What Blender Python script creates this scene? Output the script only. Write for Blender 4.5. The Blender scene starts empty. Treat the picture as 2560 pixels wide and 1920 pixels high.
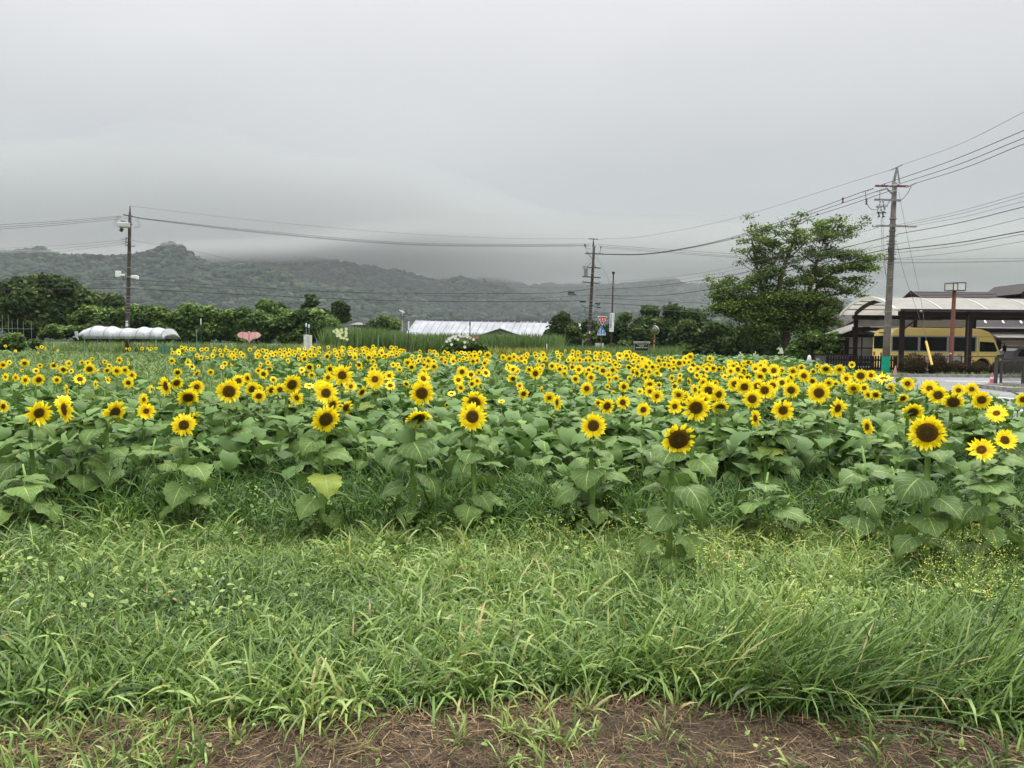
import bpy, math, random
import numpy as np
from mathutils import Vector, Matrix, Euler
R = math.radians
sc = bpy.context.scene
C = sc.collection
# ---------------- camera ----------------
F = 1850.0
cam_d = bpy.data.cameras.new("camera"); cam = bpy.data.objects.new("camera", cam_d); C.objects.link(cam)
cam_d.sensor_width = 36; cam_d.lens = 36*F/2560; cam_d.clip_start = .05; cam_d.clip_end = 14000
EYE = Vector((0, 0, 1.6))
CM = Matrix.Rotation(R(90-3.0), 4, 'X') @ Matrix.Rotation(R(0.5), 4, 'Z')
cam.matrix_world = Matrix.Translation(EYE) @ CM
sc.camera = cam
# ---------------- sky ----------------
w = bpy.data.worlds.new("World"); sc.world = w; w.use_nodes = True
nt = w.node_tree; nt.nodes.clear()
def N(nt, t, **k):
    n = nt.nodes.new(t)
    for a, b in k.items():
        if hasattr(n, a): setattr(n, a, b)
    return n
out = N(nt, 'ShaderNodeOutputWorld'); mix = N(nt, 'ShaderNodeMixShader'); mix.inputs[0].default_value = .88
b1 = N(nt, 'ShaderNodeBackground'); b2 = N(nt, 'ShaderNodeBackground')
sky = N(nt, 'ShaderNodeTexSky', sky_type='NISHITA', sun_disc=False, sun_elevation=R(58), sun_rotation=R(-35))
b1.inputs[1].default_value = .1
nt.links.new(sky.outputs[0], b1.inputs[0])
tc = N(nt, 'ShaderNodeTexCoord'); sx = N(nt, 'ShaderNodeSeparateXYZ'); nt.links.new(tc.outputs['Generated'], sx.inputs[0])
ns = N(nt, 'ShaderNodeTexNoise'); mp = N(nt, 'ShaderNodeMapping'); mp.inputs['Scale'].default_value = (1, 1, 3.2)
nt.links.new(tc.outputs['Generated'], mp.inputs[0]); nt.links.new(mp.outputs[0], ns.inputs[0])
ns.inputs['Scale'].default_value = 1.7; ns.inputs['Detail'].default_value = 4; ns.inputs['Roughness'].default_value = .45
m1 = N(nt, 'ShaderNodeMath', operation='MULTIPLY_ADD'); m1.inputs[1].default_value = .16; nt.links.new(ns.outputs[0], m1.inputs[0]); nt.links.new(sx.outputs[2], m1.inputs[2])
m2 = N(nt, 'ShaderNodeMath', operation='SUBTRACT'); m2.inputs[1].default_value = .08; nt.links.new(m1.outputs[0], m2.inputs[0])
cr = N(nt, 'ShaderNodeValToRGB'); nt.links.new(m2.outputs[0], cr.inputs[0])
el = cr.color_ramp.elements
def g(v, r=1, b=1): return (v*r, v, v*b, 1)
SK = [(0.0, g(.195, 1.03, .975)), (.12, g(.19, 1.03, .975)), (.21, g(.225, 1.035, .97)), (.31, g(.315, 1.035, .965)), (.42, g(.41, 1.03, .965)), (.62, g(.60))]
el[0].position, el[0].color = SK[0]; el[1].position, el[1].color = SK[-1]
for p, c in SK[1:-1]:
    e = el.new(p); e.color = c
mr = N(nt, 'ShaderNodeMapRange'); mr.inputs[1].default_value = .45; mr.inputs[2].default_value = .9; mr.inputs[3].default_value = 1.0; mr.inputs[4].default_value = 4.6
nt.links.new(sx.outputs[2], mr.inputs[0]); nt.links.new(mr.outputs[0], b2.inputs[1]); nt.links.new(cr.outputs[0], b2.inputs[0])
nt.links.new(b1.outputs[0], mix.inputs[1]); nt.links.new(b2.outputs[0], mix.inputs[2]); nt.links.new(mix.outputs[0], out.inputs[0])
sd = bpy.data.lights.new("sun", 'SUN'); sd.energy = 1.5; sd.angle = R(22); sd.color = (1, .94, .84)
sun = bpy.data.objects.new("sun", sd); C.objects.link(sun)
sun.rotation_euler = (R(32), 0, R(-35+180)); sun.location = (0, 0, 40)
sc.view_settings.view_transform = 'Standard'; sc.view_settings.look = 'None'; sc.view_settings.gamma = 1; sc.view_settings.exposure = 1.1
cy = sc.cycles
cy.max_bounces = 5; cy.diffuse_bounces = 3; cy.glossy_bounces = 2; cy.transmission_bounces = 4; cy.transparent_max_bounces = 32; cy.volume_bounces = 2
cy.caustics_reflective = False; cy.caustics_refractive = False
# ---------------- helpers ----------------
rs = np.random.RandomState(7); random.seed(7); rnd = random.uniform
def W(px, py, d):
    v = CM.to_3x3() @ Vector(((px-1280)/F, -(py-960)/F, -1)); v *= d/v.y
    return EYE+v
def hor(px): return 863+(px-1280)*.00873
def sstep(a, b, x):
    t = np.clip((x-a)/(b-a), 0, 1); return t*t*(3-2*t)
def gz(x, y):
    x = np.asarray(x, float); y = np.asarray(y, float); d = np.maximum(y, .5)
    b = sstep(.33, .43, x/d)
    zl = .011*np.clip(d-8, 0, 54); zr = .0062*np.clip(d-8, 0, 36)
    return zl*(1-b)+zr*b
def G(x, y): return Vector((x, y, float(gz(x, y))))
def X(px, d): return (px-1280)/F*d
def vnoise(x, y, s, seed=0):
    x = np.asarray(x)*s; y = np.asarray(y)*s
    xi = np.floor(x).astype(np.int64); yi = np.floor(y).astype(np.int64); fx = x-xi; fy = y-yi
    fx = fx*fx*(3-2*fx); fy = fy*fy*(3-2*fy)
    def h(a, b):
        n = (a*374761393+b*668265263+seed*1442695) & 0x7fffffff; n = ((n ^ (n >> 13))*1274126177) & 0x7fffffff
        return (n & 0xffff)/65535.
    return (h(xi, yi)*(1-fx)+h(xi+1, yi)*fx)*(1-fy)+(h(xi, yi+1)*(1-fx)+h(xi+1, yi+1)*fx)*fy
MATS = {}
def mat(name, col, rough=.6, var=.0, scale=6., bump=.0, metal=0., trans=0., spec=.22, col2=None, attr=None, ramp=None, bscale=None, coat=0., alpha=1.):
    if name in MATS: return MATS[name]
    m = bpy.data.materials.new(name); m.use_nodes = True; t = m.node_tree; p = t.nodes['Principled BSDF']
    p.inputs['Roughness'].default_value = rough; p.inputs['Metallic'].default_value = metal; p.inputs['Specular IOR Level'].default_value = spec
    p.inputs['Coat Weight'].default_value = coat
    p.inputs['Base Color'].default_value = (*col, 1); src = None
    if attr:
        a = N(t, 'ShaderNodeAttribute'); a.attribute_name = attr; r = N(t, 'ShaderNodeValToRGB'); t.links.new(a.outputs['Fac'], r.inputs[0])
        e = r.color_ramp.elements; e[0].position, e[0].color = ramp[0][0], (*ramp[0][1], 1); e[1].position, e[1].color = ramp[-1][0], (*ramp[-1][1], 1)
        for q, c in ramp[1:-1]:
            k = e.new(q); k.color = (*c, 1)
        src = r.outputs[0]
    if var or col2:
        c0 = N(t, 'ShaderNodeTexCoord'); n = N(t, 'ShaderNodeTexNoise'); n.inputs['Scale'].default_value = scale; n.inputs['Detail'].default_value = 5
        t.links.new(c0.outputs['Object'], n.inputs[0]); mx = N(t, 'ShaderNodeMix', data_type='RGBA')
        q = N(t, 'ShaderNodeMapRange'); q.inputs[1].default_value = .35; q.inputs[2].default_value = .65; t.links.new(n.outputs[0], q.inputs[0]); t.links.new(q.outputs[0], mx.inputs[0])
        if col2: mx.inputs[6].default_value = (*col, 1); mx.inputs[7].default_value = (*col2, 1)
        elif src:
            mx.blend_type = 'MULTIPLY'; mx.inputs[0].default_value = 1; t.links.new(src, mx.inputs[6]); q.inputs[3].default_value = 1-var; q.inputs[4].default_value = 1+var
            for l in list(t.links):
                if l.to_socket == mx.inputs[0]: t.links.remove(l)
            t.links.new(q.outputs[0], mx.inputs[7])
        else:
            mx.inputs[6].default_value = (*[c*(1-var) for c in col], 1); mx.inputs[7].default_value = (*[min(1, c*(1+var)) for c in col], 1)
        src = mx.outputs[2]
    if src: t.links.new(src, p.inputs['Base Color'])
    if bump:
        c0 = N(t, 'ShaderNodeTexCoord'); n = N(t, 'ShaderNodeTexNoise'); n.inputs['Scale'].default_value = bscale or scale*3; n.inputs['Detail'].default_value = 5
        t.links.new(c0.outputs['Object'], n.inputs[0]); b = N(t, 'ShaderNodeBump'); b.inputs[0].default_value = bump; b.inputs['Distance'].default_value = .03
        t.links.new(n.outputs[0], b.inputs['Height']); t.links.new(b.outputs[0], p.inputs['Normal'])
    o = t.nodes['Material Output']
    if trans:
        tr = N(t, 'ShaderNodeBsdfTranslucent'); ms = N(t, 'ShaderNodeMixShader'); ms.inputs[0].default_value = trans
        tr.inputs[0].default_value = (*col, 1)
        if src: t.links.new(src, tr.inputs[0])
        t.links.new(p.outputs[0], ms.inputs[1]); t.links.new(tr.outputs[0], ms.inputs[2]); t.links.new(ms.outputs[0], o.inputs[0])
    if alpha < 1: p.inputs['Alpha'].default_value = alpha
    MATS[name] = m; return m
def tag(o, label=None, cat=None, group=None, kind=None):
    if label: o['label'] = label
    if cat: o['category'] = cat
    if group: o['group'] = group
    if kind: o['kind'] = kind
    return o
def empty(name, loc, label=None, cat=None, group=None, rz=0):
    o = bpy.data.objects.new(name, None); C.objects.link(o); o.location = loc; o.rotation_euler = (0, 0, rz); o.empty_display_size = .2
    return tag(o, label, cat, group)
def link(name, me, parent=None, loc=None):
    o = bpy.data.objects.new(name, me); C.objects.link(o)
    if parent: o.parent = parent
    if loc is not None: o.location = loc
    return o
class MB:
    def __init__(s): s.v = []; s.f = []
    def add(s, vs, fs):
        n = len(s.v); s.v += [tuple(a) for a in vs]; s.f += [tuple(i+n for i in f) for f in fs]; return s
    def box(s, x0, x1, y0, y1, z0, z1):
        return s.add([(x0, y0, z0), (x1, y0, z0), (x1, y1, z0), (x0, y1, z0), (x0, y0, z1), (x1, y0, z1), (x1, y1, z1), (x0, y1, z1)],
                     [(0, 3, 2, 1), (4, 5, 6, 7), (0, 1, 5, 4), (1, 2, 6, 5), (2, 3, 7, 6), (3, 0, 4, 7)])
    def tube(s, pts, r, n=8, cap=True):
        pts = [Vector(p) for p in pts]; k = len(pts); rr = r if hasattr(r, '__len__') else [r]*k; vs = []; fs = []
        up = Vector((0, 0, 1))
        for i, p in enumerate(pts):
            t = (pts[min(i+1, k-1)]-pts[max(i-1, 0)]).normalized()
            a = t.cross(up if abs(t.z) < .95 else Vector((1, 0, 0))).normalized(); b = a.cross(t)
            for j in range(n):
                q = 2*math.pi*j/n; vs.append(p+(a*math.cos(q)+b*math.sin(q))*rr[i])
        for i in range(k-1):
            for j in range(n):
                fs.append((i*n+j, i*n+(j+1) % n, (i+1)*n+(j+1) % n, (i+1)*n+j))
        if cap: fs.append(tuple(range(n-1, -1, -1))); fs.append(tuple((k-1)*n+j for j in range(n)))
        return s.add(vs, fs)
    def bar(s, a, b, w, h=None):   # square bar between two points
        h = h or w; a = Vector(a); b = Vector(b); t = (b-a).normalized()
        u = t.cross(Vector((0, 0, 1)) if abs(t.z) < .95 else Vector((0, 1, 0))).normalized(); v = u.cross(t)
        q = [u*w/2+v*h/2, -u*w/2+v*h/2, -u*w/2-v*h/2, u*w/2-v*h/2]
        return s.add([a+k for k in q]+[b+k for k in q], [(3, 2, 1, 0), (4, 5, 6, 7), (0, 1, 5, 4), (1, 2, 6, 5), (2, 3, 7, 6), (3, 0, 4, 7)])
    def prism(s, poly, ext):       # polygon (3D pts) extruded by vector
        ext = Vector(ext); n = len(poly); vs = [Vector(p) for p in poly]; vs += [p+ext for p in vs]
        return s.add(vs, [tuple(range(n-1, -1, -1)), tuple(range(n, 2*n))]+[(i, (i+1) % n, n+(i+1) % n, n+i) for i in range(n)])
    def ball(s, c, r, n=10, sq=(1, 1, 1), jit=0.):
        c = Vector(c); vs = []; fs = []; m = n//2+1
        for i in range(m+1):
            a = math.pi*i/m
            for j in range(n):
                b = 2*math.pi*j/n; k = r*(1+rnd(-jit, jit))
                vs.append(c+Vector((math.sin(a)*math.cos(b)*sq[0], math.sin(a)*math.sin(b)*sq[1], math.cos(a)*sq[2]))*k)
        for i in range(m):
            for j in range(n): fs.append((i*n+j, (i+1)*n+j, (i+1)*n+(j+1) % n, i*n+(j+1) % n))
        return s.add(vs, fs)
    def build(s, name, m=None, parent=None, smooth=False, bevel=0., loc=None):
        me = bpy.data.meshes.new(name); me.from_pydata(s.v, [], s.f)
        if m: me.materials.append(m)
        if smooth: me.polygons.foreach_set('use_smooth', [True]*len(me.polygons))
        o = link(name, me, parent, loc)
        if bevel:
            b = o.modifiers.new('bevel', 'BEVEL'); b.width = bevel; b.segments = 2; b.limit_method = 'ANGLE'; b.angle_limit = R(40)
        return o
def npmesh(name, v, quads, m, attrs=None, smooth=True, uv=None):
    v = np.ascontiguousarray(v.reshape(-1, 3), dtype=np.float32); quads = np.ascontiguousarray(quads, dtype=np.int32); k = quads.shape[1]
    me = bpy.data.meshes.new(name); me.vertices.add(len(v)); me.vertices.foreach_set('co', v.ravel())
    me.loops.add(quads.size); me.loops.foreach_set('vertex_index', quads.ravel())
    me.polygons.add(len(quads)); me.polygons.foreach_set('loop_start', np.arange(0, quads.size, k, dtype=np.int32))
    me.polygons.foreach_set('loop_total', np.full(len(quads), k, dtype=np.int32))
    if smooth: me.polygons.foreach_set('use_smooth', np.ones(len(quads), dtype=bool))
    for an, av in (attrs or {}).items():
        a = me.attributes.new(an, 'FLOAT', 'POINT'); a.data.foreach_set('value', np.ascontiguousarray(av, dtype=np.float32).ravel())
    if uv is not None:
        u = me.uv_layers.new(name='UVMap'); u.data.foreach_set('uv', np.ascontiguousarray(uv[quads.ravel()], dtype=np.float32).ravel())
    me.update(calc_edges=True); me.validate()
    if m: me.materials.append(m)
    return me
def blades(P, head, L, Wd, lean, curl, seg=4, roll=None, side=None):
    """grass blades -> verts, quads ; P (n,3)"""
    n = len(P); lean = np.broadcast_to(lean, n); curl = np.broadcast_to(curl, n); t = np.linspace(0, 1, seg+1); a = lean[:, None]+curl[:, None]*t[None, :]**1.3   # angle from vertical
    ds = (L/seg)[:, None]; h = np.concatenate([np.zeros((n, 1)), np.cumsum(np.sin(a[:, 1:])*ds, 1)], 1); z = np.concatenate([np.zeros((n, 1)), np.cumsum(np.cos(a[:, 1:])*ds, 1)], 1)
    dx, dy = np.cos(head), np.sin(head); c = np.stack([P[:, 0:1]+h*dx[:, None], P[:, 1:2]+h*dy[:, None], P[:, 2:3]+z], -1)
    wv = (Wd[:, None]*.5*np.array([.7]+[1]*(seg-1)+[.06])[None, :])*(1-.35*t[None, :]**2)
    tw = (rs.rand(n)-.5)*1.4; px_, py_ = -np.sin(head+tw), np.cos(head+tw)
    off = np.stack([wv*px_[:, None], wv*py_[:, None], wv*0+wv*(.35*np.sign(tw))[:, None]], -1)
    v = np.stack([c-off, c+off], 2)  # n,seg+1,2,3
    base = (np.arange(n)*(seg+1)*2)[:, None]; i = np.arange(seg)[None, :]*2
    q = np.stack([base+i, base+i+1, base+i+3, base+i+2], -1).reshape(-1, 4)
    return v.reshape(-1, 3), q
def cat(parts):
    vs = []; qs = []; at = []; n = 0
    for v, q, a in parts: vs.append(v); qs.append(q+n); at.append(a); n += len(v)
    return np.concatenate(vs), np.concatenate(qs), np.concatenate(at)
# ---------------- ground ----------------
def ground_mesh():
    ys = np.concatenate([np.linspace(-12, 12, 97), np.linspace(12.5, 70, 116), np.geomspace(75, 9000, 44)]); xs = np.concatenate([-np.geomspace(9000, 42, 28), np.linspace(-40, 50, 151), np.geomspace(54, 9000, 28)])
    Xg, Yg = np.meshgrid(xs, ys); Z = gz(Xg, Yg)
    Z = Z+(vnoise(Xg, Yg, 1.7, 3)-.5)*.05*(Yg < 14)
    v = np.stack([Xg, Yg, Z], -1).reshape(-1, 3); nx = len(xs); i, j = np.meshgrid(np.arange(nx-1), np.arange(len(ys)-1)); b = (j*nx+i).ravel()
    q = np.stack([b, b+1, b+nx+1, b+nx], -1)
    return v, q
def ground_mat():
    m = bpy.data.materials.new('soil_and_turf'); m.use_nodes = True; t = m.node_tree; p = t.nodes['Principled BSDF']; p.inputs['Roughness'].default_value = .85
    gm = N(t, 'ShaderNodeNewGeometry'); s = N(t, 'ShaderNodeSeparateXYZ'); t.links.new(gm.outputs['Position'], s.inputs[0])
    def noise(sc_, det=5, r=.6):
        n = N(t, 'ShaderNodeTexNoise'); n.inputs['Scale'].default_value = sc_; n.inputs['Detail'].default_value = det; n.inputs['Roughness'].default_value = r; t.links.new(gm.outputs['Position'], n.inputs[0]); return n.outputs[0]
    def ramp(src, pts):
        r = N(t, 'ShaderNodeValToRGB'); t.links.new(src, r.inputs[0]); e = r.color_ramp.elements
        e[0].position, e[0].color = pts[0][0], (*pts[0][1], 1); e[1].position, e[1].color = pts[-1][0], (*pts[-1][1], 1)
        for q, c in pts[1:-1]: k = e.new(q); k.color = (*c, 1)
        return r.outputs[0]
    soil = ramp(noise(14, 8, .7), [(.3, (.014, .009, .005)), (.5, (.034, .023, .012)), (.62, (.062, .043, .022)), (.75, (.10, .072, .036))])
    turf = ramp(noise(.6, 9, .75), [(.3, (.045, .085, .022)), (.5, (.06, .10, .026)), (.7, (.09, .13, .04))])
    mr = N(t, 'ShaderNodeMapRange'); mr.inputs[1].default_value = 10; mr.inputs[2].default_value = 15; t.links.new(s.outputs[1], mr.inputs[0])
    mx = N(t, 'ShaderNodeMix', data_type='RGBA'); t.links.new(mr.outputs[0], mx.inputs[0]); t.links.new(soil, mx.inputs[6]); t.links.new(turf, mx.inputs[7]); t.links.new(mx.outputs[2], p.inputs['Base Color'])
    b = N(t, 'ShaderNodeBump'); b.inputs[0].default_value = .8; b.inputs['Distance'].default_value = .02; t.links.new(noise(38, 6, .7), b.inputs['Height']); t.links.new(b.outputs[0], p.inputs['Normal'])
    return m
v, q = ground_mesh(); tag(link('ground', npmesh('ground', v, q, ground_mat())), kind='structure')

LEAFR = [(0, (.030, .062, .012)), (.35, (.08, .148, .027)), (.65, (.155, .245, .05)), (.86, (.26, .35, .10)), (.95, (.27, .29, .08)), (1, (.34, .27, .12))]
M_grass = mat('grass_blade', (.1, .18, .05), rough=.42, attr='rnd', ramp=LEAFR, trans=.3, spec=.32)
M_grassd = mat('tall_grass_blade', (.08, .15, .04), rough=.42, attr='rnd', ramp=[(0, (.03, .065, .015)), (.4, (.058, .125, .020)), (.75, (.115, .205, .034)), (1, (.20, .27, .07))], trans=.3)
M_mead = mat('meadow_blade', (.08, .15, .04), rough=.6, attr='rnd', ramp=[(0, (.06, .105, .03)), (.5, (.115, .18, .05)), (.85, (.18, .24, .075)), (1, (.28, .29, .10))], trans=.25, spec=.3)
M_straw = mat('dry_straw', (.2, .13, .07), rough=.7, attr='rnd', ramp=[(0, (.035, .02, .010)), (.5, (.105, .066, .032)), (.85, (.21, .145, .075)), (1, (.36, .28, .16))])
def gr(n, x0, x1, y0, y1, persp=True):
    y = (rs.rand(n)*(y1**2-y0**2)+y0**2)**.5 if persp else rs.rand(n)*(y1-y0)+y0
    x = (rs.rand(n)*(x1-x0)+x0)*(y if persp else 1)
    return x, y
def edge_y(x):  # far edge of the bare strip
    return 3.17+.16*np.sin(x*1.7+.6)+.10*np.sin(x*4.1)+.22*sstep(.5, 2.6, x)*(-.6)+.3*(vnoise(x, x*0, 2.5, 4)-.5)
def grass(name, x, y, Lr, Wr, lean, curl, m, lab, catg, seg=4, hue=0., head=None, hs=.25, keep=None, hmod=True, hseed=11):
    if keep is not None: x, y = x[keep], y[keep]
    n = len(x); P = np.stack([x, y, gz(x, y)], -1)
    big = vnoise(x, y, .9, hseed); cl = vnoise(x, y, 3.1, hseed+1)
    L = (Lr[0]+(Lr[1]-Lr[0])*rs.rand(n))*((.55+.55*big+.35*cl) if hmod else 1)
    Wd = Wr[0]+(Wr[1]-Wr[0])*rs.rand(n); hd = rs.rand(n)*2*math.pi if head is None else head(x, y)+rs.randn(n)*.5
    le = np.abs(rs.randn(n))*lean; cu = (.3+rs.rand(n)*1.0)*curl
    v, q = blades(P, hd, L, Wd, le, cu, seg); v = v.reshape(n, -1, 3); v[:, :, 2] = np.maximum(v[:, :, 2], P[:, 2:3]+.004+.01*rs.rand(n)[:, None])
    r = np.clip(.5+hs*rs.randn(n)+.5*(vnoise(x, y, .7, hseed+2)-.5)+.35*(vnoise(x, y, 2.6, hseed+3)-.5)+hue, 0, .93); r[rs.rand(n) < .013] = 1
    at = np.repeat(r, v.shape[1])
    return v.reshape(-1, 3), q, at
def put(name, parts, m, lab, catg, kind='stuff', group=None):
    v, q, a = cat(parts); return tag(link(name, npmesh(name, v, q, m, {'rnd': a})), lab, catg, group, kind)
# foreground weeds
x, y = gr(95000, -.86, .86, 3.0, 5.9); k = y > edge_y(x)+.02
p1 = grass('', x, y, (.10, .25), (.007, .0155), .5, 2.1, 0, '', '', keep=k)
x, y = gr(13000, -.86, .86, 3.0, 5.9); k = (y > edge_y(x)+.05) & (vnoise(x, y, 1.1, 71) > .42)
p1b = grass('', x, y, (.18, .38), (.008, .016), .3, 2.3, 0, '', '', keep=k, hue=.1, seg=5)
# lodged long grass on the right, swept towards the right
x, y = gr(4500, .1, .85, 2.95, 4.1); k = (y > edge_y(x)-.05) & (rs.rand(4500) < sstep(.1, 1.3, x)*(1-sstep(3.3, 3.8, y)))
p1c = grass('', x, y, (.25, .5), (.005, .010), 1.0, .75, 0, '', '', keep=k, head=lambda a, b: a*0-.12+.25*np.sin(b*3), hue=.10, hs=.25, seg=5)
x, y = gr(9000, .1, .8, 3.5, 4.9); k = rs.rand(9000) < sstep(.3, 1.4, x)
p1d = grass('', x, y, (.18, .38), (.007, .014), .3, 2.0, 0, '', '', keep=k, hue=.0, seg=5)
x, y = gr(26000, -.86, .86, 3.1, 5.9); k = y > edge_y(x)+.02
p1e = grass('', x, y, (.12, .32), (.002, .0045), .35, 1.5, 0, '', '', keep=k, hue=.12)
put('grass', [p1e, p1, p1b, p1c, p1d], M_grass, 'wet bent grass along the near edge of the sunflower field', 'grass')
# tall darker grass among the stems
x, y = gr(56000, -.84, .84, 5.4, 10.5)
far_ = y > 5.9; p2 = grass('', x, y, (.14, .32), (.007, .013), .3, 1.7, 0, '', '', hue=-.12, seg=4, keep=~far_); p2c = grass('', x, y, (.26, .56), (.008, .014), .22, 1.5, 0, '', '', hue=-.18, seg=4, keep=far_)
x, y = gr(42000, -.84, .84, 10, 24); k = x < np.interp(y, [8, 15.4, 24, 33, 66], [9.1, 10.4, 13.0, 15.6, 17.4])
p2b = grass('', x, y, (.3, .6), (.010, .02), .35, 1.4, 0, '', '', keep=k, seg=3, hue=.18)
put('tall_grass', [p2, p2c, p2b], M_grassd, 'dark tall grass growing among the sunflower stems', 'grass')
# far meadow
x, y = gr(75000, -.84, .60, 20, 66); k = x < np.interp(y, [8, 15.4, 24, 33, 66], [9.1, 10.4, 13.0, 15.6, 17.4])
p3 = grass('', x, y, (.25, .55), (.03, .07), .35, 1.2, 0, '', '', keep=k, seg=2, hs=.2)
put('meadow_grass', [p3], M_mead, 'pale green meadow grass behind the sunflower rows', 'grass')
# bare strip: straw litter and small tufts
n = 46000; x = (rs.rand(n)*2-1)*2.9; y = 2.3+rs.rand(n)*1.35; k = y < edge_y(x)+.12; x, y = x[k], y[k]; n = len(x)
P = np.stack([x, y, gz(x, y)+.004+.022*rs.rand(n)+(vnoise(x, y, 1.7, 3)-.5)*.05+.01], -1)
v, q = blades(P, rs.rand(n)*6.28, .02+.10*rs.rand(n)**1.6, .0015+.003*rs.rand(n), 1.35+rs.rand(n)*.4, (rs.rand(n)-.5)*.7, 3)
put('straw_litter', [(v, q, np.repeat(np.clip(.36+.25*rs.randn(n)+.5*(vnoise(x, y, 3, 5)-.5), 0, 1), 8))], M_straw, 'brown mown straw scattered on the bare earth strip', 'straw')
tx, ty = [], []
for _ in range(520):
    a, b = rnd(-2.6, 2.6), rnd(2.5, 3.3)
    dens = .75 if (a < -1.1 or -.1 < a < .45) else .22
    if rnd(0, 1) > dens: continue
    k = random.randint(5, 22); s = rnd(.01, .05); tx += list(a+rs.randn(k)*s); ty += list(b+rs.randn(k)*s)
x, y = np.array(tx), np.array(ty); k = y > 2.3
p4 = grass('', x, y, (.05, .17), (.005, .011), .6, 1.3, 0, '', '', keep=k, hue=.12, hmod=False)
put('grass_tufts', [p4], M_grass, 'small green grass tufts sprouting from the bare earth strip', 'grass')
# broad-leaved weeds (ovate leaves in rosettes on stems)
def ovals(P, head, L, Wd, pitch, seg=2):
    n = len(P); t = np.array([0, .35, .7, 1.]); wv = np.array([.12, 1, .75, .04]); up = np.array([0, .10, .12, 0])
    dx, dy = np.cos(head), np.sin(head); cp, sp = np.cos(pitch), np.sin(pitch)
    a = L[:, None]*t; zz = L[:, None]*up
    h = a*cp[:, None]-zz*sp[:, None]; z = a*sp[:, None]+zz*cp[:, None]
    c = np.stack([P[:, :1]+h*dx[:, None], P[:, 1:2]+h*dy[:, None], P[:, 2:3]+z], -1)
    rr = (rs.rand(n)-.5)*.8; o = (Wd[:, None]*.5*wv)
    off = np.stack([-o*dy[:, None], o*dx[:, None], o*np.sin(rr)[:, None]], -1)
    v = np.stack([c-off, c+off], 2); b = (np.arange(n)*8)[:, None]; i = np.arange(3)[None, :]*2
    return v.reshape(-1, 3), np.stack([b+i, b+i+1, b+i+3, b+i+2], -1).reshape(-1, 4)
def herbs(n, x0, x1, y0, y1, hgt, ls, keep=None, per=14, hue=0.):
    x, y = gr(n, x0, x1, y0, y1)
    if keep is not None: k = keep(x, y); x, y = x[k], y[k]
    n = len(x); H = hgt[0]+(hgt[1]-hgt[0])*rs.rand(n); tt = rs.rand(n, per)**.7
    hd = rs.rand(n, per)*6.28; sp_ = .05
    P = np.stack([x[:, None]+rs.randn(n, per)*sp_, y[:, None]+rs.randn(n, per)*sp_, gz(x, y)[:, None]+H[:, None]*tt], -1).reshape(-1, 3)
    m = n*per; L = ls[0]+(ls[1]-ls[0])*rs.rand(m)
    v, q = ovals(P, hd.ravel(), L, L*(.45+.2*rs.rand(m)), rs.randn(m)*.45)
    r = np.repeat(np.clip(.55+.22*rs.randn(n)+hue, 0, .92), per)
    return v, q, np.repeat(np.clip(r+.1*rs.randn(m), 0, .93), 8)
M_weed = mat('weed_leaf', (.09, .17, .05), rough=.45, attr='rnd', ramp=LEAFR, trans=.3)
h1 = herbs(600, -.84, .84, 3.3, 5.8, (.08, .24), (.025, .055), keep=lambda a, b: (vnoise(a, b, 1.2, 21) > .5) & (b > edge_y(a)+.1), hue=.05)
h2 = herbs(2000, -.84, .84, 5.6, 10, (.10, .32), (.03, .07), hue=-.22, per=14)
h3 = herbs(120, -.84, .84, 2.6, 3.4, (.01, .05), (.02, .04), per=7, hue=.15)
put('broadleaf_weeds', [h1, h2, h3], M_weed, 'low broad-leaved weeds mixed into the grass', 'weeds')
# yellow flowering sedge sprays right of centre
def sprays(n, x0, x1, y0, y1, keep):
    x, y = gr(n, x0, x1, y0, y1); k = keep(x, y); x, y = x[k], y[k]; n = len(x); per = 16
    H = .3+.25*rs.rand(n); 
    P = np.repeat(np.stack([x, y, gz(x, y)], -1), per, 0); hd = rs.rand(n*per)*6.28
    v, q = blades(P, hd, np.repeat(H, per)*(.7+.4*rs.rand(n*per)), np.full(n*per, .0022), .12+.2*rs.rand(n*per), .5*rs.rand(n*per), 3)
    tips = v.reshape(n*per, 4, 2, 3)[:, -1, 0]; a = np.repeat(np.repeat(.75+.1*rs.rand(n), per), 8)
    m = 7; T = np.repeat(tips, m, 0)+rs.randn(n*per*m, 3)*.016
    fv, fq = ovals(T, rs.rand(len(T))*6.28, np.full(len(T), .008), np.full(len(T), .007), rs.randn(len(T)))
    return (v, q, a), (fv, fq, np.repeat(.5+.3*rs.rand(len(T)), 8))
s1, s2 = sprays(42, .05, .84, 3.7, 5.2, lambda a, b: (vnoise(a, b, 1.4, 33)+.25*sstep(-.2, .35, a/b) > .62))
put('weed_sprays', [s1], M_weed, 'thin upright weed stems in front of the right sunflowers', 'weeds')
put('weed_flowers', [s2], mat('weed_flower', (.3, .3, .03), rough=.6, attr='rnd', ramp=[(0, (.16, .24, .04)), (1, (.42, .40, .05))]), 'tiny yellow-green weed flowers in front of the right sunflowers', 'weeds')
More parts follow.
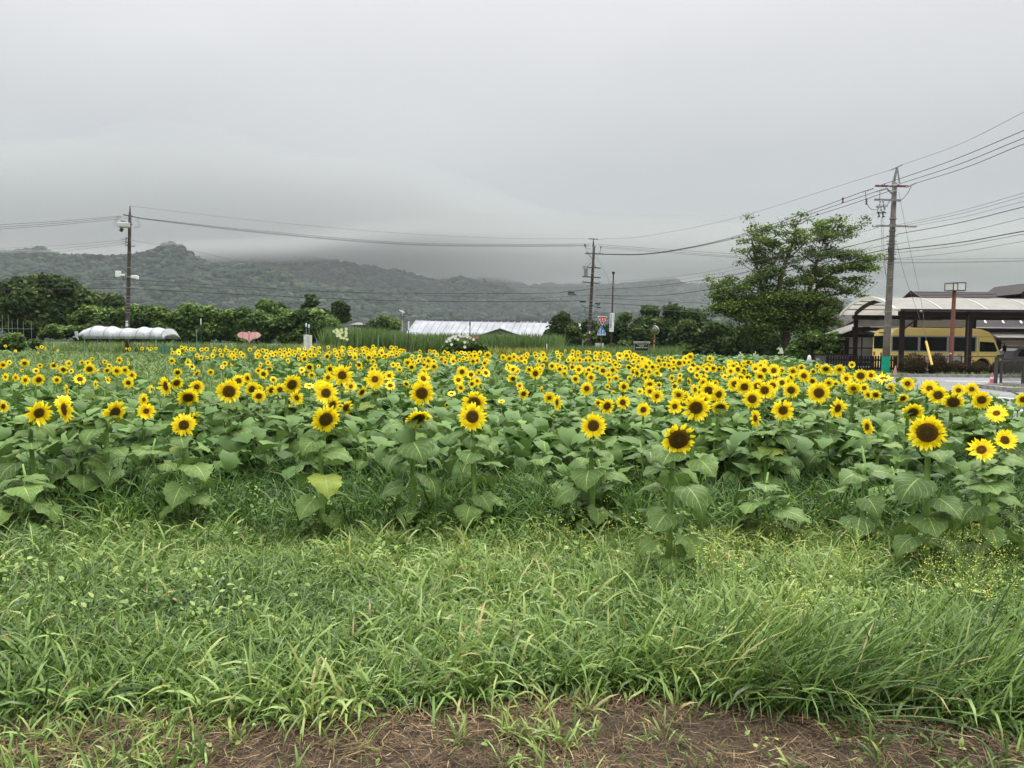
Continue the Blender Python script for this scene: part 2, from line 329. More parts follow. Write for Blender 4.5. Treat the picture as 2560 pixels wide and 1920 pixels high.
# ---------------- hills with forest ----------------
def ridge(pts, d, depth, seedn, name, wob):
    px = np.linspace(pts[0][0], pts[-1][0], 150); ry = np.interp(px, [p[0] for p in pts], [p[1] for p in pts])
    t = np.linspace(0, 1, 30); Y = d+depth*t[None, :]+0*px[:, None]; Xx = (px[:, None]-1280)/F*(d+depth*.75)*(.80+.2*t[None, :]/.75) if False else (px[:, None]-1280)/F*Y
    top = 1.6+(hor(px)-ry)/F*(d+depth*.78)
    prof = np.where(t < .78, sstep(-.15, 1.02, t/.78)**1.0*1.0, 1-.5*((t-.78)/.22)**2)
    Z = .4+top[:, None]*prof[None, :]*(1+wob*(vnoise(Xx, Y, 1/(.09*d), seedn)-.5)*np.minimum(1, 4*(1-t[None, :]))*(t < .7)[None, :])
    Z[:, 0] = -5
    v = np.stack([Xx, Y, Z], -1); nx, nt_ = v.shape[:2]; i, j = np.meshgrid(np.arange(nx-1), np.arange(nt_-1), indexing='ij'); b = (i*nt_+j).ravel()
    q = np.stack([b, b+nt_, b+nt_+1, b+1], -1)
    return v, q
ico = None
def icos():
    import bmesh
    bm = bmesh.new(); bmesh.ops.create_icosphere(bm, subdivisions=2, radius=1); v = np.array([a.co[:] for a in bm.verts]); f = np.array([[a.index for a in p.verts] for p in bm.faces]); bm.free(); return v, f
IV, IF = icos()
M_forest = mat('forest_canopy', (.05, .08, .03), rough=.9, spec=.1, attr='rnd', ramp=[(0, (.004, .008, .007)), (.4, (.010, .018, .015)), (.75, (.021, .031, .023)), (1, (.042, .054, .034))], var=.25, scale=.6, bump=.6, bscale=1.2)
M_hill = mat('hill_floor', (.02, .035, .014), rough=.95, var=.2, scale=.05)
def forest(v, n, size, conf, seedn):
    nx, nt_ = v.shape[:2]; a = rs.rand(n)*(nx-1.01); b = (rs.rand(n)**.8)*(nt_*.86-1.01); i = a.astype(int); j = b.astype(int); fa = (a-i)[:, None]; fb = (b-j)[:, None]
    P = (v[i, j]*(1-fa)+v[i+1, j]*fa)*(1-fb)+(v[i, j+1]*(1-fa)+v[i+1, j+1]*fa)*fb
    s = size*(.45+1.2*rs.rand(n)**2); c = rs.rand(n) < conf
    S = np.stack([s*np.where(c, .6, 1), s*np.where(c, .6, 1), s*np.where(c, 1.25, .72)], -1)
    V = IV[None]*(1+.15*rs.randn(n, len(IV), 1))*np.where(c[:, None, None]*np.ones((1, len(IV), 1)), np.concatenate([np.ones((1, len(IV), 2))*(1-.45*np.clip(IV[None, :, 2:3], -1, 1)), np.ones((1, len(IV), 1))], -1), 1)
    V = V*S[:, None, :]+P[:, None, :]+np.array([0, 0, .35])*s[:, None, None]
    q = (IF[None]+(np.arange(n)*len(IV))[:, None, None]).reshape(-1, 3)
    r = np.clip(.48+.26*rs.randn(n)+.5*(vnoise(P[:, 0], P[:, 1], .02, seedn)-.5), 0, 1); r[c] = .05+.15*rs.rand(c.sum())
    return V.reshape(-1, 3), q, np.repeat(r, len(IV))
A = [(-260, 655), (-100, 640), (0, 640), (90, 638), (106, 632), (122, 636), (140, 648), (175, 658), (300, 651), (335, 648), (360, 644), (385, 637), (420, 631), (448, 637), (472, 653), (492, 666), (530, 673), (570, 667), (610, 674), (645, 692), (700, 703), (715, 697), (730, 706), (770, 716), (900, 738), (1000, 762), (1100, 780), (1250, 805)]
B = [(-200, 618), (0, 616), (150, 620), (250, 632), (400, 645), (550, 640), (650, 640), (700, 652), (790, 664), (840, 670), (880, 676), (920, 682), (975, 688), (990, 684), (1030, 695), (1060, 706), (1100, 714), (1160, 714), (1200, 722), (1260, 722), (1300, 745), (1400, 768), (1500, 790), (1600, 800)]
Cc = [(900, 720), (1050, 706), (1110, 696), (1150, 688), (1180, 686), (1220, 696), (1260, 712), (1310, 726), (1400, 730), (1500, 722), (1600, 716), (1660, 714), (1760, 724), (1850, 742), (1950, 760), (2100, 772), (2300, 782), (2700, 790)]
Dd = [(1300, 800), (1450, 796), (1700, 788), (1900, 786), (2150, 780), (2400, 800), (2700, 810)]
fo = []; HS = 2.4
for nm, P_, d, dep, n, sz, cf, wb in [('hill', A, 430*HS, 260*HS, 20000, 5.6, .025, .35), ('hill', B, 700*HS, 420*HS, 14000, 9.4, .02, .3), ('hill', Cc, 1350*HS, 700*HS, 4500, 24, .03, .3), ('hill', Dd, 520*HS, 120*HS, 2000, 8.0, .06, .2)]:
    v, q = ridge(P_, d, dep, n, nm, wb); tag(link(nm, npmesh(nm, v.reshape(-1, 3), q, M_hill)), kind='structure'); fo.append(forest(v, n, sz, cf, n+3))
put('forest', fo, M_forest, 'misty green forest covering the hills behind the valley', 'forest')
# ---------------- haze and mist ----------------
def vol(name, dens, col, aniso=0.):
    m = bpy.data.materials.new(name); m.use_nodes = True; t = m.node_tree; t.nodes.clear(); o = N(t, 'ShaderNodeOutputMaterial'); p = N(t, 'ShaderNodeVolumePrincipled')
    p.inputs['Density'].default_value = dens; p.inputs['Color'].default_value = (*col, 1); p.inputs['Anisotropy'].default_value = aniso; t.links.new(p.outputs[0], o.inputs['Volume']); return m
HAZE = True
if HAZE:
    mb = MB().box(-6400, 6400, -40, 6200, -6, 640); tag(mb.build('haze', vol('haze_air', .00014, (.47, .50, .53))), kind='stuff')
    # low mist hanging on the hill tops: closed mesh with a billowing underside
    def mist_layer(bz_, tz):
        lo = np.stack([Xg, Yg, bz_], -1).reshape(-1, 3)*HS; hi = np.stack([Xg, Yg, tz], -1).reshape(-1, 3)*HS; n0 = len(lo)
        i, j = np.meshgrid(np.arange(nx-1), np.arange(ny-1), indexing='ij'); b = (i*ny+j).ravel(); ql = np.stack([b, b+1, b+ny+1, b+ny], -1); qh = ql[:, ::-1]+n0
        ed = [(k*ny, (k+1)*ny) for k in range(nx-1)]+[((k+1)*ny+ny-1, k*ny+ny-1) for k in range(nx-1)]+[(k+1, k) for k in range(ny-1)]+[((nx-1)*ny+k, (nx-1)*ny+k+1) for k in range(ny-1)]
        qs = np.array([(a, b_, b_+n0, a+n0) for a, b_ in ed])
        tag(link('mist', npmesh('mist', np.concatenate([lo, hi]), np.concatenate([ql, qh, qs]), M_mist)), kind='stuff')
    nx, ny = 90, 40; xs = np.linspace(-1500, 1900, nx); ys = np.linspace(560, 2300, ny); Xg, Yg = np.meshgrid(xs, ys, indexing='ij'); br = Xg/Yg
    th = 75*sstep(540, 1250, Yg)**1.3*sstep(0, .04, (xs-xs[0])/(xs[-1]-xs[0]))[:, None]*sstep(0, .04, (xs[-1]-xs)/(xs[-1]-xs[0]))[:, None]*sstep(2300, 2200, Yg)
    flat = np.minimum(79+.040*(Yg-560)-10*sstep(-.35, -.62, br)+20*sstep(-.35, -.1, br)+12*sstep(0, .35, br)*sstep(900, 1300, Yg), 150)
    base = flat+(20*(vnoise(Xg, Yg, 1/150, 61)-.5)+8*(vnoise(Xg, Yg, 1/60, 62)-.5))*np.clip(th/75, 0, 1); M_mist = vol('mist_air', .0011, (.42, .433, .44))
    th = th*(1-.45*sstep(-.15, .15, br)); topf = th*1.15+66*sstep(.05, -.4, br)*sstep(620, 900, Yg)*np.clip(th/20, 0, 1)
    for lay in range(5):
        tz = flat+topf*(.62+.22*lay)*(.8+.4*vnoise(Xg, Yg, 1/170, 70+lay)); bz_ = base+(lay*2.5)*np.clip(th/75, 0, 1); tz = np.maximum(tz, bz_+5)
        mist_layer(bz_, tz)
# ---------------- trees, hedges ----------------
M_bark = mat('bark', (.09, .07, .05), rough=.9, var=.35, scale=9, bump=.5)
M_leafd = mat('tree_leaf_dark', (.05, .09, .03), rough=.7, spec=.08, attr='rnd', ramp=[(0, (.014, .030, .010)), (.45, (.034, .060, .017)), (.8, (.070, .105, .028)), (1, (.14, .18, .05))], trans=.25)
M_leafm = mat('tree_leaf', (.06, .12, .03), rough=.6, spec=.15, attr='rnd', ramp=[(0, (.03, .058, .012)), (.4, (.08, .13, .024)), (.75, (.16, .23, .045)), (1, (.30, .37, .09))], trans=.35)
M_vine = mat('vine_leaf', (.06, .12, .03), rough=.6, spec=.14, attr='rnd', ramp=[(0, (.022, .048, .011)), (.4, (.055, .10, .02)), (.75, (.12, .19, .04)), (1, (.24, .32, .09))], trans=.3)
M_azal = mat('azalea_leaf', (.05, .05, .03), rough=.8, spec=.06, attr='rnd', ramp=[(0, (.020, .013, .009)), (.5, (.048, .034, .020)), (.85, (.065, .055, .026)), (1, (.09, .10, .035))], trans=.15)
def crown_geo(lobes, n, size, shell=.35, flat=.0, up=.25, fuzzy=.16):
    """leaf faces in lobes [(x,y,z,rx,ry,rz)]"""
    lb = np.array(lobes, float); wt = (lb[:, 3]*lb[:, 4]*lb[:, 5])**(2/3); wt /= wt.sum(); k = rs.choice(len(lb), n, p=wt); L = lb[k]
    u = rs.randn(n, 3); u /= np.linalg.norm(u, axis=1)[:, None]; rad = (1-shell*rs.rand(n)**1.5)*(1+.08*rs.randn(n))
    # sub-clumps: quantise directions so leaves gather into sprays
    g = 5.; uq = np.round(u*g+.35*np.sin(k*3.1)[:, None])/g; u2 = u*.55+uq*.45
    P = L[:, :3]+u2*rad[:, None]*L[:, 3:6]
    if fuzzy: P = L[:, :3]*(1-fuzzy)+P*fuzzy if False else P+rs.randn(n, 3)*L[:, 3:6]*fuzzy
    d = np.abs(rs.randn(n, 3)); s = size*(.6+.8*rs.rand(n))
    a = rs.rand(n)*6.28; nr = u*.6+rs.randn(n, 3)*.5+np.array([0, 0, up]); nr /= np.linalg.norm(nr, axis=1)[:, None]
    t = np.stack([np.cos(a), np.sin(a), rs.randn(n)*.3], -1); t -= (t*nr).sum(1)[:, None]*nr; t /= np.linalg.norm(t, axis=1)[:, None]; b = np.cross(nr, t)
    w_ = .42*s[:, None]; v = np.stack([P-t*s[:, None]*.6, P-b*w_+nr*w_*.25, P+t*s[:, None]*.7, P+b*w_+nr*w_*.25], 1)
    q = np.arange(n*4).reshape(n, 4)
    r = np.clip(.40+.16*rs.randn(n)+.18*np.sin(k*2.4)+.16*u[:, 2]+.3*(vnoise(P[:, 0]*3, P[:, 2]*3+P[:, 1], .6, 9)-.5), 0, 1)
    return v.reshape(-1, 3), q, np.repeat(r, 4)
def crown(name, lobes, n, size, m, parent, **k):
    v, q, a = crown_geo(lobes, n, size, **k); return link(name, npmesh(name, v, q, m, {'rnd': a}, smooth=False), parent)
def PXL(px, py, d, rx, ry, dd=0, ryy=None, base=None):   # lobe from picture measurements, relative to base
    c = W(px, py, d+dd)-base; s = (d+dd)/F; return (c.x, c.y, c.z, rx*s, (ryy if ryy is not None else rx*s), ry*s)
def tree(px, d, lobes, n, size, m, lab, catg='tree', group=None, name='tree', trunk=True, tr=.16, limbs=None, **kw):
    b = G(X(px, d), d); t = empty(name, b, lab, catg, group)
    L = [PXL(l[0], l[1], d, l[2], l[3], l[4] if len(l) > 4 else rnd(-.6, .6)*l[2]*d/F, None, b) for l in lobes]
    crown('crown', L, n, size, m, t, **kw)
    if trunk:
        mb = MB(); zt = np.mean([l[2] for l in L])
        mb.tube([(0, 0, -.1), (.03, 0, zt*.4), (.05, .02, zt)], [tr, tr*.8, tr*.5], 8)
        for l in L[:14]:
            s0 = Vector((.03, 0, zt*rnd(.3, .75))); e = Vector(l[:3]); mid = (s0+e)/2+Vector((rnd(-.2, .2), 0, .15*abs(e.x)))
            mb.tube([s0, mid, e], [tr*.45, tr*.3, tr*.1], 5)
        mb.build('trunk', M_bark, t, smooth=True)
    return t
def rl(n, x0, x1, y0, y1, r0, r1, asp=.8): return [(rnd(x0, x1), rnd(y0, y1), (s := rnd(r0, r1)), s*asp) for _ in range(n)]
# big dark tree at far left
tree(105, 92, rl(26, 10, 205, 725, 822, 26, 42)+[(60, 715, 30, 20), (95, 708, 32, 18), (130, 706, 30, 18), (160, 716, 30, 20), (200, 745, 25, 25), (25, 745, 28, 25), (100, 750, 60, 40)], 26000, .42, M_leafd, 'big round dark green tree at the left edge beyond the meadow', tr=.35)
tree(-30, 98, rl(9, -80, 15, 735, 800, 22, 34), 7000, .42, M_leafd, 'dark green tree cut off by the left edge of the picture', tr=.3)
tree(262, 120, rl(8, 225, 305, 745, 790, 16, 26), 5000, .4, M_leafd, 'low olive tree behind the left hedge, right of the big round tree', tr=.2)
for px, tp, lab in [(283, 738, 'short dark conifer left of the left utility pole'), (303, 742, 'short dark conifer touching the left utility pole on its left')]:
    tree(px, 150, [(px, tp+6+k*9, 5+k*3.2, 7) for k in range(6)], 2200, .5, M_leafd, lab, 'conifer', 'conifers behind the hedge', 'conifer_tree', tr=.15)
# vine-covered hedge row
HG = 'vine covered bushes in a row beyond the meadow'
for a, b_, tp, lab in [(186, 300, 772, 'leftmost vine covered bush, sloping down behind the white tunnel'), (290, 440, 765, 'vine covered bush right behind the left utility pole'), (440, 545, 765, 'tall vine covered bush between the white tunnel and the pink kite'),
                      (530, 690, 775, 'broad vine covered bush directly behind the pink kite'), (680, 838, 780, 'rightmost vine covered bush behind the pale boxes')]:
    w_ = b_-a; L = rl(26, a+14, b_-14, tp+22, 848, 16, 27)+[(a+w_*f, tp+14+rnd(-4, 6)+(12 if f in (.12, .9) else 0), 22, 16) for f in (.12, .3, .5, .7, .9)]
    tree((a+b_)/2, 76, L, 17000, .30, M_vine, lab, 'bush', HG, 'bush', tr=.12, up=.5)
tree(660, 84, rl(4, 640, 700, 762, 790, 14, 20), 2500, .35, M_vine, 'light green sapling crown rising behind the broad vine bush', tr=.1)
tree(165, 66, rl(14, 112, 228, 822, 838, 12, 19, .6), 7000, .22, M_vine, 'low spreading bright green bush left of the white tunnel', 'bush', None, 'bush', trunk=False, up=.6)
tree(48, 50, rl(12, 0, 88, 842, 868, 11, 17, .8), 6000, .16, M_vine, 'pale green leafy shrub among the bean poles at the left edge', 'bush', None, 'bush', trunk=False, up=.5)
# dark conifers right of the hedge
tree(780, 100, [(775+rnd(-8, 8), 745+k*11, 10+k*2.2, 9) for k in range(7)], 4500, .4, M_leafd, 'slim dark conifer with a pointed top behind the right end of the hedge', 'conifer', None, 'conifer_tree', tr=.2)
tree(848, 104, rl(8, 828, 868, 768, 810, 12, 19)+[(852, 762, 10, 10)], 5000, .42, M_leafd, 'dark spreading conifer just right of the hedge row', 'conifer', None, 'conifer_tree', tr=.2)
tree(806, 104, rl(5, 796, 818, 772, 808, 9, 13), 2600, .4, M_leafd, 'small dark conifer between two taller conifers right of the hedge', 'conifer', None, 'conifer_tree', tr=.15)
tree(968, 150, rl(8, 952, 986, 800, 822, 11, 17), 3000, .5, M_leafm, 'round green tree left of the white roofed barn', tr=.2)
tree(928, 165, rl(5, 915, 945, 808, 822, 8, 12), 1600, .5, M_leafd, 'low green tree behind the reeds, left of the round tree', tr=.2)
# dark trees left of centre pole
tree(1396, 84, rl(12, 1374, 1428, 805, 866, 14, 24)+[(1408, 795, 15, 14), (1375, 840, 15, 16)], 9000, .3, M_leafd, 'dark pine-like tree overlapping the right end of the barn', tr=.2)
tree(1445, 82, rl(10, 1420, 1478, 818, 872, 13, 20), 6500, .3, M_leafd, 'dark green tree just left of the middle utility pole', tr=.15)
tree(1340, 74, rl(9, 1318, 1352, 838, 872, 8, 13), 3500, .22, M_vine, 'small leafy bush in front of the barn gable', 'bush', None, 'bush', tr=.08, up=.5)
TG = 'dark mixed trees behind the road signs'
for px, d, L, n, lab in [
    (1508, 80, rl(12, 1478, 1545, 808, 885, 15, 26), 9000, 'dark reddish green tree right behind the triangular road signs'),
    (1580, 84, rl(14, 1545, 1622, 808, 890, 16, 28)+[(1563, 795, 16, 12)], 10000, 'dark tree behind the right side of the tall white sign'),
    (1650, 86, rl(16, 1608, 1700, 785, 888, 18, 30)+[(1625, 778, 22, 14), (1680, 776, 22, 14)], 13000, 'tall broad dark tree behind the round traffic mirror'),
    (1730, 80, rl(16, 1690, 1775, 812, 890, 16, 28), 12000, 'spreading dark tree between the traffic mirror and the big maple'),
    (1795, 78, rl(14, 1765, 1830, 822, 886, 15, 24), 9000, 'dark low tree under the left branches of the big maple'),
    (1868, 72, rl(12, 1815, 1935, 835, 880, 14, 22), 8000, 'dark low tree behind the trunk of the big maple'),
    (1700, 98, rl(6, 1670, 1745, 775, 800, 14, 20), 3500, 'greyer pine crown rising behind the dark trees right of the mirror')]:
    tree(px, d, L, n, .3, M_leafd, lab, 'tree', TG, tr=.18)
tree(1530, 66, rl(6, 1524, 1566, 862, 884, 9, 13), 2600, .22, M_vine, 'bright green shrub at the foot of the tall white sign', 'bush', None, 'bush', tr=.05, up=.5)
tree(2150, 76, rl(14, 2060, 2205, 800, 900, 20, 34), 9000, .32, M_leafd, 'dark tree behind the carport and picket fence', 'tree', None, tr=.2)
tree(2020, 47, rl(10, 1978, 2090, 850, 905, 14, 22)+rl(4, 1990, 2085, 835, 850, 12, 18), 9000, .16, M_vine, 'yellow-green shrub under the big maple, left of the picket fence', 'bush', None, 'bush', tr=.06, up=.5)
# the big maple
def big_tree():
    d = 53; bx = 1978; b = G(X(bx, d), d); t = empty('maple_tree', b, 'big broadleaf tree with bare top twigs left of the carport', 'tree')
    def Q(px, py, dd=0): return W(px, py, d+dd)-b
    mb = MB(); mb.tube([(-.05, 0, -.1), Q(1972, 880), Q(1965, 850), Q(1960, 820)], [.42, .36, .34, .30], 10); mb.tube([(.25, .1, -.1), Q(1995, 870), Q(2008, 830), Q(2015, 790)], [.3, .26, .22, .18], 8)
    tips = []
    limb = [([(1960, 820), (1945, 760), (1950, 700), (1965, 650), (1985, 600), (1990, 560)], .24), ([(1950, 780), (1905, 730), (1890, 660), (1880, 600), (1895, 570)], .16), ([(2015, 790), (2025, 720), (2040, 660), (2060, 600), (2090, 560)], .2),
            ([(2010, 760), (2060, 700), (2110, 660), (2160, 650), (2185, 665)], .13), ([(1945, 800), (1880, 760), (1830, 740), (1790, 715)], .14), ([(1950, 810), (1880, 800), (1820, 790), (1785, 775)], .11), ([(2015, 780), (2070, 740), (2120, 730), (2150, 738)], .11),
            ([(1968, 650), (2000, 620), (2030, 590)], .07), ([(1960, 690), (1920, 650), (1890, 620), (1870, 590)], .08), ([(2040, 660), (2010, 640), (1985, 615)], .06), ([(2060, 610), (2095, 600), (2125, 575)], .05)]
    for pts, r in limb:
        dd = rnd(-1, 1); P = [Q(p[0], p[1], dd*i*.6) for i, p in enumerate(pts)]; k = len(P)
        mb.tube(P, [r*(1-.8*i/(k-1)) for i in range(k)], 7)
        for i in range(1, k):
            for _ in range(8):
                s = P[i].lerp(P[i-1], rnd(0, 1)); e = s+Vector((rnd(-1.3, 1.3), rnd(-1., 1.), rnd(-.1, 1.0))); mb.tube([s, (s+e)/2+Vector((0, 0, -.08)), e], [r*.22, r*.14, .012], 4, False); tips.append(e)
    for a_, c_ in [((1955, 575), (1942, 540)), ((1962, 560), (1950, 548)), ((1890, 575), (1885, 548)), ((1885, 600), (1870, 590)), ((2100, 560), (2118, 547)), ((2020, 560), (2008, 535)), ((2130, 640), (2182, 612)), ((2085, 560), (2100, 545))]:
        mb.tube([Q(*a_), (Q(*a_)+Q(*c_))/2+Vector((.05, 0, .03)), Q(*c_)], [.025, .015, .008], 4, False)
    mb.build('trunk', M_bark, t, smooth=True)
    L = []
    def sp(px, py, rx, ry, n=1, j=8):
        for _ in range(n):
            L.append(PXL(px+rnd(-j, j), py+rnd(-j, j)*.7, d, rx, ry, rnd(-1.3, 1.3), None, b))
    for px, py, rx, ry, n in [(1910, 572, 13, 6, 5), (1895, 590, 12, 6, 4), (1985, 560, 10, 5, 4), (2000, 580, 10, 5, 3), (1960, 585, 12, 5, 4), (2055, 560, 14, 7, 7), (2085, 552, 12, 5, 4), (2070, 585, 18, 8, 7), (2040, 575, 12, 6, 4), (2100, 570, 12, 5, 3), (1930, 610, 16, 8, 6), (1895, 625, 14, 7, 5), (1905, 650, 18, 9, 8), (1925, 680, 24, 11, 10), (1950, 640, 14, 7, 5),
                              (2030, 630, 14, 5, 5), (2060, 640, 20, 7, 6), (2110, 638, 20, 8, 8), (2140, 632, 14, 6, 4), (2150, 665, 22, 8, 8), (2180, 672, 14, 6, 5), (2100, 670, 20, 8, 6), (2050, 680, 20, 9, 6), (2140, 700, 18, 5, 5), (2075, 705, 20, 9, 8), (2120, 728, 20, 6, 6), (2148, 738, 12, 4, 3), (2020, 700, 18, 10, 8),
                              (1970, 705, 18, 9, 6), (1890, 700, 22, 10, 7), (1860, 720, 22, 10, 7), (1815, 706, 18, 7, 5), (1800, 718, 20, 8, 5), (1785, 738, 14, 5, 4), (1810, 745, 24, 10, 7), (1790, 770, 18, 7, 5), (1830, 765, 28, 12, 8), (1880, 755, 28, 14, 9), (1930, 740, 30, 14, 10), (1980, 745, 30, 14, 10), (2040, 745, 28, 13, 9), (2085, 755, 20, 9, 5),
                              (1870, 790, 30, 12, 9), (1930, 785, 32, 15, 10), (1990, 790, 32, 15, 10), (2050, 785, 28, 13, 8), (2090, 775, 18, 8, 4), (1900, 818, 28, 9, 7), (1960, 815, 28, 10, 7), (2030, 815, 30, 10, 8), (2080, 805, 22, 8, 5), (2060, 835, 24, 8, 5), (1990, 830, 20, 8, 4), (1920, 835, 20, 7, 4), (1900, 850, 24, 9, 5), (1860, 825, 24, 9, 5), (2045, 850, 26, 10, 6), (2085, 835, 18, 9, 4)]: sp(px, py, rx, ry, n)
    for e in tips:
        if rnd(0, 1) < .75: L.append((e.x, e.y, e.z, rnd(.3, .55), rnd(.3, .5), rnd(.12, .22)))
    crown('crown', L, 66000, .125, M_leafm, t, shell=.95, up=.8, fuzzy=.5)
big_tree()
# reeds, cosmos, tall weeds
x0, x1 = X(835, 70), X(1400, 70); n = 9000; x = x0+(x1-x0)*rs.rand(n); y = 64+12*rs.rand(n)
v, q = blades(np.stack([x, y, gz(x, y)], -1), rs.rand(n)*6.28, 1.65+.6*rs.rand(n)+.55*sstep(x0+8, x0+3, x), .06+.06*rs.rand(n), .08*np.abs(rs.randn(n)), .5*rs.rand(n), 3)
put('reeds', [(v, q, np.repeat(np.clip(.3+.2*rs.randn(n)+.3*(vnoise(x, y, .5, 2)-.5), 0, .9), 8))], M_mead, 'tall grey-green reeds in front of the white roofed barn', 'reeds')
def meadowband(n, px0, px1, d0, d1, h, wd, hue, nm, lab, m=None, seg=2):
    d = d0+(d1-d0)*rs.rand(n); x = (px0+(px1-px0)*rs.rand(n)-1280)/F*d
    v, q = blades(np.stack([x, d, gz(x, d)], -1), rs.rand(n)*6.28, h[0]+(h[1]-h[0])*rs.rand(n), wd[0]+(wd[1]-wd[0])*rs.rand(n), .15*np.abs(rs.randn(n)), .7*rs.rand(n), seg)
    put(nm, [(v, q, np.repeat(np.clip(hue+.2*rs.randn(n)+.4*(vnoise(x, d, .4, 6)-.5), 0, 1), (seg+1)*2))], m or M_mead, lab, 'plants')
meadowband(9000, -40, 860, 60, 70, (.6, 1.2), (.05, .12), .6, 'tall_weeds', 'tall pale weeds in front of the vine covered hedge')
meadowband(5000, 1380, 1700, 50, 62, (.6, 1.3), (.04, .09), .35, 'roadside_weeds', 'weeds behind the sunflowers below the road signs')
M_gold = mat('goldenrod', (.3, .25, .03), rough=.7, attr='rnd', ramp=[(0, (.10, .15, .03)), (.5, (.26, .26, .05)), (1, (.50, .40, .05))])
meadowband(3800, 820, 1010, 46, 50, (.4, 1.0), (.04, .08), .5, 'goldenrod', 'yellow flowering weeds in front of the reeds on the left', M_gold)
meadowband(3600, 1205, 1370, 46, 52, (.5, 1.15), (.04, .08), .45, 'goldenrod', 'yellow flowering weeds right of the cosmos bush', M_gold)
t = tree(1162, 42, rl(16, 1116, 1212, 858, 890, 10, 17), 9000, .12, M_vine, 'feathery green cosmos bush dotted with white and pink flowers', 'bush', None, 'cosmos_bush', trunk=False, up=.2)
M_wf = mat('white_flower', (.75, .75, .7), rough=.6); M_pf = mat('pink_flower', (.6, .12, .2), rough=.6); M_cr = mat('cream_flower', (.75, .74, .42), rough=.6)
def flowers(parent, base, d, pts, r, m, nm='flower'):
    for px, py in pts:
        p = W(px, py, d)-base; mb = MB()
        for k in range(8):
            a = k*.785; mb.add([p, p+Vector((math.cos(a-.32)*r, -.02, math.sin(a-.32)*r)), p+Vector((math.cos(a)*r*1.15, -.03, math.sin(a)*r*1.15)), p+Vector((math.cos(a+.32)*r, -.02, math.sin(a+.32)*r))], [(0, 1, 2, 3)])
        mb.build(nm, m, parent)
b = G(X(1162, 42), 42)
flowers(t, b, 41.2, [(1117, 853), (1125, 851), (1124, 846), (1130, 843), (1134, 840), (1140, 840), (1148, 837), (1152, 840), (1158, 840), (1163, 839), (1169, 836), (1145, 848), (1129, 861), (1162, 855), (1162, 867), (1184, 848), (1175, 843), (1168, 842), (1138, 845), (1122, 847)], .075, M_wf)
flowers(t, b, 41.2, [(1193, 843), (1176, 845), (1160, 841)], .075, M_pf)
b = G(X(855, 46), 46); t = empty('hollyhock_clump', b, 'clump of tall stalks with pale yellow flowers at the right end of the hedge', 'flowers')
mb = MB()
for px in (836, 845, 850, 856, 864): mb.tube([(X(px, 46)-b.x, 0, 0), W(px+1, 826, 46)-b], .012, 5)
mb.build('stem', mat('stem', (.12, .22, .06), rough=.6), t)
flowers(t, b, 45.9, [(835, 828), (842, 824), (846, 827), (850, 833), (845, 829), (854, 824), (855, 831), (850, 838), (844, 839), (853, 844), (866, 822), (865, 829), (866, 833), (865, 839), (860, 845), (851, 840), (849, 836), (868, 848), (842, 833)], .085, M_cr)
# ---------------- poles and wires ----------------
M_conc = mat('pole_concrete', (.125, .112, .095), rough=.85, var=.2, scale=3, bump=.2); M_dark = mat('dark_iron', (.05, .045, .045), rough=.5, var=.2)
M_brownp = mat('pole_brown', (.06, .046, .04), rough=.8, var=.25, scale=3, bump=.2)
M_steel = mat('galvanised_steel', (.20, .205, .21), rough=.6, metal=.3, var=.1); M_white = mat('white_paint', (.60, .61, .61), rough=.5); M_porc = mat('porcelain', (.26, .27, .28), rough=.3)
M_rust = mat('rust_red', (.16, .05, .04), rough=.7, var=.2); M_wire = mat('cable_black', (.03, .03, .033), rough=.6); M_wireg = mat('cable_grey', (.13, .13, .135), rough=.6); M_green = mat('green_band', (.0, .26, .17), rough=.55, var=.08, scale=4)
M_browng = mat('dark_brown_steel', (.013, .008, .007), rough=.5, var=.15)
def pole(b0, t0, d, r0, r1, m, lab, name='utility_pole', grp='utility poles'):
    base = G(X(b0, d), d); top = W(*t0, d); t = empty(name, base, lab, 'utility pole', grp)
    mb = MB(); rel = top-base; mb.tube([Vector((0, 0, -.2))]+[rel*k for k in (.25, .5, .75, 1)], [r0, r0*.75+r1*.25, (r0+r1)/2, r0*.25+r1*.75, r1], 16); o = mb.build('shaft', m, t, smooth=False)
    for p in o.data.polygons: p.use_smooth = len(p.vertices) == 4
    return t, base
def arm(t, b, d, p0, p1, w_, m, ddy=-.22, name='crossarm'): return MB().bar(W(*p0, d)-b+Vector((0, ddy, 0)), W(*p1, d)-b+Vector((0, ddy, 0)), w_).build(name, m, t)
def ins(t, b, d, p, l=.28, r=.06, ang=0., m=None, name='insulator'):
    c = W(*p, d)-b; u = Vector((math.cos(ang), 0, math.sin(ang))); mb = MB(); k = 7
    mb.tube([c+u*l*(i/(k-1)-.5) for i in range(k)], [.75*r*(1 if i % 2 else .45) for i in range(k)], 8); return mb.build(name, m or M_porc, t)
def bands(t, b, top, zs, r, m=M_steel):
    for z in zs:
        c = top*(z/top.z); MB().tube([c-Vector((0, 0, .025)), c+Vector((0, 0, .025))], r, 14).build('band', m, t)
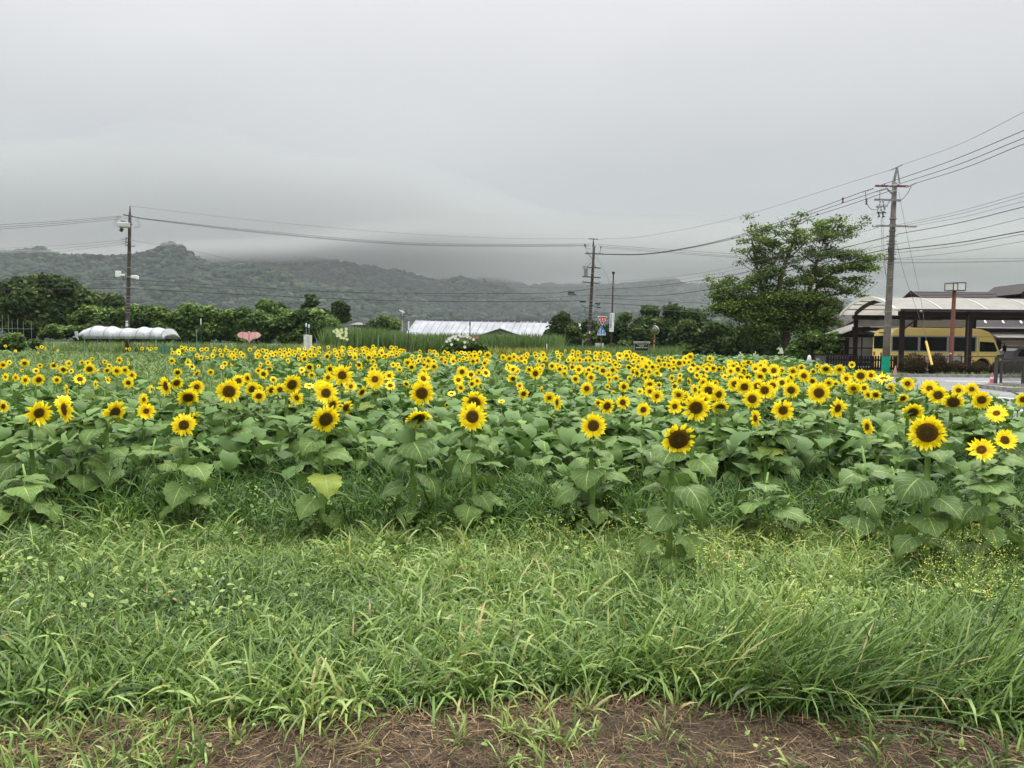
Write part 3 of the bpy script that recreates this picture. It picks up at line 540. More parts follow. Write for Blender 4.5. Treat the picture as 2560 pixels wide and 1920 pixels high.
# right pole
D = 38; t, b = pole(2213, (2237, 457), D, .19, .115, M_conc, 'tall leaning concrete utility pole with green band beside the carport')
top = W(2237, 457, D)-b
bands(t, b, top, [2.6, 3.3, 4.6, 5.0, 5.6, 5.75, 6.0, 6.6, 6.75, 7.4, 7.7, 8.0], .175)
zg0, zg1 = W(2214, 929, D).z-b.z, W(2214, 891, D).z-b.z; MB().tube([top*(zg0/top.z), top*(zg1/top.z)], [.199, .193], 24).build('green_band', M_green, t)
mb = MB(); mb.bar(W(2236, 457, D)-b, W(2243, 418, D)-b, .06); mb.bar(W(2230, 462, D)-b, W(2242, 418, D)-b, .05); mb.bar(W(2249, 458, D)-b, W(2243, 418, D)-b, .05); mb.bar(W(2228, 425, D)-b, W(2256, 412, D)-b, .05); mb.build('top_bracket', M_steel, t)
arm(t, b, D, (2183, 467), (2267, 468), .09, M_rust); arm(t, b, D, (2181, 501), (2246, 503), .09, M_steel); arm(t, b, D, (2184, 566), (2285, 568), .08, M_steel)
MB().bar(W(2216, 470, D)-b, W(2233, 488, D)-b, .05).build('brace', M_steel, t); MB().bar(W(2233, 488, D)-b, W(2218, 512, D)-b, .03).build('brace', M_steel, t)
for p, a in [((2163, 477), .35), ((2176, 473), .35), ((2206, 461), .35), ((2198, 476), .35), ((2210, 473), .3), ((2240, 463), .3), ((2283, 460), .45), ((2272, 465), .3), ((2190, 566), 0), ((2278, 566), 0), ((2234, 478), .3), ((2226, 464), 0.3)]: ins(t, b, D-.25, p, .34, .075, a)
for px, py in [(2199, 511), (2209, 511), (2194, 523), (2203, 524), (2212, 522)]: ins(t, b, D-.4, (px, py), .42, .07, math.pi/2+rnd(-.2, .2), None, 'switch')
for p0, p1 in [((2190, 517), (2219, 515)), ((2192, 532), (2215, 532)), ((2194, 543), (2200, 541)), ((2205, 543), (2212, 541)), ((2196, 528), (2198, 542)), ((2206, 528), (2208, 542))]: MB().bar(W(*p0, D-.4)-b, W(*p1, D-.4)-b, .05).build('switch_frame', M_dark, t)
ins(t, b, D-.3, (2166, 504), .3, .08, math.pi/2, M_dark, 'arrester')
def jump(t, b, d, pts, r=.014, m=None): return MB().tube([W(*p, d)-b for p in pts], r, 5, False).build('jumper_cable', m or M_wire, t)
jump(t, b, D-.3, [(2164, 480), (2165, 500)]); jump(t, b, D-.3, [(2167, 508), (2172, 518), (2180, 524), (2190, 524)]); jump(t, b, D-.3, [(2278, 466), (2270, 482), (2258, 497), (2245, 505)]); jump(t, b, D-.3, [(2200, 478), (2199, 500)])
jump(t, b, D-.3, [(2203, 543), (2205, 640), (2215, 690)], .01, M_wireg); jump(t, b, D-.3, [(2207, 543), (2210, 640), (2217, 700)], .01, M_wireg)
for py in (590, 603, 610, 623, 630, 636, 645, 649): k = (py-457)/(935-457); c = 2237-27*k; MB().bar(W(c-13, py, D-.25)-b, W(c+13, py, D-.25)-b, .035).build('cable_clamp', M_dark, t)
bx = W(2224, 625, D-.25)-b; MB().box(bx.x-.07, bx.x+.07, bx.y-.06, bx.y+.06, bx.z-.13, bx.z+.13).build('junction_box', M_dark, t, bevel=.02)
# middle pole
D = 66; t, b = pole(1469, (1485, 618), D, .175, .11, M_brownp, 'middle utility pole with four crossarms left of the stop sign')
top = W(1485, 618, D)-b; bands(t, b, top, [1.6, 2.2, 2.8, 3.2, 3.6, 3.9, 4.2, 4.4, 4.7, 5.0, 6.2, 7.4], .165)
mb = MB(); mb.bar(W(1483, 618, D)-b, W(1483.5, 598, D)-b, .07); mb.bar(W(1481, 617, D)-b, W(1483, 604, D)-b, .05); mb.bar(W(1486, 617, D)-b, W(1484, 604, D)-b, .05); mb.bar(W(1472, 597, D)-b, W(1495, 598, D)-b, .07); mb.build('top_bracket', M_dark, t)
for p0, p1 in [((1462, 634), (1508, 636)), ((1456, 668), (1501, 671)), ((1455, 692), (1501, 695)), ((1455, 706), (1500, 709))]: arm(t, b, D, p0, p1, .09, M_dark)
for p0, p1 in [((1472, 636), (1479, 645)), ((1467, 668), (1478, 656)), ((1490, 669), (1483, 658)), ((1487, 618), (1490, 613)), ((1484, 622), (1489, 617))]: MB().bar(W(*p0, D-.2)-b, W(*p1, D-.2)-b, .05).build('brace', M_dark, t)
for p in [(1462, 612), (1464, 615), (1502, 618)]: ins(t, b, D-.3, p, .22, .09, math.pi/2, M_dark)
for p in [(1466, 633), (1476, 633), (1494, 634), (1500, 633), (1506, 635), (1458, 704), (1465, 704), (1498, 706), (1459, 712), (1468, 716), (1492, 715), (1499, 712)]: ins(t, b, D-.3, p, .25, .07, math.pi/2)
c = W(1464.5, 682, D-.6)-b; mb = MB(); mb.tube([c-Vector((0, 0, .34)), c+Vector((0, 0, .38))], [.16, .17], 12); mb.tube([c+Vector((0, 0, .38)), c+Vector((0, 0, .5))], [.17, .1], 12); mb.build('transformer', mat('transformer_grey', (.16, .18, .18), rough=.5), t)
for dx in (-.22, .22): MB().tube([c+Vector((dx, 0, .3)), c+Vector((dx, 0, .62))], [.05, .03], 8).build('bushing', M_porc, t)
jump(t, b, D-.4, [(1462, 613), (1463, 621), (1470, 632)], .02, M_wireg); jump(t, b, D-.4, [(1464, 616), (1468, 621), (1478, 623)], .02, M_wireg); jump(t, b, D-.4, [(1502, 619), (1500, 630), (1499, 634)], .02); jump(t, b, D-.4, [(1486, 640), (1474, 650), (1459, 666)], .014, M_wireg)
jump(t, b, D-.4, [(1471, 770), (1462, 768), (1455, 764)], .03); jump(t, b, D-.4, [(1478, 760), (1488, 768), (1500, 760)], .03)
c = W(1474, 831, D-.25)-b; MB().box(c.x-.05, c.x+.05, c.y-.03, c.y+.02, c.z-.12, c.z+.12).build('number_plate', M_white, t)
# left pole
D = 60; t, b = pole(317.5, (325, 537), D, .17, .12, M_brownp, 'left utility pole behind the white tunnel, with a transformer near its top')
top = W(325, 537, D)-b; bands(t, b, top, [1.3, 2.4, 3.4, 3.6, 3.9, 4.1, 4.4, 4.7, 5.4, 6.2, 7.0, 8.2], .165)
MB().tube([W(324.5, 537, D)-b, W(325, 528, D)-b, W(325, 514, D)-b], [.1, .06, .03], 8).build('top_bracket', M_dark, t)
for p0, p1 in [((312, 538), (352, 546)), ((306, 553), (334, 562)), ((317, 613), (337, 617))]: arm(t, b, D, p0, p1, .08, M_dark)
arm(t, b, D, (290, 689), (346, 694), .08, M_steel)
for p in [(296, 540), (303, 542), (314, 545), (340, 543), (348, 546), (308, 598), (309, 604), (310, 609), (330, 601), (333, 614), (335, 615)]: ins(t, b, D-.3, p, .3, .06, .1)
c = W(310, 563, D-.5)-b; MB().box(c.x-.42, c.x+.42, c.y-.2, c.y+.2, c.z-.2, c.z+.22).build('switchgear_box', mat('light_grey_paint', (.42, .43, .43), rough=.5), t, bevel=.09)
c = W(303, 575, D-.5)-b; MB().tube([c-Vector((.05, 0, .12)), c+Vector((.08, 0, .14))], [.12, .14], 10).build('arrester', M_dark, t)
MB().bar(W(315, 592, D-.2)-b, W(315, 608, D-.2)-b, .05).build('bracket', M_dark, t); MB().bar(W(315, 596, D-.2)-b, W(324, 597, D-.2)-b, .05).build('bracket', M_dark, t); MB().bar(W(315, 606, D-.2)-b, W(324, 607, D-.2)-b, .05).build('bracket', M_dark, t)
for px, py, w_, h in [(295.5, 685, .19, .24), (308, 688, .10, .09), (335, 692, .2, .12), (343, 694, .1, .14)]:
    c = W(px, py, D-.3)-b; MB().box(c.x-w_, c.x+w_, c.y-.12, c.y+.12, c.z-h, c.z+h).build('equipment_box', M_white, t, bevel=.03)
for pts in [[(296, 541), (288, 551), (284, 560), (288, 566), (299, 566)], [(303, 543), (291, 552), (291, 562), (299, 564)], [(338, 546), (346, 556), (346, 566), (336, 567)], [(345, 547), (351, 558), (350, 568), (334, 569)]]: jump(t, b, D-.3, pts, .014, M_wireg)
for py, h in [(804, .06), (812, .13)]: c = W(318, py, D-.2)-b; MB().box(c.x-.12, c.x+.06, c.y-.02, c.y+.03, c.z-h, c.z+h).build('number_plate', M_white, t)
# far small pole
D = 190; t, b = pole(1005, (1006, 778), D, .2, .14, mat('far_pole', (.3, .3, .28), rough=.8), 'small far utility pole left of the white roofed barn')
for p0, p1 in [((999, 787), (1013, 787)), ((1000, 792), (1012, 792)), ((1001, 797), (1011, 797))]: arm(t, b, D, p0, p1, .2, M_dark)
for p in [(1002, 778), (1008, 779)]: ins(t, b, D-.4, p, .9, .22, -.7, M_white)
# ---- wires ----
def wire(pts, d0, d1, r, lab, m=None, grp='overhead wires'):
    px = np.array([p[0] for p in pts], float); py = np.array([p[1] for p in pts], float); k = max(14, int(abs(px[-1]-px[0])/40)+2) if abs(px[-1]-px[0]) > 5 else 10
    # smooth through the points (Catmull-Rom), evaluated in angle space
    P = []; n = len(pts)
    for i in range(n-1):
        p0, p1, p2, p3 = [Vector(pts[min(max(j, 0), n-1)]) for j in (i-1, i, i+1, i+2)]
        for s in np.linspace(0, 1, 9)[:-1]:
            m1_ = (p2-p0)*.5*((p2-p1).length/max((p2-p0).length*.5, 1)); m2_ = (p3-p1)*.5*((p2-p1).length/max((p3-p1).length*.5, 1))
            P.append(p1*(2*s**3-3*s**2+1)+m1_*(s**3-2*s**2+s)+p2*(-2*s**3+3*s**2)+m2_*(s**3-s**2))
    P.append(Vector(pts[-1])); L = [(0)]
    for a, c in zip(P, P[1:]): L.append(L[-1]+(c-a).length)
    tot = L[-1]; Q = [W(p.x, p.y, 1/((1-l/tot)/d0+(l/tot)/d1)) for p, l in zip(P, L)]
    o = Q[0]; mb = MB().tube([q-o for q in Q], r*.78, 5, False); return tag(mb.build('overhead_wire', m or M_wire, None, loc=o), lab, 'wire', grp)
gL = 'wires left of the left utility pole'
for k, (a, c) in enumerate([(562, 540), (568, 543), (573, 547)]): wire([(-60, a+6), (0, a), (150, (a+c)/2+2), (298, c)], 55, 60, .02, ['top', 'middle', 'lowest'][k]+' of three high wires leaving the left utility pole towards the left edge', M_wireg)
for k, (a, c) in enumerate([(621, 600), (632, 605), (642, 610)]): wire([(-60, a+8), (0, a), (150, (a+c)/2+3), (308, c)], 55, 60, .013, ['top', 'middle', 'lowest'][k]+' of three thin wires over the hill left of the left pole', M_wireg)
for k, (a, c) in enumerate([(700, 698), (710, 710), (723, 720)]): wire([(-60, a), (0, a), (150, (a+c)/2+1), (318, c)], 55, 60, (.018, .018, .028)[k], ['upper', 'middle', 'lowest'][k]+' of three dark cables crossing the big round tree at the left')
for k, o in enumerate((0, 3, 5)): wire([(345, 544+o*.4), (640, 576+o), (1000, 606+o), (1280, 611+o), (1476, 610+o)], 60, 66, .022, ['upper', 'middle', 'lower'][k]+' of three high wires between left and middle utility poles', M_wireg)
wire([(325, 515), (640, 551), (1000, 583), (1280, 596), (1473, 597)], 60, 66, .013, 'thin topmost wire between the left and the middle utility pole', M_wireg)
wire([(334, 602), (480, 626), (640, 663), (900, 700), (1200, 716), (1460, 720)], 60, 66, .014, 'thin wire sloping down over the misty hills from the left utility pole', M_wireg)
wire([(330, 699), (640, 719), (900, 731), (1280, 734), (1400, 732)], 60, 65, .026, 'upper dark cable crossing the hills between left and middle poles')
wire([(322, 710), (640, 724), (900, 733), (1180, 742), (1280, 748), (1475, 738)], 60, 66, .018, 'middle thin cable crossing the hills between left and middle poles')
wire([(322, 721), (640, 738), (960, 751), (1280, 754), (1455, 752)], 60, 66, .034, 'lowest thick cable crossing the hills between left and middle poles')
wire([(1400, 732), (1420, 728), (1450, 726), (1475, 722)], 65, 66, .03, 'short thick cable end with the black splice box left of the middle pole')
wire([(1495, 598), (1600, 592), (1780, 559), (1920, 521), (2100, 464), (2230, 424)], 66, 38, .013, 'thin topmost wire rising from the middle pole to the right pole', M_wireg)
wire([(2256, 412), (2400, 360), (2560, 280), (2700, 205)], 38, 22, .011, 'thin topmost wire leaving the right pole at the top right', M_wireg)
for k, (o, e) in enumerate([((2060, 515), (2158, 479)), ((2085, 515), (2196, 477)), ((2105, 518), (2228, 476))]):
    wire([(1506, 635+k*.6), (1600, 635+k), (1680, 626+k), (1800, 601+k*2), (1920, 565+k*5), o, e], 66, 38, .02, ['upper', 'middle', 'lower'][k]+' of three wires rising from middle pole to right pole crossarm')
for k, (a, c) in enumerate([((2208, 461), (2560, 326)), ((2242, 462), (2560, 345)), ((2287, 459), (2560, 360))]): wire([a, ((a[0]+c[0])/2, (a[1]+c[1])/2+6), c, (c[0]+110, c[1]-(a[1]-c[1])*.35)], 38, 24, .018, ['upper', 'middle', 'lower'][k]+' of three heavy wires leaving the right pole at the upper right')
for k, (a, m_, c) in enumerate([((1492, 611), (1880, 637), (2214, 648)), ((1494, 615), (1880, 643), (2212, 655)), ((1500, 619), (1880, 646), (2212, 657))][:3]): wire([a, ((a[0]+m_[0])/2, (a[1]+m_[1])/2+1), m_, c, (2560, 650+k*1.5-(4 if k == 0 else 0)), (2700, 645)], 66, 70, .02, ['upper', 'middle', 'lower'][k]+' of three wires sagging behind the big tree to the right edge', M_wireg)
for k, pts in enumerate([[(1500, 706), (1700, 690), (1870, 658), (2195, 569)], [(1500, 713), (1700, 699), (1870, 668), (2224, 594)], [(1490, 724), (1640, 715), (1870, 679), (2226, 590)], [(1490, 738), (1640, 739), (1780, 722), (2000, 670), (2224, 622)], [(1490, 729), (1700, 712), (2224, 611)], [(1500, 740), (1800, 700), (2224, 632)]][:5]):
    wire(pts, 66, 38, (.012, .012, .022, .028, .014)[k], ['highest', 'second highest', 'third highest', 'lowest thick', 'thin fourth'][k]+' lower wire from the middle pole behind the maple to the right pole', M_wire if k in (2, 3) else M_wireg)
for k, (a, c) in enumerate([((2245, 562), (2560, 482)), ((2245, 567), (2560, 491)), ((2290, 564), (2560, 503)), ((2240, 586), (2560, 517)), ((2240, 610), (2560, 545)), ((2242, 624), (2560, 578)), ((2242, 632), (2560, 585)), ((2242, 647), (2560, 603))]):
    wire([a, ((a[0]+c[0])/2, (a[1]+c[1])/2+5), c, (c[0]+120, c[1]-(a[1]-c[1])*.42)], 38, 25, (.011, .011, .011, .02, .013, .026, .015, .011)[k], ['first', 'second', 'third', 'fourth, thick', 'fifth', 'sixth, thickest', 'seventh', 'eighth, lowest'][k]+' from top of the lower wires fanning right from the right pole', M_wire if k in (3, 5) else M_wireg)
for k, pts in enumerate([[(1500, 738), (1700, 751), (1870, 763), (2000, 770)], [(1486, 744), (1700, 755), (1860, 764), (2000, 772)], [(1500, 757), (1700, 770), (1860, 782), (2000, 790)], [(1500, 768), (1700, 778), (1860, 788)]]): wire(pts, 66, 62, (.014, .02, .028, .014)[k], ['highest', 'second', 'third, thick', 'lowest'][k]+' of the cables sloping down right from the middle pole', M_wire if k in (1, 2) else M_wireg)
wire([(2247, 480), (2270, 600), (2304, 760), (2316, 856)], 38, 35.5, .012, 'longer guy wire from the right pole down to the yellow guard', M_wireg, 'guy wires')
wire([(2242, 610), (2262, 690), (2292, 775), (2300, 800)], 38, 37, .012, 'shorter guy wire from halfway up the right pole', M_wireg, 'guy wires')
wire([(1491, 640), (1530, 715), (1576, 795)], 66, 70, .014, 'guy wire slanting down right from the middle pole behind the white sign', M_wireg, 'guy wires')
# splice boxes and spacers on the wires
def thingbox(name, px, py, d, wx, wz, lab, catg, m, wy=.08, bev=.02, rz=0, grp=None):
    c = W(px, py, d); o = MB().box(-wx, wx, -wy, wy, -wz, wz).build(name, m, None, bevel=bev, loc=c); o.rotation_euler[1] = rz; return tag(o, lab, catg, grp)
thingbox('splice_box', 1428, 731.5, 65, .28, .08, 'black splice box hanging on the cable left of the middle pole', 'splice box', M_wire)
thingbox('splice_box', 1430, 736.8, 65, .38, .045, 'flat black bar hanging under the splice box left of the middle pole', 'splice box', M_wire)
thingbox('splice_box', 1457, 754, 65.5, .26, .08, 'black wedge shaped cable splice touching the middle pole on its left', 'splice box', M_wire)
thingbox('splice_box', 1494, 759, 65.5, .22, .07, 'upper black cable splice just right of the middle pole', 'splice box', M_wire)
thingbox('splice_box', 1497, 768.5, 65.5, .17, .05, 'lower small black cable splice right of the middle pole', 'splice box', M_wire)
c = W(2107, 500.5, 42); tag(MB().tube([(0, 0, -.13), (0, 0, -.05), (0, 0, .05), (0, 0, .13)], [.075, .045, .045, .075], 10).build('wire_spacer', M_rust, None, loc=c), 'small dark spool shaped marker on the wire left of the right pole', 'marker')
# yellow guy guard
p0, p1 = W(2315, 853, 35.5), W(2330, 912, 35); tag(MB().tube([(0, 0, 0), p1-p0], .052, 10).build('guy_guard', mat('guard_yellow', (.72, .48, .12), rough=.5), None, loc=p0), 'slanting yellow guy wire guard in front of the bus', 'guy guard')
c = W(2302, 778, 37); tag(MB().ball((0, 0, 0), .055, 10).build('guy_insulator', M_porc, None, loc=c, smooth=True), 'small white ball insulator on the guy wire before the carport beam', 'insulator')
# ---------------- road, kerbs, verge ----------------
def patch(name, poly, z, m, res=1.0, label=None):
    import bmesh
    bm = bmesh.new(); vs = [bm.verts.new((x, y, 0)) for x, y in poly]; bm.faces.new(vs)
    xs = [p[0] for p in poly]; ys = [p[1] for p in poly]
    for a in np.arange(min(xs)+res, max(xs), res*2): bmesh.ops.bisect_plane(bm, geom=bm.verts[:]+bm.edges[:]+bm.faces[:], plane_co=(a, 0, 0), plane_no=(1, 0, 0))
    for a in np.arange(min(ys)+res, max(ys), res*2): bmesh.ops.bisect_plane(bm, geom=bm.verts[:]+bm.edges[:]+bm.faces[:], plane_co=(0, a, 0), plane_no=(0, 1, 0))
    for q in bm.verts: q.co.z = float(gz(q.co.x, q.co.y))+z
    me = bpy.data.meshes.new(name); bm.to_mesh(me); bm.free(); me.materials.append(m); return link(name, me)
M_asph = mat('asphalt', (.135, .135, .14), rough=.75, var=.18, scale=.8, bump=.3, bscale=60); M_line = mat('road_paint', (.62, .62, .60), rough=.6, var=.15, scale=6); M_kerb = mat('kerb_concrete', (.22, .21, .20), rough=.85, var=.3, scale=5)
tag(patch('road', [(9.3, 8), (10.6, 15.4), (13.2, 24), (15.8, 33), (17.6, 66), (23.6, 66), (18.6, 39), (18.3, 36.2), (46, 36.2), (46, 8)], .05, M_asph), kind='structure')
tag(patch('lot', [(20, 39.4), (46, 39.4), (46, 54), (20, 54)], .06, mat('lot_asphalt', (.11, .11, .112), rough=.8, var=.2, scale=1.2, bump=.3, bscale=50)), kind='structure')
for poly in [[(18.9, 32.15), (46, 32.1), (46, 32.3), (18.9, 32.35)], [(18.6, 28.0), (46, 27.9), (46, 28.08), (18.6, 28.18)], [(14.35, 24.5), (15.0, 21), (15.9, 15), (16.05, 15), (15.15, 21), (14.5, 24.5)], [(12.2, 19.2), (12.75, 15.5), (12.9, 15.5), (12.35, 19.2)]]:
    tag(patch('road_marking', poly, .058, M_line), kind='structure')
def kerb(pts, name='kerb'):
    mb = MB()
    for a, b_ in zip(pts, pts[1:]):
        A_, B_ = G(*a), G(*b_); n = max(1, int((B_-A_).length/.6))
        for i in range(n):
            p = A_.lerp(B_, (i+.01)/n); q = A_.lerp(B_, (i+.99)/n); mb.bar(p+Vector((0, 0, .07)), q+Vector((0, 0, .07)), .16, .26)
    return tag(mb.build(name, M_kerb), kind='structure')
kerb([(23.4, 64), (18.5, 39), (18.2, 36.3), (19, 36.1), (44, 36.1)])
kerb([(17.0, 25.2), (17.3, 27.6), (30, 27.6)]); kerb([(17.0, 25.2), (30, 24.9)])
tag(patch('verge', [(18.4, 36.3), (44, 36.3), (44, 39.3), (19, 39.3)], .12, mat('verge_soil', (.05, .07, .025), rough=.9, var=.3, scale=2)), kind='structure')
tag(patch('island', [(17.1, 25.3), (30, 25.0), (30, 27.5), (17.4, 27.5)], .12, mat('island_soil', (.09, .085, .06), rough=.9, var=.3, scale=2)), kind='structure')
def tufts(n, x0, x1, y0, y1, h, hue, z=.12, wd=(.02, .04), m=M_grass, lab='', nm='verge_grass'):
    x = x0+(x1-x0)*rs.rand(n); y = y0+(y1-y0)*rs.rand(n); k = vnoise(x, y, 1.2, 8) > .3; x, y = x[k], y[k]; n = len(x)
    v, q = blades(np.stack([x, y, gz(x, y)+z], -1), rs.rand(n)*6.28, h[0]+(h[1]-h[0])*rs.rand(n), wd[0]+(wd[1]-wd[0])*rs.rand(n), .3*np.abs(rs.randn(n)), 1.2*rs.rand(n), 2)
    put(nm, [(v, q, np.repeat(np.clip(hue+.2*rs.randn(n), 0, .9), 6))], m, lab, 'grass')
tufts(5200, 18.6, 44, 36.4, 39.2, (.08, .26), .42, lab='weedy grass on the verge below the round clipped shrubs'); tufts(500, 17.3, 30, 25.4, 27.4, (.05, .2), .5, lab='sparse weeds on the road island by the mesh gate')
x, y = gr(1, 0, 1, 1, 2)
# ---------------- carport ----------------
b = G(24.6, 43); t = empty('carport', b, 'dark brown steel bus carport with an arched translucent white roof', 'carport')
M_poly = mat('polycarbonate_white', (.58, .565, .53), rough=.45, var=.06, scale=2, trans=.72); M_polyg = mat('polycarbonate_grey', (.30, .31, .32), rough=.3, var=.2, scale=1.5)
bz = b.z; yf, yb = 40.0-43, 45.4-43; ze = 3.68-bz; zr_ = 4.5-bz; x0 = 20.3-24.6; x1 = 14.5
def arc(y): u = (y-(yf+yb)/2)/3.25; return ze+(zr_-ze)*(1-u*u)
ny = 18; Y = np.linspace((yf+yb)/2-3.25, (yf+yb)/2+3.25, ny); mb = MB()
mb.prism([(x0, a, arc(a)) for a in Y]+[(x0, a, arc(a)-.03) for a in Y[::-1]], (x1-x0, 0, 0)); mb.build('roof_sheet', M_poly, t)
for k in range(8):
    xx = x0+.06+k*2.42; mb = MB(); mb.prism([(xx-.02, a, arc(a)+.003) for a in Y]+[(xx-.02, a, arc(a)+.04) for a in Y[::-1]], (.04, 0, 0)); mb.build('roof_rib', mat('rib_cream', (.50, .49, .45), rough=.5), t)
mb = MB(); mb.prism([(x0-.06, a, arc(a)+.06) for a in Y]+[(x0-.06, a, arc(a)-.12) for a in Y[::-1]], (.055, 0, 0)); mb.build('roof_edge', mat('edge_cream', (.62, .60, .54), rough=.5), t)
for k in range(1, 9): a = Y[0]+k*6.5/9; MB().box(x0, x1, a-.015, a+.015, arc(a)-.08, arc(a)-.032).build('purlin', M_browng, t)
for k, xx in enumerate((21.0-24.6, 0, 3.6, 7.2, 10.8)):
    for yy, nm in ((yf, 'post'), (yb, 'post')): MB().box(xx-(.13 if yy == yf and k in (1, 2) else .1), xx+(.13 if yy == yf and k in (1, 2) else .1), yy-.1, yy+.1, -.05, ze-.05).build(nm, M_browng, t)
    YY = np.linspace(yf-.1, yb+.1, 14); mb = MB(); mb.prism([(xx-.06, a, arc(a)-.09) for a in YY]+[(xx-.06, a, arc(a)-.30) for a in YY[::-1]], (.12, 0, 0)); mb.build('arch_beam', M_browng, t)
MB().box(x0+.5, x1, yf-.09, yf+.09, ze-.32, ze-.06).build('front_beam', M_browng, t); MB().box(x0+.3, x1, Y[0]-.08, Y[0]+.02, ze-.08, ze+.03).build('gutter', mat('gutter_dark', (.03, .028, .028), rough=.4), t)
MB().box(x0+.5, x1, yb-.09, yb+.09, ze-.30, ze-.06).build('back_beam', M_browng, t); MB().box(x0+.5, x1, yb-.07, yb+.07, 2.45, 2.65).build('back_beam', M_browng, t); MB().box(x0+.5, x1, yb-.05, yb+.05, ze-.86, ze-.78).build('back_beam', M_browng, t)
for k, (a, c) in enumerate([(-3.5, -.1), (.1, 3.5)]): MB().box(a, c, yb-.02, yb+.02, ze-.76, ze-.34).build('back_panel', M_polyg if k == 0 else mat('panel_beige', (.36, .34, .31), rough=.5), t)
MB().bar((-3.6, yf, ze-1.1), (-2.6, yf, ze-.3), .07).build('knee_brace', M_browng, t)
MB().tube([(-.15, yf-.15, 0), (-.15, yf-.15, ze-.35), (-.05, yf-.25, ze-.05)], .045, 8).build('downpipe', M_dark, t)
# side wall with grey sheets at the back left + small lean-to canopy
b2 = G(19.8, 48.5); t = empty('lean_to', b2, 'low lean-to with slanting white roof panels behind the left end of the carport', 'canopy'); z0 = b2.z
mb = MB(); xo = -19.8; mb.prism([(20.55+xo, -2.3, 2.50-z0), (22.5+xo, -2.3, 3.22-z0), (22.5+xo, -2.3, 3.26-z0), (20.55+xo, -2.3, 2.55-z0)], (0, 2.6, 0)); mb.prism([(22.55+xo, -2.3, 2.56-z0), (26+xo, -2.3, 2.56-z0), (26+xo, .3, 3.02-z0), (22.55+xo, .3, 3.02-z0)], (0, 0, .04)); mb.build('roof_sheet', M_poly, t)
for a in (2.8, 4.2, 5.6): MB().bar((a, -2.25, 2.42-z0), (a, .25, 2.9-z0), .08, .10).build('rafter', M_browng, t)
MB().box(.6, 6.2, -2.4, -2.31, 2.28-z0, 2.46-z0).build('front_beam', M_browng, t); MB().bar((.72, -2.36, 2.42-z0), (2.75, -2.36, 3.12-z0), .09, .14).build('front_beam', M_browng, t)
for a in (1.05, 4.2): MB().box(a-.09, a+.09, -2.4, -2.22, -.05, 2.25-z0).build('post', M_browng, t)
for k, (a, c) in enumerate([(1.2, 2.1), (2.2, 3.1), (3.2, 4.1)]):
    MB().box(a, c, -1.96, -1.93, 1.40, 2.15).build('wall_sheet', M_polyg, t); MB().box(a, c, -1.96, -1.93, .45, 1.32).build('wall_sheet', M_polyg, t)
# ---------------- buildings ----------------
M_roof = mat('roof_metal_brown', (.020, .015, .016), rough=.65, var=.15, scale=1.5); M_wallb = mat('wall_beige', (.42, .34, .28), rough=.8, var=.08, scale=1); M_wood = mat('wood_dark', (.02, .014, .011), rough=.7, var=.2); M_glassd = mat('dark_glass', (.012, .018, .018), rough=.08, spec=.6)
b3 = G(36, 60); z0 = b3.z; t = empty('community_building', b3, 'long dark roofed building with beige walls behind the bus carport', 'building')
zr3 = 1.6+143/F*60-z0; ze3 = zr3-1.35; xl = X(2286, 60)-36
MB().prism([(xl-.5, -3.2, ze3), (xl-.5, 0, zr3), (xl-.5, 3.2, ze3), (xl-.5, 3.2, ze3-.15), (xl-.5, 0, zr3-.17), (xl-.5, -3.2, ze3-.15)], (22, 0, 0)).build('roof', M_roof, t)
mb = MB()
for k in range(9): a = -3.2+k*.36; zz = ze3+(zr3-ze3)*(k*.36/3.2); mb.bar((xl-.4, a, zz+.03), (xl+21, a, zz+.03), .05, .03)
mb.build('roof_batten', M_roof, t)
MB().prism([(xl+.1, -3.0, ze3-.1), (xl+.1, 0, zr3-.17), (xl+.1, 3.0, ze3-.1), (xl+.1, 3.0, 0), (xl+.1, -3.0, 0)], (20, 0, 0)).build('wall', M_wood, t)
for s in (-1, 1): MB().bar((xl-.52, s*3.3, ze3-.12), (xl-.52, 0, zr3-.08), .06, .24).build('barge_board', M_wood, t)
dx0 = X(2490, 59)-36; MB().prism([(dx0, -3.6, zr3-1.0), (dx0, -3.6, zr3-.45), (dx0+.9, -3.6, zr3+.32), (dx0+9, -3.6, zr3+.36), (dx0+9, -3.6, zr3-1.0)], (0, 4.2, 0)).build('dormer', M_wood, t)
MB().prism([(dx0-.25, -3.8, zr3-.42), (dx0+.85, -3.8, zr3+.47), (dx0+9, -3.8, zr3+.5), (dx0+9, -3.8, zr3+.38), (dx0+.88, -3.8, zr3+.35), (dx0-.2, -3.8, zr3-.52)], (0, 4.8, 0)).build('dormer_roof', M_roof, t)
MB().box(dx0+1.6, dx0+7, -3.63, -3.6, zr3-.75, zr3+.05).build('window', M_glassd, t)
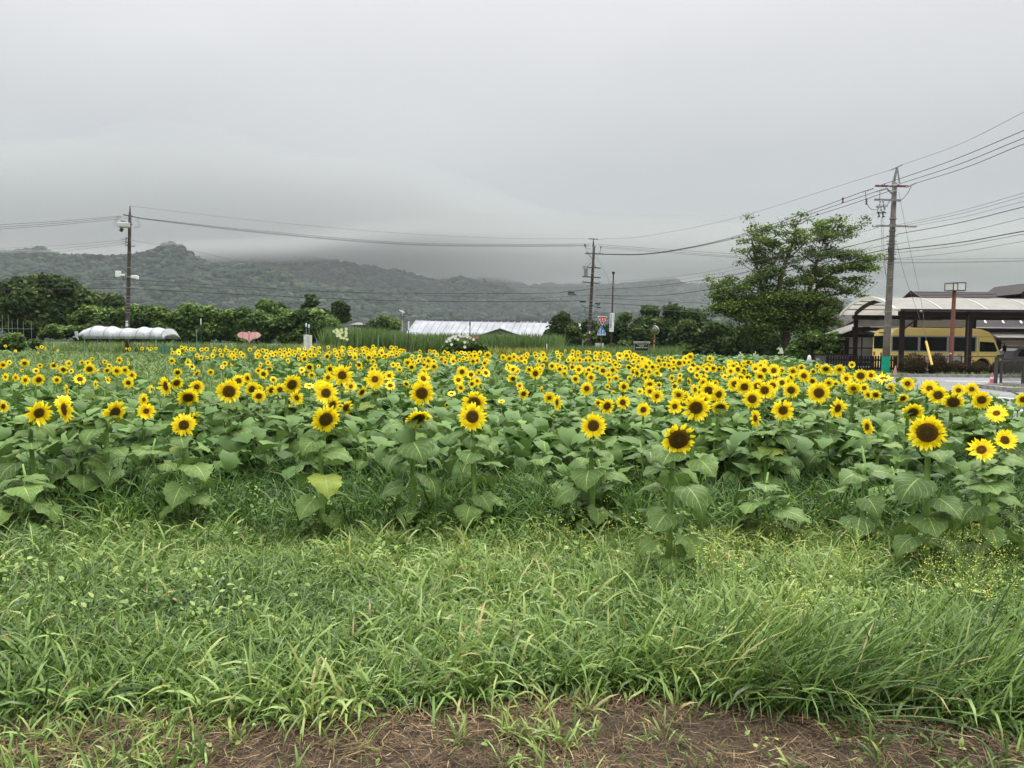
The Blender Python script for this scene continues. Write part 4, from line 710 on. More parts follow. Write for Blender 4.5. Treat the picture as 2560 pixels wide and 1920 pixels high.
# lower front wing with snow stoppers
ya = 52-60; yb3 = 56.5-60; za = 3.15-z0; zb = 4.15-z0; xa = X(2405, 52)-36
MB().prism([(xa, ya, za), (xa, yb3, zb), (xa, yb3, zb-.14), (xa, ya, za-.14)], (16, 0, 0)).build('wing_roof', M_roof, t)
mb = MB()
for k in range(10): f = k/10; mb.bar((xa, ya+(yb3-ya)*f, za+(zb-za)*f+.03), (xa+16, ya+(yb3-ya)*f, za+(zb-za)*f+.03), .05, .03)
mb.build('roof_batten', mat('roof_batten_grey', (.10, .095, .10), rough=.35), t)
MB().box(xa-.1, xa+16, ya-.22, ya-.02, za-.22, za-.02).build('gutter', mat('gutter_cream', (.60, .59, .55), rough=.5), t)
for r_, off in ((.28, .0), (.68, .6)):
    for k in range(10):
        f = r_; px_ = xa+1.0+off+k*1.28; MB().bar((px_, ya+(yb3-ya)*f-.1, za+(zb-za)*f+.05), (px_+.05, ya+(yb3-ya)*f+.15, za+(zb-za)*f+.24), .10, .05).build('snow_stopper', M_white, t)
MB().box(xa+.2, xa+16, -6.9, -6.8, 0, za+.1).build('wing_wall', M_wallb, t)
for k in range(6): MB().box(xa+.9+k*2.15, xa+1.15+k*2.15, -7.05, -6.92, 0, za-.05).build('column', M_wood, t)
mb = MB(); mb.prism([(xa+2.0, -8.6, 2.2), (xa+6.0, -8.6, 2.2), (xa+6.0, -7.1, 2.75), (xa+2.0, -7.1, 2.75)], (0, 0, .04)); mb.build('entrance_canopy', M_poly, t)
MB().bar((xa+6.1, -8.7, 2.08), (xa+6.1, -7.0, 2.7), .1, .14).build('canopy_frame', M_wood, t); MB().box(xa+1.9, xa+6.1, -8.72, -8.6, 2.02, 2.18).build('canopy_frame', M_wood, t)
# back-left dark gable house + small porch
b4 = G(X(2100, 57), 57); t = empty('house', b4, 'dark brown house with a low gable, half hidden behind the picket fence and carport', 'house'); z0 = b4.z
MB().prism([(-1.6, 0, 0), (3.6, 0, 0), (3.6, 0, 2.8), (1.6, 0, 3.9), (-1.0, 0, 2.5), (-1.6, 0, 2.3)], (0, 5, 0)).build('wall', M_wood, t)
MB().prism([(-1.5, -.4, 2.20), (-1.2, -.4, 2.38), (1.9, -.4, 4.15), (3.9, -.4, 3.1), (3.9, -.4, 2.95), (1.9, -.4, 3.97)], (0, 5.8, 0)).build('roof', M_roof, t)
MB().box(-1.35, .6, -1.0, .3, 2.0, 2.1).build('porch_roof', mat('porch_roof_grey', (.12, .12, .13), rough=.4), t)
MB().box(-.3, .25, -.04, -.01, .95, 1.75).build('window', M_glassd, t); MB().box(-.85, -.4, -.04, -.01, .3, 1.8).build('door', M_polyg, t)
# white roofed barn
b5 = G(X(1200, 112), 112); t = empty('barn', b5, 'long low barn with weathered white metal roof beyond the reeds', 'barn'); z0 = b5.z
s = 112/F; xl, xr = (1040-1200)*s, (1384-1200)*s; zr5 = (hor(1200)-803)*s+1.6-z0; ze5 = zr5-2.6
M_wroof = mat('white_metal_roof', (.21, .22, .24), rough=.6, var=.2, scale=.5)
mb = MB(); mb.prism([(xl, 0, zr5), (xr+3, 0, zr5), (xr+3, 0, zr5-.1), (xl, 0, zr5-.1)], (0, .3, 0)); mb.add([(xl, 0, zr5), (xr+4, 0, zr5-.2), (xr+4, -5.5, ze5-.2), (xl-1.3, -5.5, ze5), (xl, 0, zr5-.1), (xr+4, 0, zr5-.3), (xr+4, -5.5, ze5-.3), (xl-1.3, -5.5, ze5-.1)], [(0, 3, 2, 1), (4, 5, 6, 7), (0, 4, 7, 3), (3, 7, 6, 2)]); mb.build('roof', M_wroof, t)
mb = MB()
for k in range(24): f = k/24; xx = xl+(xr+3-xl)*f; mb.bar((xx, -.02, zr5+.03), (xx-1.1, -5.5, ze5+.03), .10, .04)
mb.build('roof_seam', mat('roof_seam', (.25, .26, .28), rough=.4), t)
MB().box(xl+1.6, xr-5.0, .0, .25, zr5-.05, zr5+.22).build('ridge_vent', mat('ridge_vent', (.10, .11, .12), rough=.6), t); MB().box(xr-2.4, xr+2, .0, .25, zr5-.25, zr5+.02).build('ridge_vent', MATS['ridge_vent'], t)
MB().box(xl, xr+3, -5.0, 4, -.1, ze5-.15).build('wall', M_wallb, t)
xg = (1249-1200)*s; zg = (hor(1249)-821)/F*104+1.6-z0
b6 = G(X(1249, 103), 103); t6 = empty('shed', b6, 'low white walled shed with a shallow dark edged gable in front of the barn', 'shed'); zg = (hor(1249)-821)/F*103+1.6-b6.z
MB().prism([(-4.0, 0, 0), (4.0, 0, 0), (4.0, 0, zg-1.5), (0, 0, zg-.3), (-4.0, 0, zg-1.5)], (0, 4, 0)).build('wall', mat('wall_white', (.45, .44, .41), rough=.8, var=.06), t6)
MB().prism([(-4.2, -.5, zg-1.6), (0, -.5, zg-.25), (4.2, -.5, zg-1.6), (4.2, -.5, zg-1.4), (0, -.5, zg), (-4.2, -.5, zg-1.4)], (0, 4.8, 0)).build('roof', M_dark, t6)
MB().box(-.28, .28, -.03, 0, zg-.85, zg-.65).build('vent', M_dark, t6)
# far small house
b7 = G(X(893, 200), 200); t = empty('house', b7, 'tiny far house with a hipped tiled roof between hedge and reeds', 'house'); z0 = b7.z; s = 200/F
zt = (hor(893)-806)*s+1.6-z0; zw = (hor(893)-812)*s+1.6-z0
MB().box(-12*s, 12*s, 0, 4, 0, zw).build('wall', mat('wall_cream', (.42, .38, .33), rough=.8), t)
MB().add([(-17*s, -1, zw), (17*s, -1, zw), (17*s, 5, zw), (-17*s, 5, zw), (-5*s, 2, zt), (5*s, 2, zt), (-17*s, -1, zw-.15), (17*s, -1, zw-.15)], [(0, 1, 5, 4), (1, 2, 5), (2, 3, 4, 5), (3, 0, 4), (0, 6, 7, 1)]).build('roof', mat('roof_tile_grey', (.13, .125, .125), rough=.7), t)
for a, c in ((-9, -5), (-1, 2), (4, 10)): MB().box(a*s, c*s, -.04, -.01, zw-.75, zw-.2).build('window', M_glassd, t)
# far light blue roofed stall right of the dark trees
c = W(1917, 868, 130); o = G(c.x, 130); t = empty('tent', o, 'far pale blue tent roof seen under the big maple', 'tent'); h = c.z-o.z
MB().add([(-1.2, -1, h-.15), (1.2, -1, h-.15), (1.2, 1, h-.15), (-1.2, 1, h-.15), (0, 0, h+.35)], [(0, 1, 4), (1, 2, 4), (2, 3, 4), (3, 0, 4)]).build('canopy', mat('tent_blue', (.35, .55, .68), rough=.6), t)
for a in (-1.15, 1.15): MB().tube([(a, -.95, 0), (a, -.95, h-.15)], .04, 6).build('leg', M_steel, t)
# ---------------- bus ----------------
BX, BY = 21.4, 42.0; b = G(BX+3, BY+1); b.x = BX; b.y = BY; t = empty('minibus', b, 'yellow minibus parked facing right inside the carport', 'bus')
M_yel = mat('bus_yellow', (.95, .73, .25), rough=.3, coat=.4, var=.03, scale=1); M_rub = mat('rubber', (.015, .015, .015), rough=.8); M_gls = mat('bus_glass', (.006, .011, .009), rough=.08, spec=.18); M_frm = mat('window_frame_grey', (.36, .37, .36), rough=.4)
prof = [(0, .32), (0, 1.1), (.02, 1.9), (.08, 2.25), (.20, 2.44), (.42, 2.54), (.8, 2.57), (4.6, 2.56), (5.2, 2.50), (5.55, 2.38), (5.78, 2.18), (5.98, 1.85), (6.2, 1.35), (6.30, 1.05), (6.36, .8), (6.36, .36), (6.3, .30)]
def archpts(c, r, n=9): return [(c+r*math.cos(a), max(.30, .42+r*math.sin(a))) for a in np.linspace(-.28, math.pi+.28, n)]
body = prof+archpts(5.3, .46)+archpts(1.75, .46)+[(.15, .30)]
mb = MB(); mb.prism([(x_, 0, z_) for x_, z_ in body], (0, 2.05, 0)); o = mb.build('body', M_yel, t, bevel=.07); o.modifiers['bevel'].segments = 3
MB().box(.02, 6.2, .15, 1.9, .36, .9).build('chassis', M_rub, t)
for cx in (5.3, 1.75):
    for yy in (.06, 1.75):
        o = MB().tube([(cx, yy, .36), (cx, yy+.04, .36), (cx, yy+.2, .36), (cx, yy+.24, .36)], [.33, .36, .36, .33], 20).build('wheel', M_rub, t)
        MB().tube([(cx, yy-.02, .36), (cx, yy+.03, .36)], [.2, .17], 16).build('rim', M_steel, o)
def pane(x0_, x1_, z0_, z1_, cut=None, name='window'):
    poly = [(x0_, -.012, z0_), (x1_, -.012, z0_), (x1_, -.012, z1_), (x0_, -.012, z1_)] if cut is None else [(p[0], -.012, p[1]) for p in cut]
    return MB().prism(poly, (0, .02, 0)).build(name, M_gls, t)
fr = MB().box(.06, 4.92, -.007, .01, 1.21, 2.12).build('window_band', M_frm, t)
for a, c in ((.13, 1.57), (1.71, 3.21), (3.35, 4.83)):
    g_ = pane(a, c, 1.27, 2.05); MB().box(a, c, -.016, -.012, 1.27, 1.29).build('window_seal', M_rub, g_)
    MB().box((a+c)/2-.012, (a+c)/2+.012, -.017, -.012, 1.29, 2.05).build('window_divider', M_rub, g_)
    for k in range(3): MB().ball((a+.28+k*.46, .12, 1.30), .17, 10, (1, .4, .5)).build('seat_back', mat('seat_tan', (.20, .13, .04), rough=.8), g_)
pane(0, 0, 0, 0, [(5.08, 1.25), (6.02, 1.25), (6.08, 1.33), (5.88, 1.78), (5.08, 1.82)], 'door_window')
mb = MB()
for p0, p1 in [((5.0, .95), (5.0, 2.1)), ((5.0, 2.1), (5.75, 2.1)), ((5.0, 1.02), (5.6, .78))]: mb.bar((p0[0], -.002, p0[1]), (p1[0], -.002, p1[1]), .018, .018)
mb.build('door_seam', mat('seam_ochre', (.40, .26, .06), rough=.5), t)
MB().box(.05, 6.2, -.006, .004, 2.145, 2.165).build('drip_rail', mat('bus_yellow_pale', (.80, .62, .26), rough=.3), t); MB().box(.3, 4.9, -.02, .004, .66, .70).build('side_moulding', mat('bus_yellow_pale', (.80, .62, .26)), t)
for z_ in (.92, 1.12, .5): MB().box(.1, 4.95, -.005, .004, z_, z_+.012).build('body_crease', MATS['seam_ochre'], t)
def disc(cx, cz, rx, rz, y0_, m, nm, n=18):
    return MB().prism([(cx+rx*math.cos(2*math.pi*i/n), y0_, cz+rz*math.sin(2*math.pi*i/n)) for i in range(n)], (0, .006, 0)).build(nm, m, t)
disc(2.45, .84, .42, .17, -.006, mat('decal_pink', (.55, .42, .40), rough=.5), 'decal'); disc(3.35, .80, .62, .15, -.0085, mat('decal_blue', (.38, .46, .46), rough=.5), 'decal'); disc(3.95, .93, .16, .2, -.011, mat('decal_blue', (.38, .46, .46)), 'decal'); disc(3.05, .98, .25, .09, -.011, mat('decal_cream', (.62, .56, .36), rough=.5), 'decal')
M_pic = mat('pictogram_orange', (.42, .17, .02), rough=.5); mb = MB()
mb.prism([(4.36, -.006, .70), (4.82, -.006, .70), (4.80, -.006, .78), (4.38, -.006, .78)], (0, .006, 0)); mb.prism([(4.50, -.006, .82), (4.60, -.006, .82), (4.58, -.006, 1.08), (4.52, -.006, 1.08)], (0, .006, 0)); mb.prism([(4.44, -.006, .90), (4.50, -.006, .90), (4.53, -.006, 1.02), (4.47, -.006, 1.02)], (0, .006, 0)); mb.prism([(4.62, -.006, .82), (4.70, -.006, .82), (4.67, -.006, .96), (4.63, -.006, .96)], (0, .006, 0))
mb.build('school_pictogram', M_pic, t)
# rear face
MB().box(-.012, .01, .18, 1.87, 1.38, 2.12).build('rear_window', M_gls, t); MB().box(-.02, .01, .75, 1.30, 2.27, 2.33).build('marker_lamp', M_rub, t)
for yy in (.2, 1.7): MB().box(-.03, .005, yy, yy+.14, .98, 1.2).build('tail_lamp', mat('lamp_red', (.3, .03, .02), rough=.3), t)
MB().box(-.03, 0, .9, 1.0, .95, 1.15).build('rear_handle', M_rub, t); MB().box(-.03, 0, .45, .56, 1.0, 1.13).build('rear_badge', M_pic, t)
MB().box(-.08, .1, .05, 2.0, .32, .5).build('rear_bumper', M_yel, t, bevel=.03)
mb = MB().tube([(6.14, -.02, 1.75), (6.34, -.22, 1.72), (6.38, -.25, 1.3), (6.3, -.2, 1.0)], .02, 6); mr_ = mb.build('mirror_arm', M_rub, t)
MB().box(6.30, 6.42, -.32, -.1, 1.28, 1.62).build('mirror', M_rub, mr_, bevel=.03); MB().box(6.0, 6.28, -.3, -.1, .93, 1.07).build('mirror', M_rub, mr_, bevel=.03)
MB().box(6.33, 6.38, .12, .5, .75, .95).build('headlight', M_porc, t); MB().box(6.34, 6.39, 1.55, 1.93, .75, .95).build('headlight', M_porc, t)
MB().prism([(5.83, .18, 2.12), (6.28, .18, 1.12), (6.28, 1.87, 1.12), (5.83, 1.87, 2.12)], (.02, 0, .01)).build('windscreen', M_gls, t)
# car peeking at the right edge
b = G(X(2556, 44), 44); t = empty('parked_car', b, 'grey car half hidden behind the mesh gate at the right edge', 'car')
mb = MB(); mb.prism([(-.6, 0, .3), (-.6, 0, .9), (-.45, 0, 1.3), (-.2, 0, 1.52), (3, 0, 1.55), (3.4, 0, 1.0), (3.9, 0, .85), (3.9, 0, .3)], (0, 1.6, 0)); mb.build('body', mat('car_grey', (.10, .10, .105), rough=.3, coat=.4), t, bevel=.08)
MB().prism([(-.35, -.005, .95), (2.9, -.005, .95), (2.7, -.005, 1.42), (-.12, -.005, 1.4)], (0, .02, 0)).build('window', M_gls, t)
MB().box(-.25, 2.6, .1, 1.5, 1.56, 1.62).build('roof_rack', M_porc, t, bevel=.02)
for cx in (.3, 2.9): MB().tube([(cx, -.03, .32), (cx, .2, .32)], .31, 16).build('wheel', M_rub, t)
# ---------------- shrubs, fences, cones ----------------
def shrub(px, d, w_, h, lab, m=M_azal, nm='shrub'):
    b_ = G(X(px, d), d)+Vector((0, 0, .12)); t_ = empty(nm, b_, lab, 'shrub', 'round clipped shrubs on the verge')
    crown('foliage', [(0, 0, h*.48, w_*.5, w_*.42, h*.62), (-w_*.12, 0, h*.4, w_*.38, w_*.4, h*.5), (w_*.14, -.05, h*.36, w_*.36, w_*.4, h*.5)], 6500, .05, m, t_, shell=.12, up=.3, fuzzy=.03)
    MB().tube([(0, 0, -.1), (0, 0, h*.6)], [.05, .03], 6).build('stem', M_bark, t_); return t_
for px, w_, h, lab in [(2281, 1.25, .95, 'largest clipped round shrub, beside the left carport post on the verge'), (2343, .85, .95, 'second clipped shrub from the left, at the foot of the yellow guard'), (2389, .95, .62, 'low dark clipped shrub at the foot of the red lamp post'),
                       (2444, .95, .6, 'low dark clipped shrub below the front wheel of the bus'), (2500, .95, .62, 'clipped shrub behind the left post of the mesh gate'), (2552, .9, .6, 'clipped shrub at the right edge behind the mesh gate')]: shrub(px, 38, w_, h, lab)
# thin rail fence in front of the bus
b = G(21.5, 38.9); t = empty('rail_fence', b, 'thin black rail fence running behind the clipped shrubs', 'fence')
zt = 1.6-(890-hor(2320))/F*38.9-b.z
MB().bar((-1.8, 0, zt), (10, 0, zt), .04).build('top_rail', M_dark, t); MB().bar((-1.8, 0, .25), (10, 0, .25), .03).build('lower_rail', M_dark, t)
for k in range(7): MB().box(-1.8+k*1.95-.03, -1.8+k*1.95+.03, -.03, .03, -.05, zt).build('post', M_dark, t)
# picket fence
b = G(X(2155, 39.5), 39.5); t = empty('picket_fence', b, 'black wooden picket fence left of the green banded pole', 'fence'); s = 39.5/F; xa, xb = (2070-2155)*s, (2241-2155)*s
ht = 1.6-(888-hor(2155))*s-b.z; M_pick = mat('picket_black', (.008, .006, .006), rough=.7); n = 27
for k in range(n):
    a = xa+(xb-xa)*k/(n-1); h = ht-.02*rnd(0, 1); MB().prism([(a-.045, 0, -.05), (a+.045, 0, -.05), (a+.045, 0, h-.05), (a, 0, h), (a-.045, 0, h-.05)], (0, .025, 0)).build('picket', M_pick, t)
for z_ in (ht-.3, .3): MB().box(xa-.05, xb+.05, .03, .08, z_, z_+.09).build('rail', M_pick, t)
for k in range(4): a = xa+(xb-xa)*k/3; MB().box(a-.06, a+.06, .085, .2, -.05, ht-.05).build('post', M_pick, t)
# low dark wall/gate piece left of the pickets
b = G(X(2058, 43), 43); t = empty('gate', b, 'dark framed grey gate panel left of the picket fence', 'gate'); MB().box(-.55, 1.6, 0, .05, .15, .95).build('panel', mat('gate_grey', (.07, .075, .07), rough=.6), t)
MB().box(-.6, 1.65, -.02, .07, .96, 1.04).build('top_rail', M_pick, t); MB().box(-.6, -.52, -.02, .07, -.05, .955).build('post', M_pick, t); MB().box(-.45, -.25, -.04, -.02, .35, .78).build('notice', M_porc, t)
# lattice fence
b = G(X(1937, 49), 49); t = empty('lattice_fence', b, 'dark framed lattice fence panel at the foot of the big maple', 'fence'); s = 49/F; z1 = 1.6-(884-hor(1937))*s-b.z; M_lat = mat('lattice_grey', (.16, .15, .13), rough=.8)
for a in (-31, -20, 14, 32): MB().box(a*s-.06, a*s+.06, -.05, .05, -.05, z1).build('post', M_pick, t)
MB().box(-31*s, 32*s, -.04, .04, z1-.09, z1+.003).build('top_rail', M_pick, t)
mb = MB(); zz = z1-.12; w_ = 52*s
for k in range(-8, 20):
    a = -20*s+k*.14
    for sg in (1, -1):
        p0, p1 = Vector((a if sg > 0 else a+zz, -.02*sg, .02)), Vector((a+zz if sg > 0 else a, -.02*sg, zz)); lo, hi = -20*s, 32*s
        t0, t1 = 0, 1; dx = p1.x-p0.x
        ta, tb = sorted(((lo-p0.x)/dx, (hi-p0.x)/dx)); t0, t1 = max(0, ta), min(1, tb)
        if t1 > t0+.05: mb.bar(p0.lerp(p1, t0), p0.lerp(p1, t1), .03, .012)
mb.build('lattice', M_lat, t); MB().box(-29*s, -21*s, 0, .03, 0, z1-.1).build('panel', M_wood, t)
# bollards
for i, (px, py0, hgt, lab) in enumerate([(1828, 893, 26, 'black bollard with white cap, leftmost of the four beside the far road'), (1837, 891, 28, 'second of the four white capped bollards beside the far road'), (1851, 891, 26, 'third of the four white capped bollards, standing apart'), (1878, 893, 30, 'rightmost white capped bollard of the four beside the far road')]):
    d = 56; b_ = G(X(px, d), d); top = W(px, py0, d).z-b_.z; t = empty('bollard', b_, lab, 'bollard', 'white capped bollards by the far road'); s = d/F
    MB().tube([(0, 0, -.05), (0, 0, top-.15)], .055, 10).build('shaft', M_dark, t); MB().tube([(0, 0, top-.15), (0, 0, top)], .065, 10).build('cap', M_white, t)
b_ = G(X(1879, 60), 60); tag(MB().tube([(0, 0, 0), (0, 0, W(1879, 876, 60).z-b_.z)], .09, 8).build('wooden_post', M_wood, None, loc=b_), 'dark wooden post behind the rightmost bollard', 'post')
# rounded white marker by the shrub
d = 36; b_ = G(X(2019, d), d); zt = W(2021, 888, d).z-b_.z; t = empty('marker_post', b_, 'white post with a rounded oval head beside the yellow-green shrub', 'post')
MB().tube([(-.03, 0, -.05), (0, 0, zt-.2)], .06, 8).build('shaft', mat('post_offwhite', (.5, .5, .48), rough=.6), t); MB().ball((.06, 0, zt-.2), .21, 14, (.5, .3, 1)).build('head', M_white, t, smooth=True)
# cones
def cone(px, py1, py0, d, lab, m, z=None, lean=0., stripe=True):
    c0 = W(px, py1, d); h = (py1-py0)/F*d; t_ = empty('traffic_cone', c0, lab, 'traffic cone'); t_.rotation_euler[1] = lean
    MB().tube([(0, 0, .05), (0, 0, h)], [h*.21, h*.045], 16).build('body', m, t_, smooth=False); MB().box(-h*.3, h*.3, -h*.3, h*.3, 0, .05).build('base', M_rub if stripe else m, t_)
    if stripe:
        for a in (.42, .68): MB().tube([(0, 0, h*a), (0, 0, h*(a+.12))], [h*(.21-.165*a)+.004, h*(.21-.165*(a+.12))+.004], 16, False).build('stripe', M_white, t_)
    MB().ball((0, 0, h), h*.05, 8).build('tip', m, t_)
M_cp = mat('cone_faded', (.52, .20, .20), rough=.6, var=.15, scale=5); M_cr2 = mat('cone_red', (.42, .06, .05), rough=.5)
cone(2479, 975, 934, 28.6, 'faded pink and white traffic cone standing on the road island by the mesh gate', mat('cone_pink', (.50, .13, .15), rough=.6))
cone(2237, 940, 915, 37.2, 'faded pink traffic cone standing right of the green banded pole', M_cp, stripe=False, lean=.05)
cone(2521, 931, 909, 42.5, 'red traffic cone behind the mesh gate near the building', M_cr2, stripe=False)
# mesh gate at right
d = 28; b = G(X(2490, d), d)+Vector((0, 0, .12)); b.z = W(2490, 968, d).z; t = empty('mesh_gate', b, 'black wire mesh gate on the road island at the right edge', 'gate'); s = d/F
zt = W(2490, 893, d).z-b.z
MB().box(-.045, .045, -.045, .045, -.1, zt).build('post', M_dark, t); MB().box(13*s-.03, 13*s+.03, -.04, .04, -.1, zt-.13).build('post', M_dark, t); MB().box(69*s-.05, 69*s+.05, -.05, .05, -.1, zt-.1).build('post', M_dark, t)
mb = MB(); mb.bar((11*s, 0, zt-.14), (69*s, 0, zt-.12), .05); mb.bar((11*s, 0, .14), (69*s, 0, .12), .04); mb.bar((0, 0, zt-.03), (75*s, 0, zt-.03), .04); mb.build('frame', M_dark, t)
mb = MB()
for k in range(1, 22): a = 11*s+k*58*s/22; mb.bar((a, 0, .14), (a, 0, zt-.16), .008)
for k in range(1, 12): z_ = .14+k*(zt-.3)/12; mb.bar((11*s, 0, z_), (69*s, 0, z_), .008)
mb.build('mesh', M_dark, t)
# red lamp post with two box lanterns
d = 38.3; b = G(X(2376, d), d); t = empty('lamp_post', b, 'tall rust red lamp post with two boxy lanterns in front of the bus', 'street lamp'); M_redp = mat('lamp_post_red', (.17, .065, .055), rough=.6, var=.12, scale=3)
top = W(2386, 724, d)-b; MB().tube([(0, 0, -.05), top*.5, top], [.105, .10, .09], 12).build('shaft', M_redp, t)
M_lan = mat('lantern_glass', (.55, .56, .52), rough=.25); s = d/F
for c0, w_, h_, dy, rz in [(2375, 9, 18, -.1, .5), (2397, 14, 19, .0, -.35)]:
    c = W(c0, 718 if c0 < 2380 else 717, d)-b; o = MB().box(-w_*s*.92, w_*s*.92, -.22, .22, -h_*s*.5, h_*s*.5).build('lantern', M_lan, t, loc=c+Vector((0, dy, 0))); o.rotation_euler[2] = rz
    mb = MB(); X_, Z_ = w_*s*.92, h_*s*.5
    for a in (-X_, X_):
        for q in (-.22, .22): mb.bar((a, q, -Z_), (a, q, Z_), .035)
    for zz in (-Z_, Z_):
        for q in (-.22, .22): mb.bar((-X_, q, zz), (X_, q, zz), .035)
        for a in (-X_, X_): mb.bar((a, -.22, zz), (a, .22, zz), .035)
    mb.build('lantern_frame', M_dark, o)
c = W(2376, 885, d-.15)-b; MB().ball(c, .07, 8).build('fitting', M_porc, t)
# ---------------- signs ----------------
def text(s_, size, m, name, parent, loc, rot=(math.pi/2, 0, 0), sx=1., vert=False):
    cu = bpy.data.curves.new(name, 'FONT'); cu.body = s_; cu.size = size; cu.align_x = 'CENTER'; cu.align_y = 'CENTER'; cu.extrude = .003; cu.offset = size*.012
    if vert: cu.space_line = .98
    ob = bpy.data.objects.new('tmp', cu); C.objects.link(ob); dg = bpy.context.evaluated_depsgraph_get(); me = bpy.data.meshes.new_from_object(ob.evaluated_get(dg)); bpy.data.objects.remove(ob)
    me.materials.clear(); me.materials.append(m); o = link(name, me, parent, loc); o.rotation_euler = rot; o.scale = (sx, 1, 1); return o
M_sred = mat('sign_red', (.50, .02, .02), rough=.4); M_sblue = mat('sign_blue', (.02, .14, .42), rough=.4); M_swhite = mat('sign_white', (.72, .73, .76), rough=.45)
def rtri(cx, cz, w_, h_, dn, y0_, th, r=.0):
    pts = [(-w_/2, 0), (w_/2, 0), (0, h_)] if not dn else [(-w_/2, h_), (0, 0), (w_/2, h_)]
    if r:
        o = []
        for i in range(3):
            p, a, c = Vector(pts[i]), Vector(pts[i-1]), Vector(pts[(i+1) % 3])
            o += [p+(a-p).normalized()*r*2, p+(a-p).normalized()*r*.5+(c-p).normalized()*r*.5, p+(c-p).normalized()*r*2]
        pts = o
    return MB().prism([(cx+p[0], y0_, cz+p[1]) for p in pts], (0, th, 0))
d = 60; b = G(X(1501, d), d); s = d/F; t = empty('road_sign', b, 'road sign post carrying a red triangle above a blue crossing sign', 'road sign')
ps = W(1505, 790, d)-b; MB().tube([(0, 0, -.1), ps], .04, 8).build('post', mat('post_brown', (.07, .05, .045), rough=.6), t)
c = W(1505.5, 814, d)-b
o = rtri(c.x, c.z, 25*s, 23*s, True, -.09, .02, .03).build('stop_plate', M_swhite, t); rtri(c.x, c.z+.06, 22*s, 19.8*s, True, -.098, .006, .025).build('red_face', M_sred, o)
text('止まれ', .19, M_swhite, 'lettering', o, (c.x, -.101, c.z+15.5*s)); text('STOP', .11, M_swhite, 'lettering', o, (c.x, -.101, c.z+10.5*s))
c = W(1503.5, 838.5, d)-b; s2 = s
penta = [(-10.3, 0), (10.3, 0), (10.3, 6.5), (1, 23.5), (-1, 23.5), (-10.3, 6.5)]
o = MB().prism([(c.x+p[0]*s2, -.09, c.z+p[1]*s2) for p in penta], (0, .02, 0)).build('crossing_plate', mat('sign_paleblue', (.35, .55, .68), rough=.4), t)
MB().prism([(c.x+p[0]*s2*.88, -.098, c.z+.04+p[1]*s2*.92) for p in penta], (0, .006, 0)).build('blue_face', M_sblue, o)
mb = MB()
for px, pz, w_, h_ in [(-3.8, 7.5, 1.6, 6), (-4.7, 3, .9, 4.5), (-2.2, 3, .9, 4.5), (3, 6.3, 1.5, 4.8), (2, 2.8, .8, 3.6), (4.2, 2.8, .8, 3.6), (-.4, 8.2, 1.8, .8)]: mb.box(c.x+(px-w_/2)*s2, c.x+(px+w_/2)*s2, -.104, -.098, c.z+pz*s2, c.z+(pz+h_)*s2)
mb.ball((c.x-2.8*s2, -.10, c.z+15*s2), 1.5*s2, 10, (1, .15, 1)); mb.ball((c.x+3*s2, -.10, c.z+12.3*s2), 1.35*s2, 10, (1, .15, 1)); mb.bar((c.x-5.8*s2, -.101, c.z+9*s2), (c.x-4*s2, -.101, c.z+12.5*s2), .05, .006); mb.box(c.x-9*s2, c.x+9*s2, -.103, -.098, c.z+.9*s2, c.z+2.2*s2); mb.box(c.x-8.6*s2, c.x-6.4*s2, -.103, -.098, c.z+4*s2, c.z+5.2*s2); mb.box(c.x+6.4*s2, c.x+8.6*s2, -.103, -.098, c.z+4*s2, c.z+5.2*s2)
mb.build('crossing_pictogram', M_swhite, o)
tb = G(X(1499, 63), 63); c = W(1499, 865, 62); tag(MB().box(-.36, .36, 0, .05, -.22, .25).build('notice_board', mat('board_offwhite', (.46, .46, .43), rough=.7, var=.15, scale=6), None, loc=c), 'small off-white board behind the road sign post', 'board')
MB().tube([(0, .02, -.2), (0, .02, tb.z-c.z)], .03, 6).build('leg', M_dark, bpy.data.objects[-1] if False else [o_ for o_ in C.objects if o_.name.startswith('notice_board')][-1])
# slim lamp post + hanging white guide sign
b = G(X(1526, d), d); t = empty('lamp_post', b, 'tall slim dark lamp post right of the road sign, carrying the white guide sign', 'street lamp'); top = W(1533.5, 684, d)-b
M_slim = mat('lamp_post_maroon', (.05, .028, .032), rough=.5); MB().tube([(0, 0, -.1), top], [.075, .05], 10).build('shaft', M_slim, t); MB().tube([top-Vector((0, 0, .1)), top+Vector((0, 0, .08)), top+Vector((0, 0, .14))], [.05, .12, .12], 12).build('lamp_head', M_slim, t)
for p in [(1532, 713), (1531, 783)]: c = W(*p, d-.1)-b; MB().ball(c, .05, 8).build('bolt', M_porc, t)
c0 = W(1529.7, 806, d-.15); t = empty('guide_sign', c0, 'tall narrow white guide sign with vertical dark lettering hung on the slim lamp post', 'sign')
t.rotation_euler = (0, R(2.4), 0)
MB().box(-5.4*s, 5.4*s, -.02, .02, -23*s, 23*s).build('panel', M_swhite, t)
M_ink = mat('ink_blue_grey', (.10, .12, .17), rough=.6); M_ink2 = mat('ink_faded', (.30, .31, .36), rough=.6)
for k, ch in enumerate('軽井沢町植物園'): text(ch, .17, M_ink, 'lettering', t, (-.07, -.024, (17.5-k*4.9)*s))
mb = MB()
for k in range(9): mb.box(.07+.01*(k % 2), .15-.01*(k % 3), -.024, -.02, (19-k*2.3)*s, (19-k*2.3)*s+.045)
mb.build('small_lettering', M_ink2, t); mb = MB(); mb.bar((-.12, -.023, -17.3*s), (.04, -.023, -17.3*s), .03, .006); mb.prism([(.02, -.025, -15.8*s), (.10, -.025, -17.3*s), (.02, -.025, -18.8*s)], (0, .005, 0)); mb.build('arrow', M_ink, t)
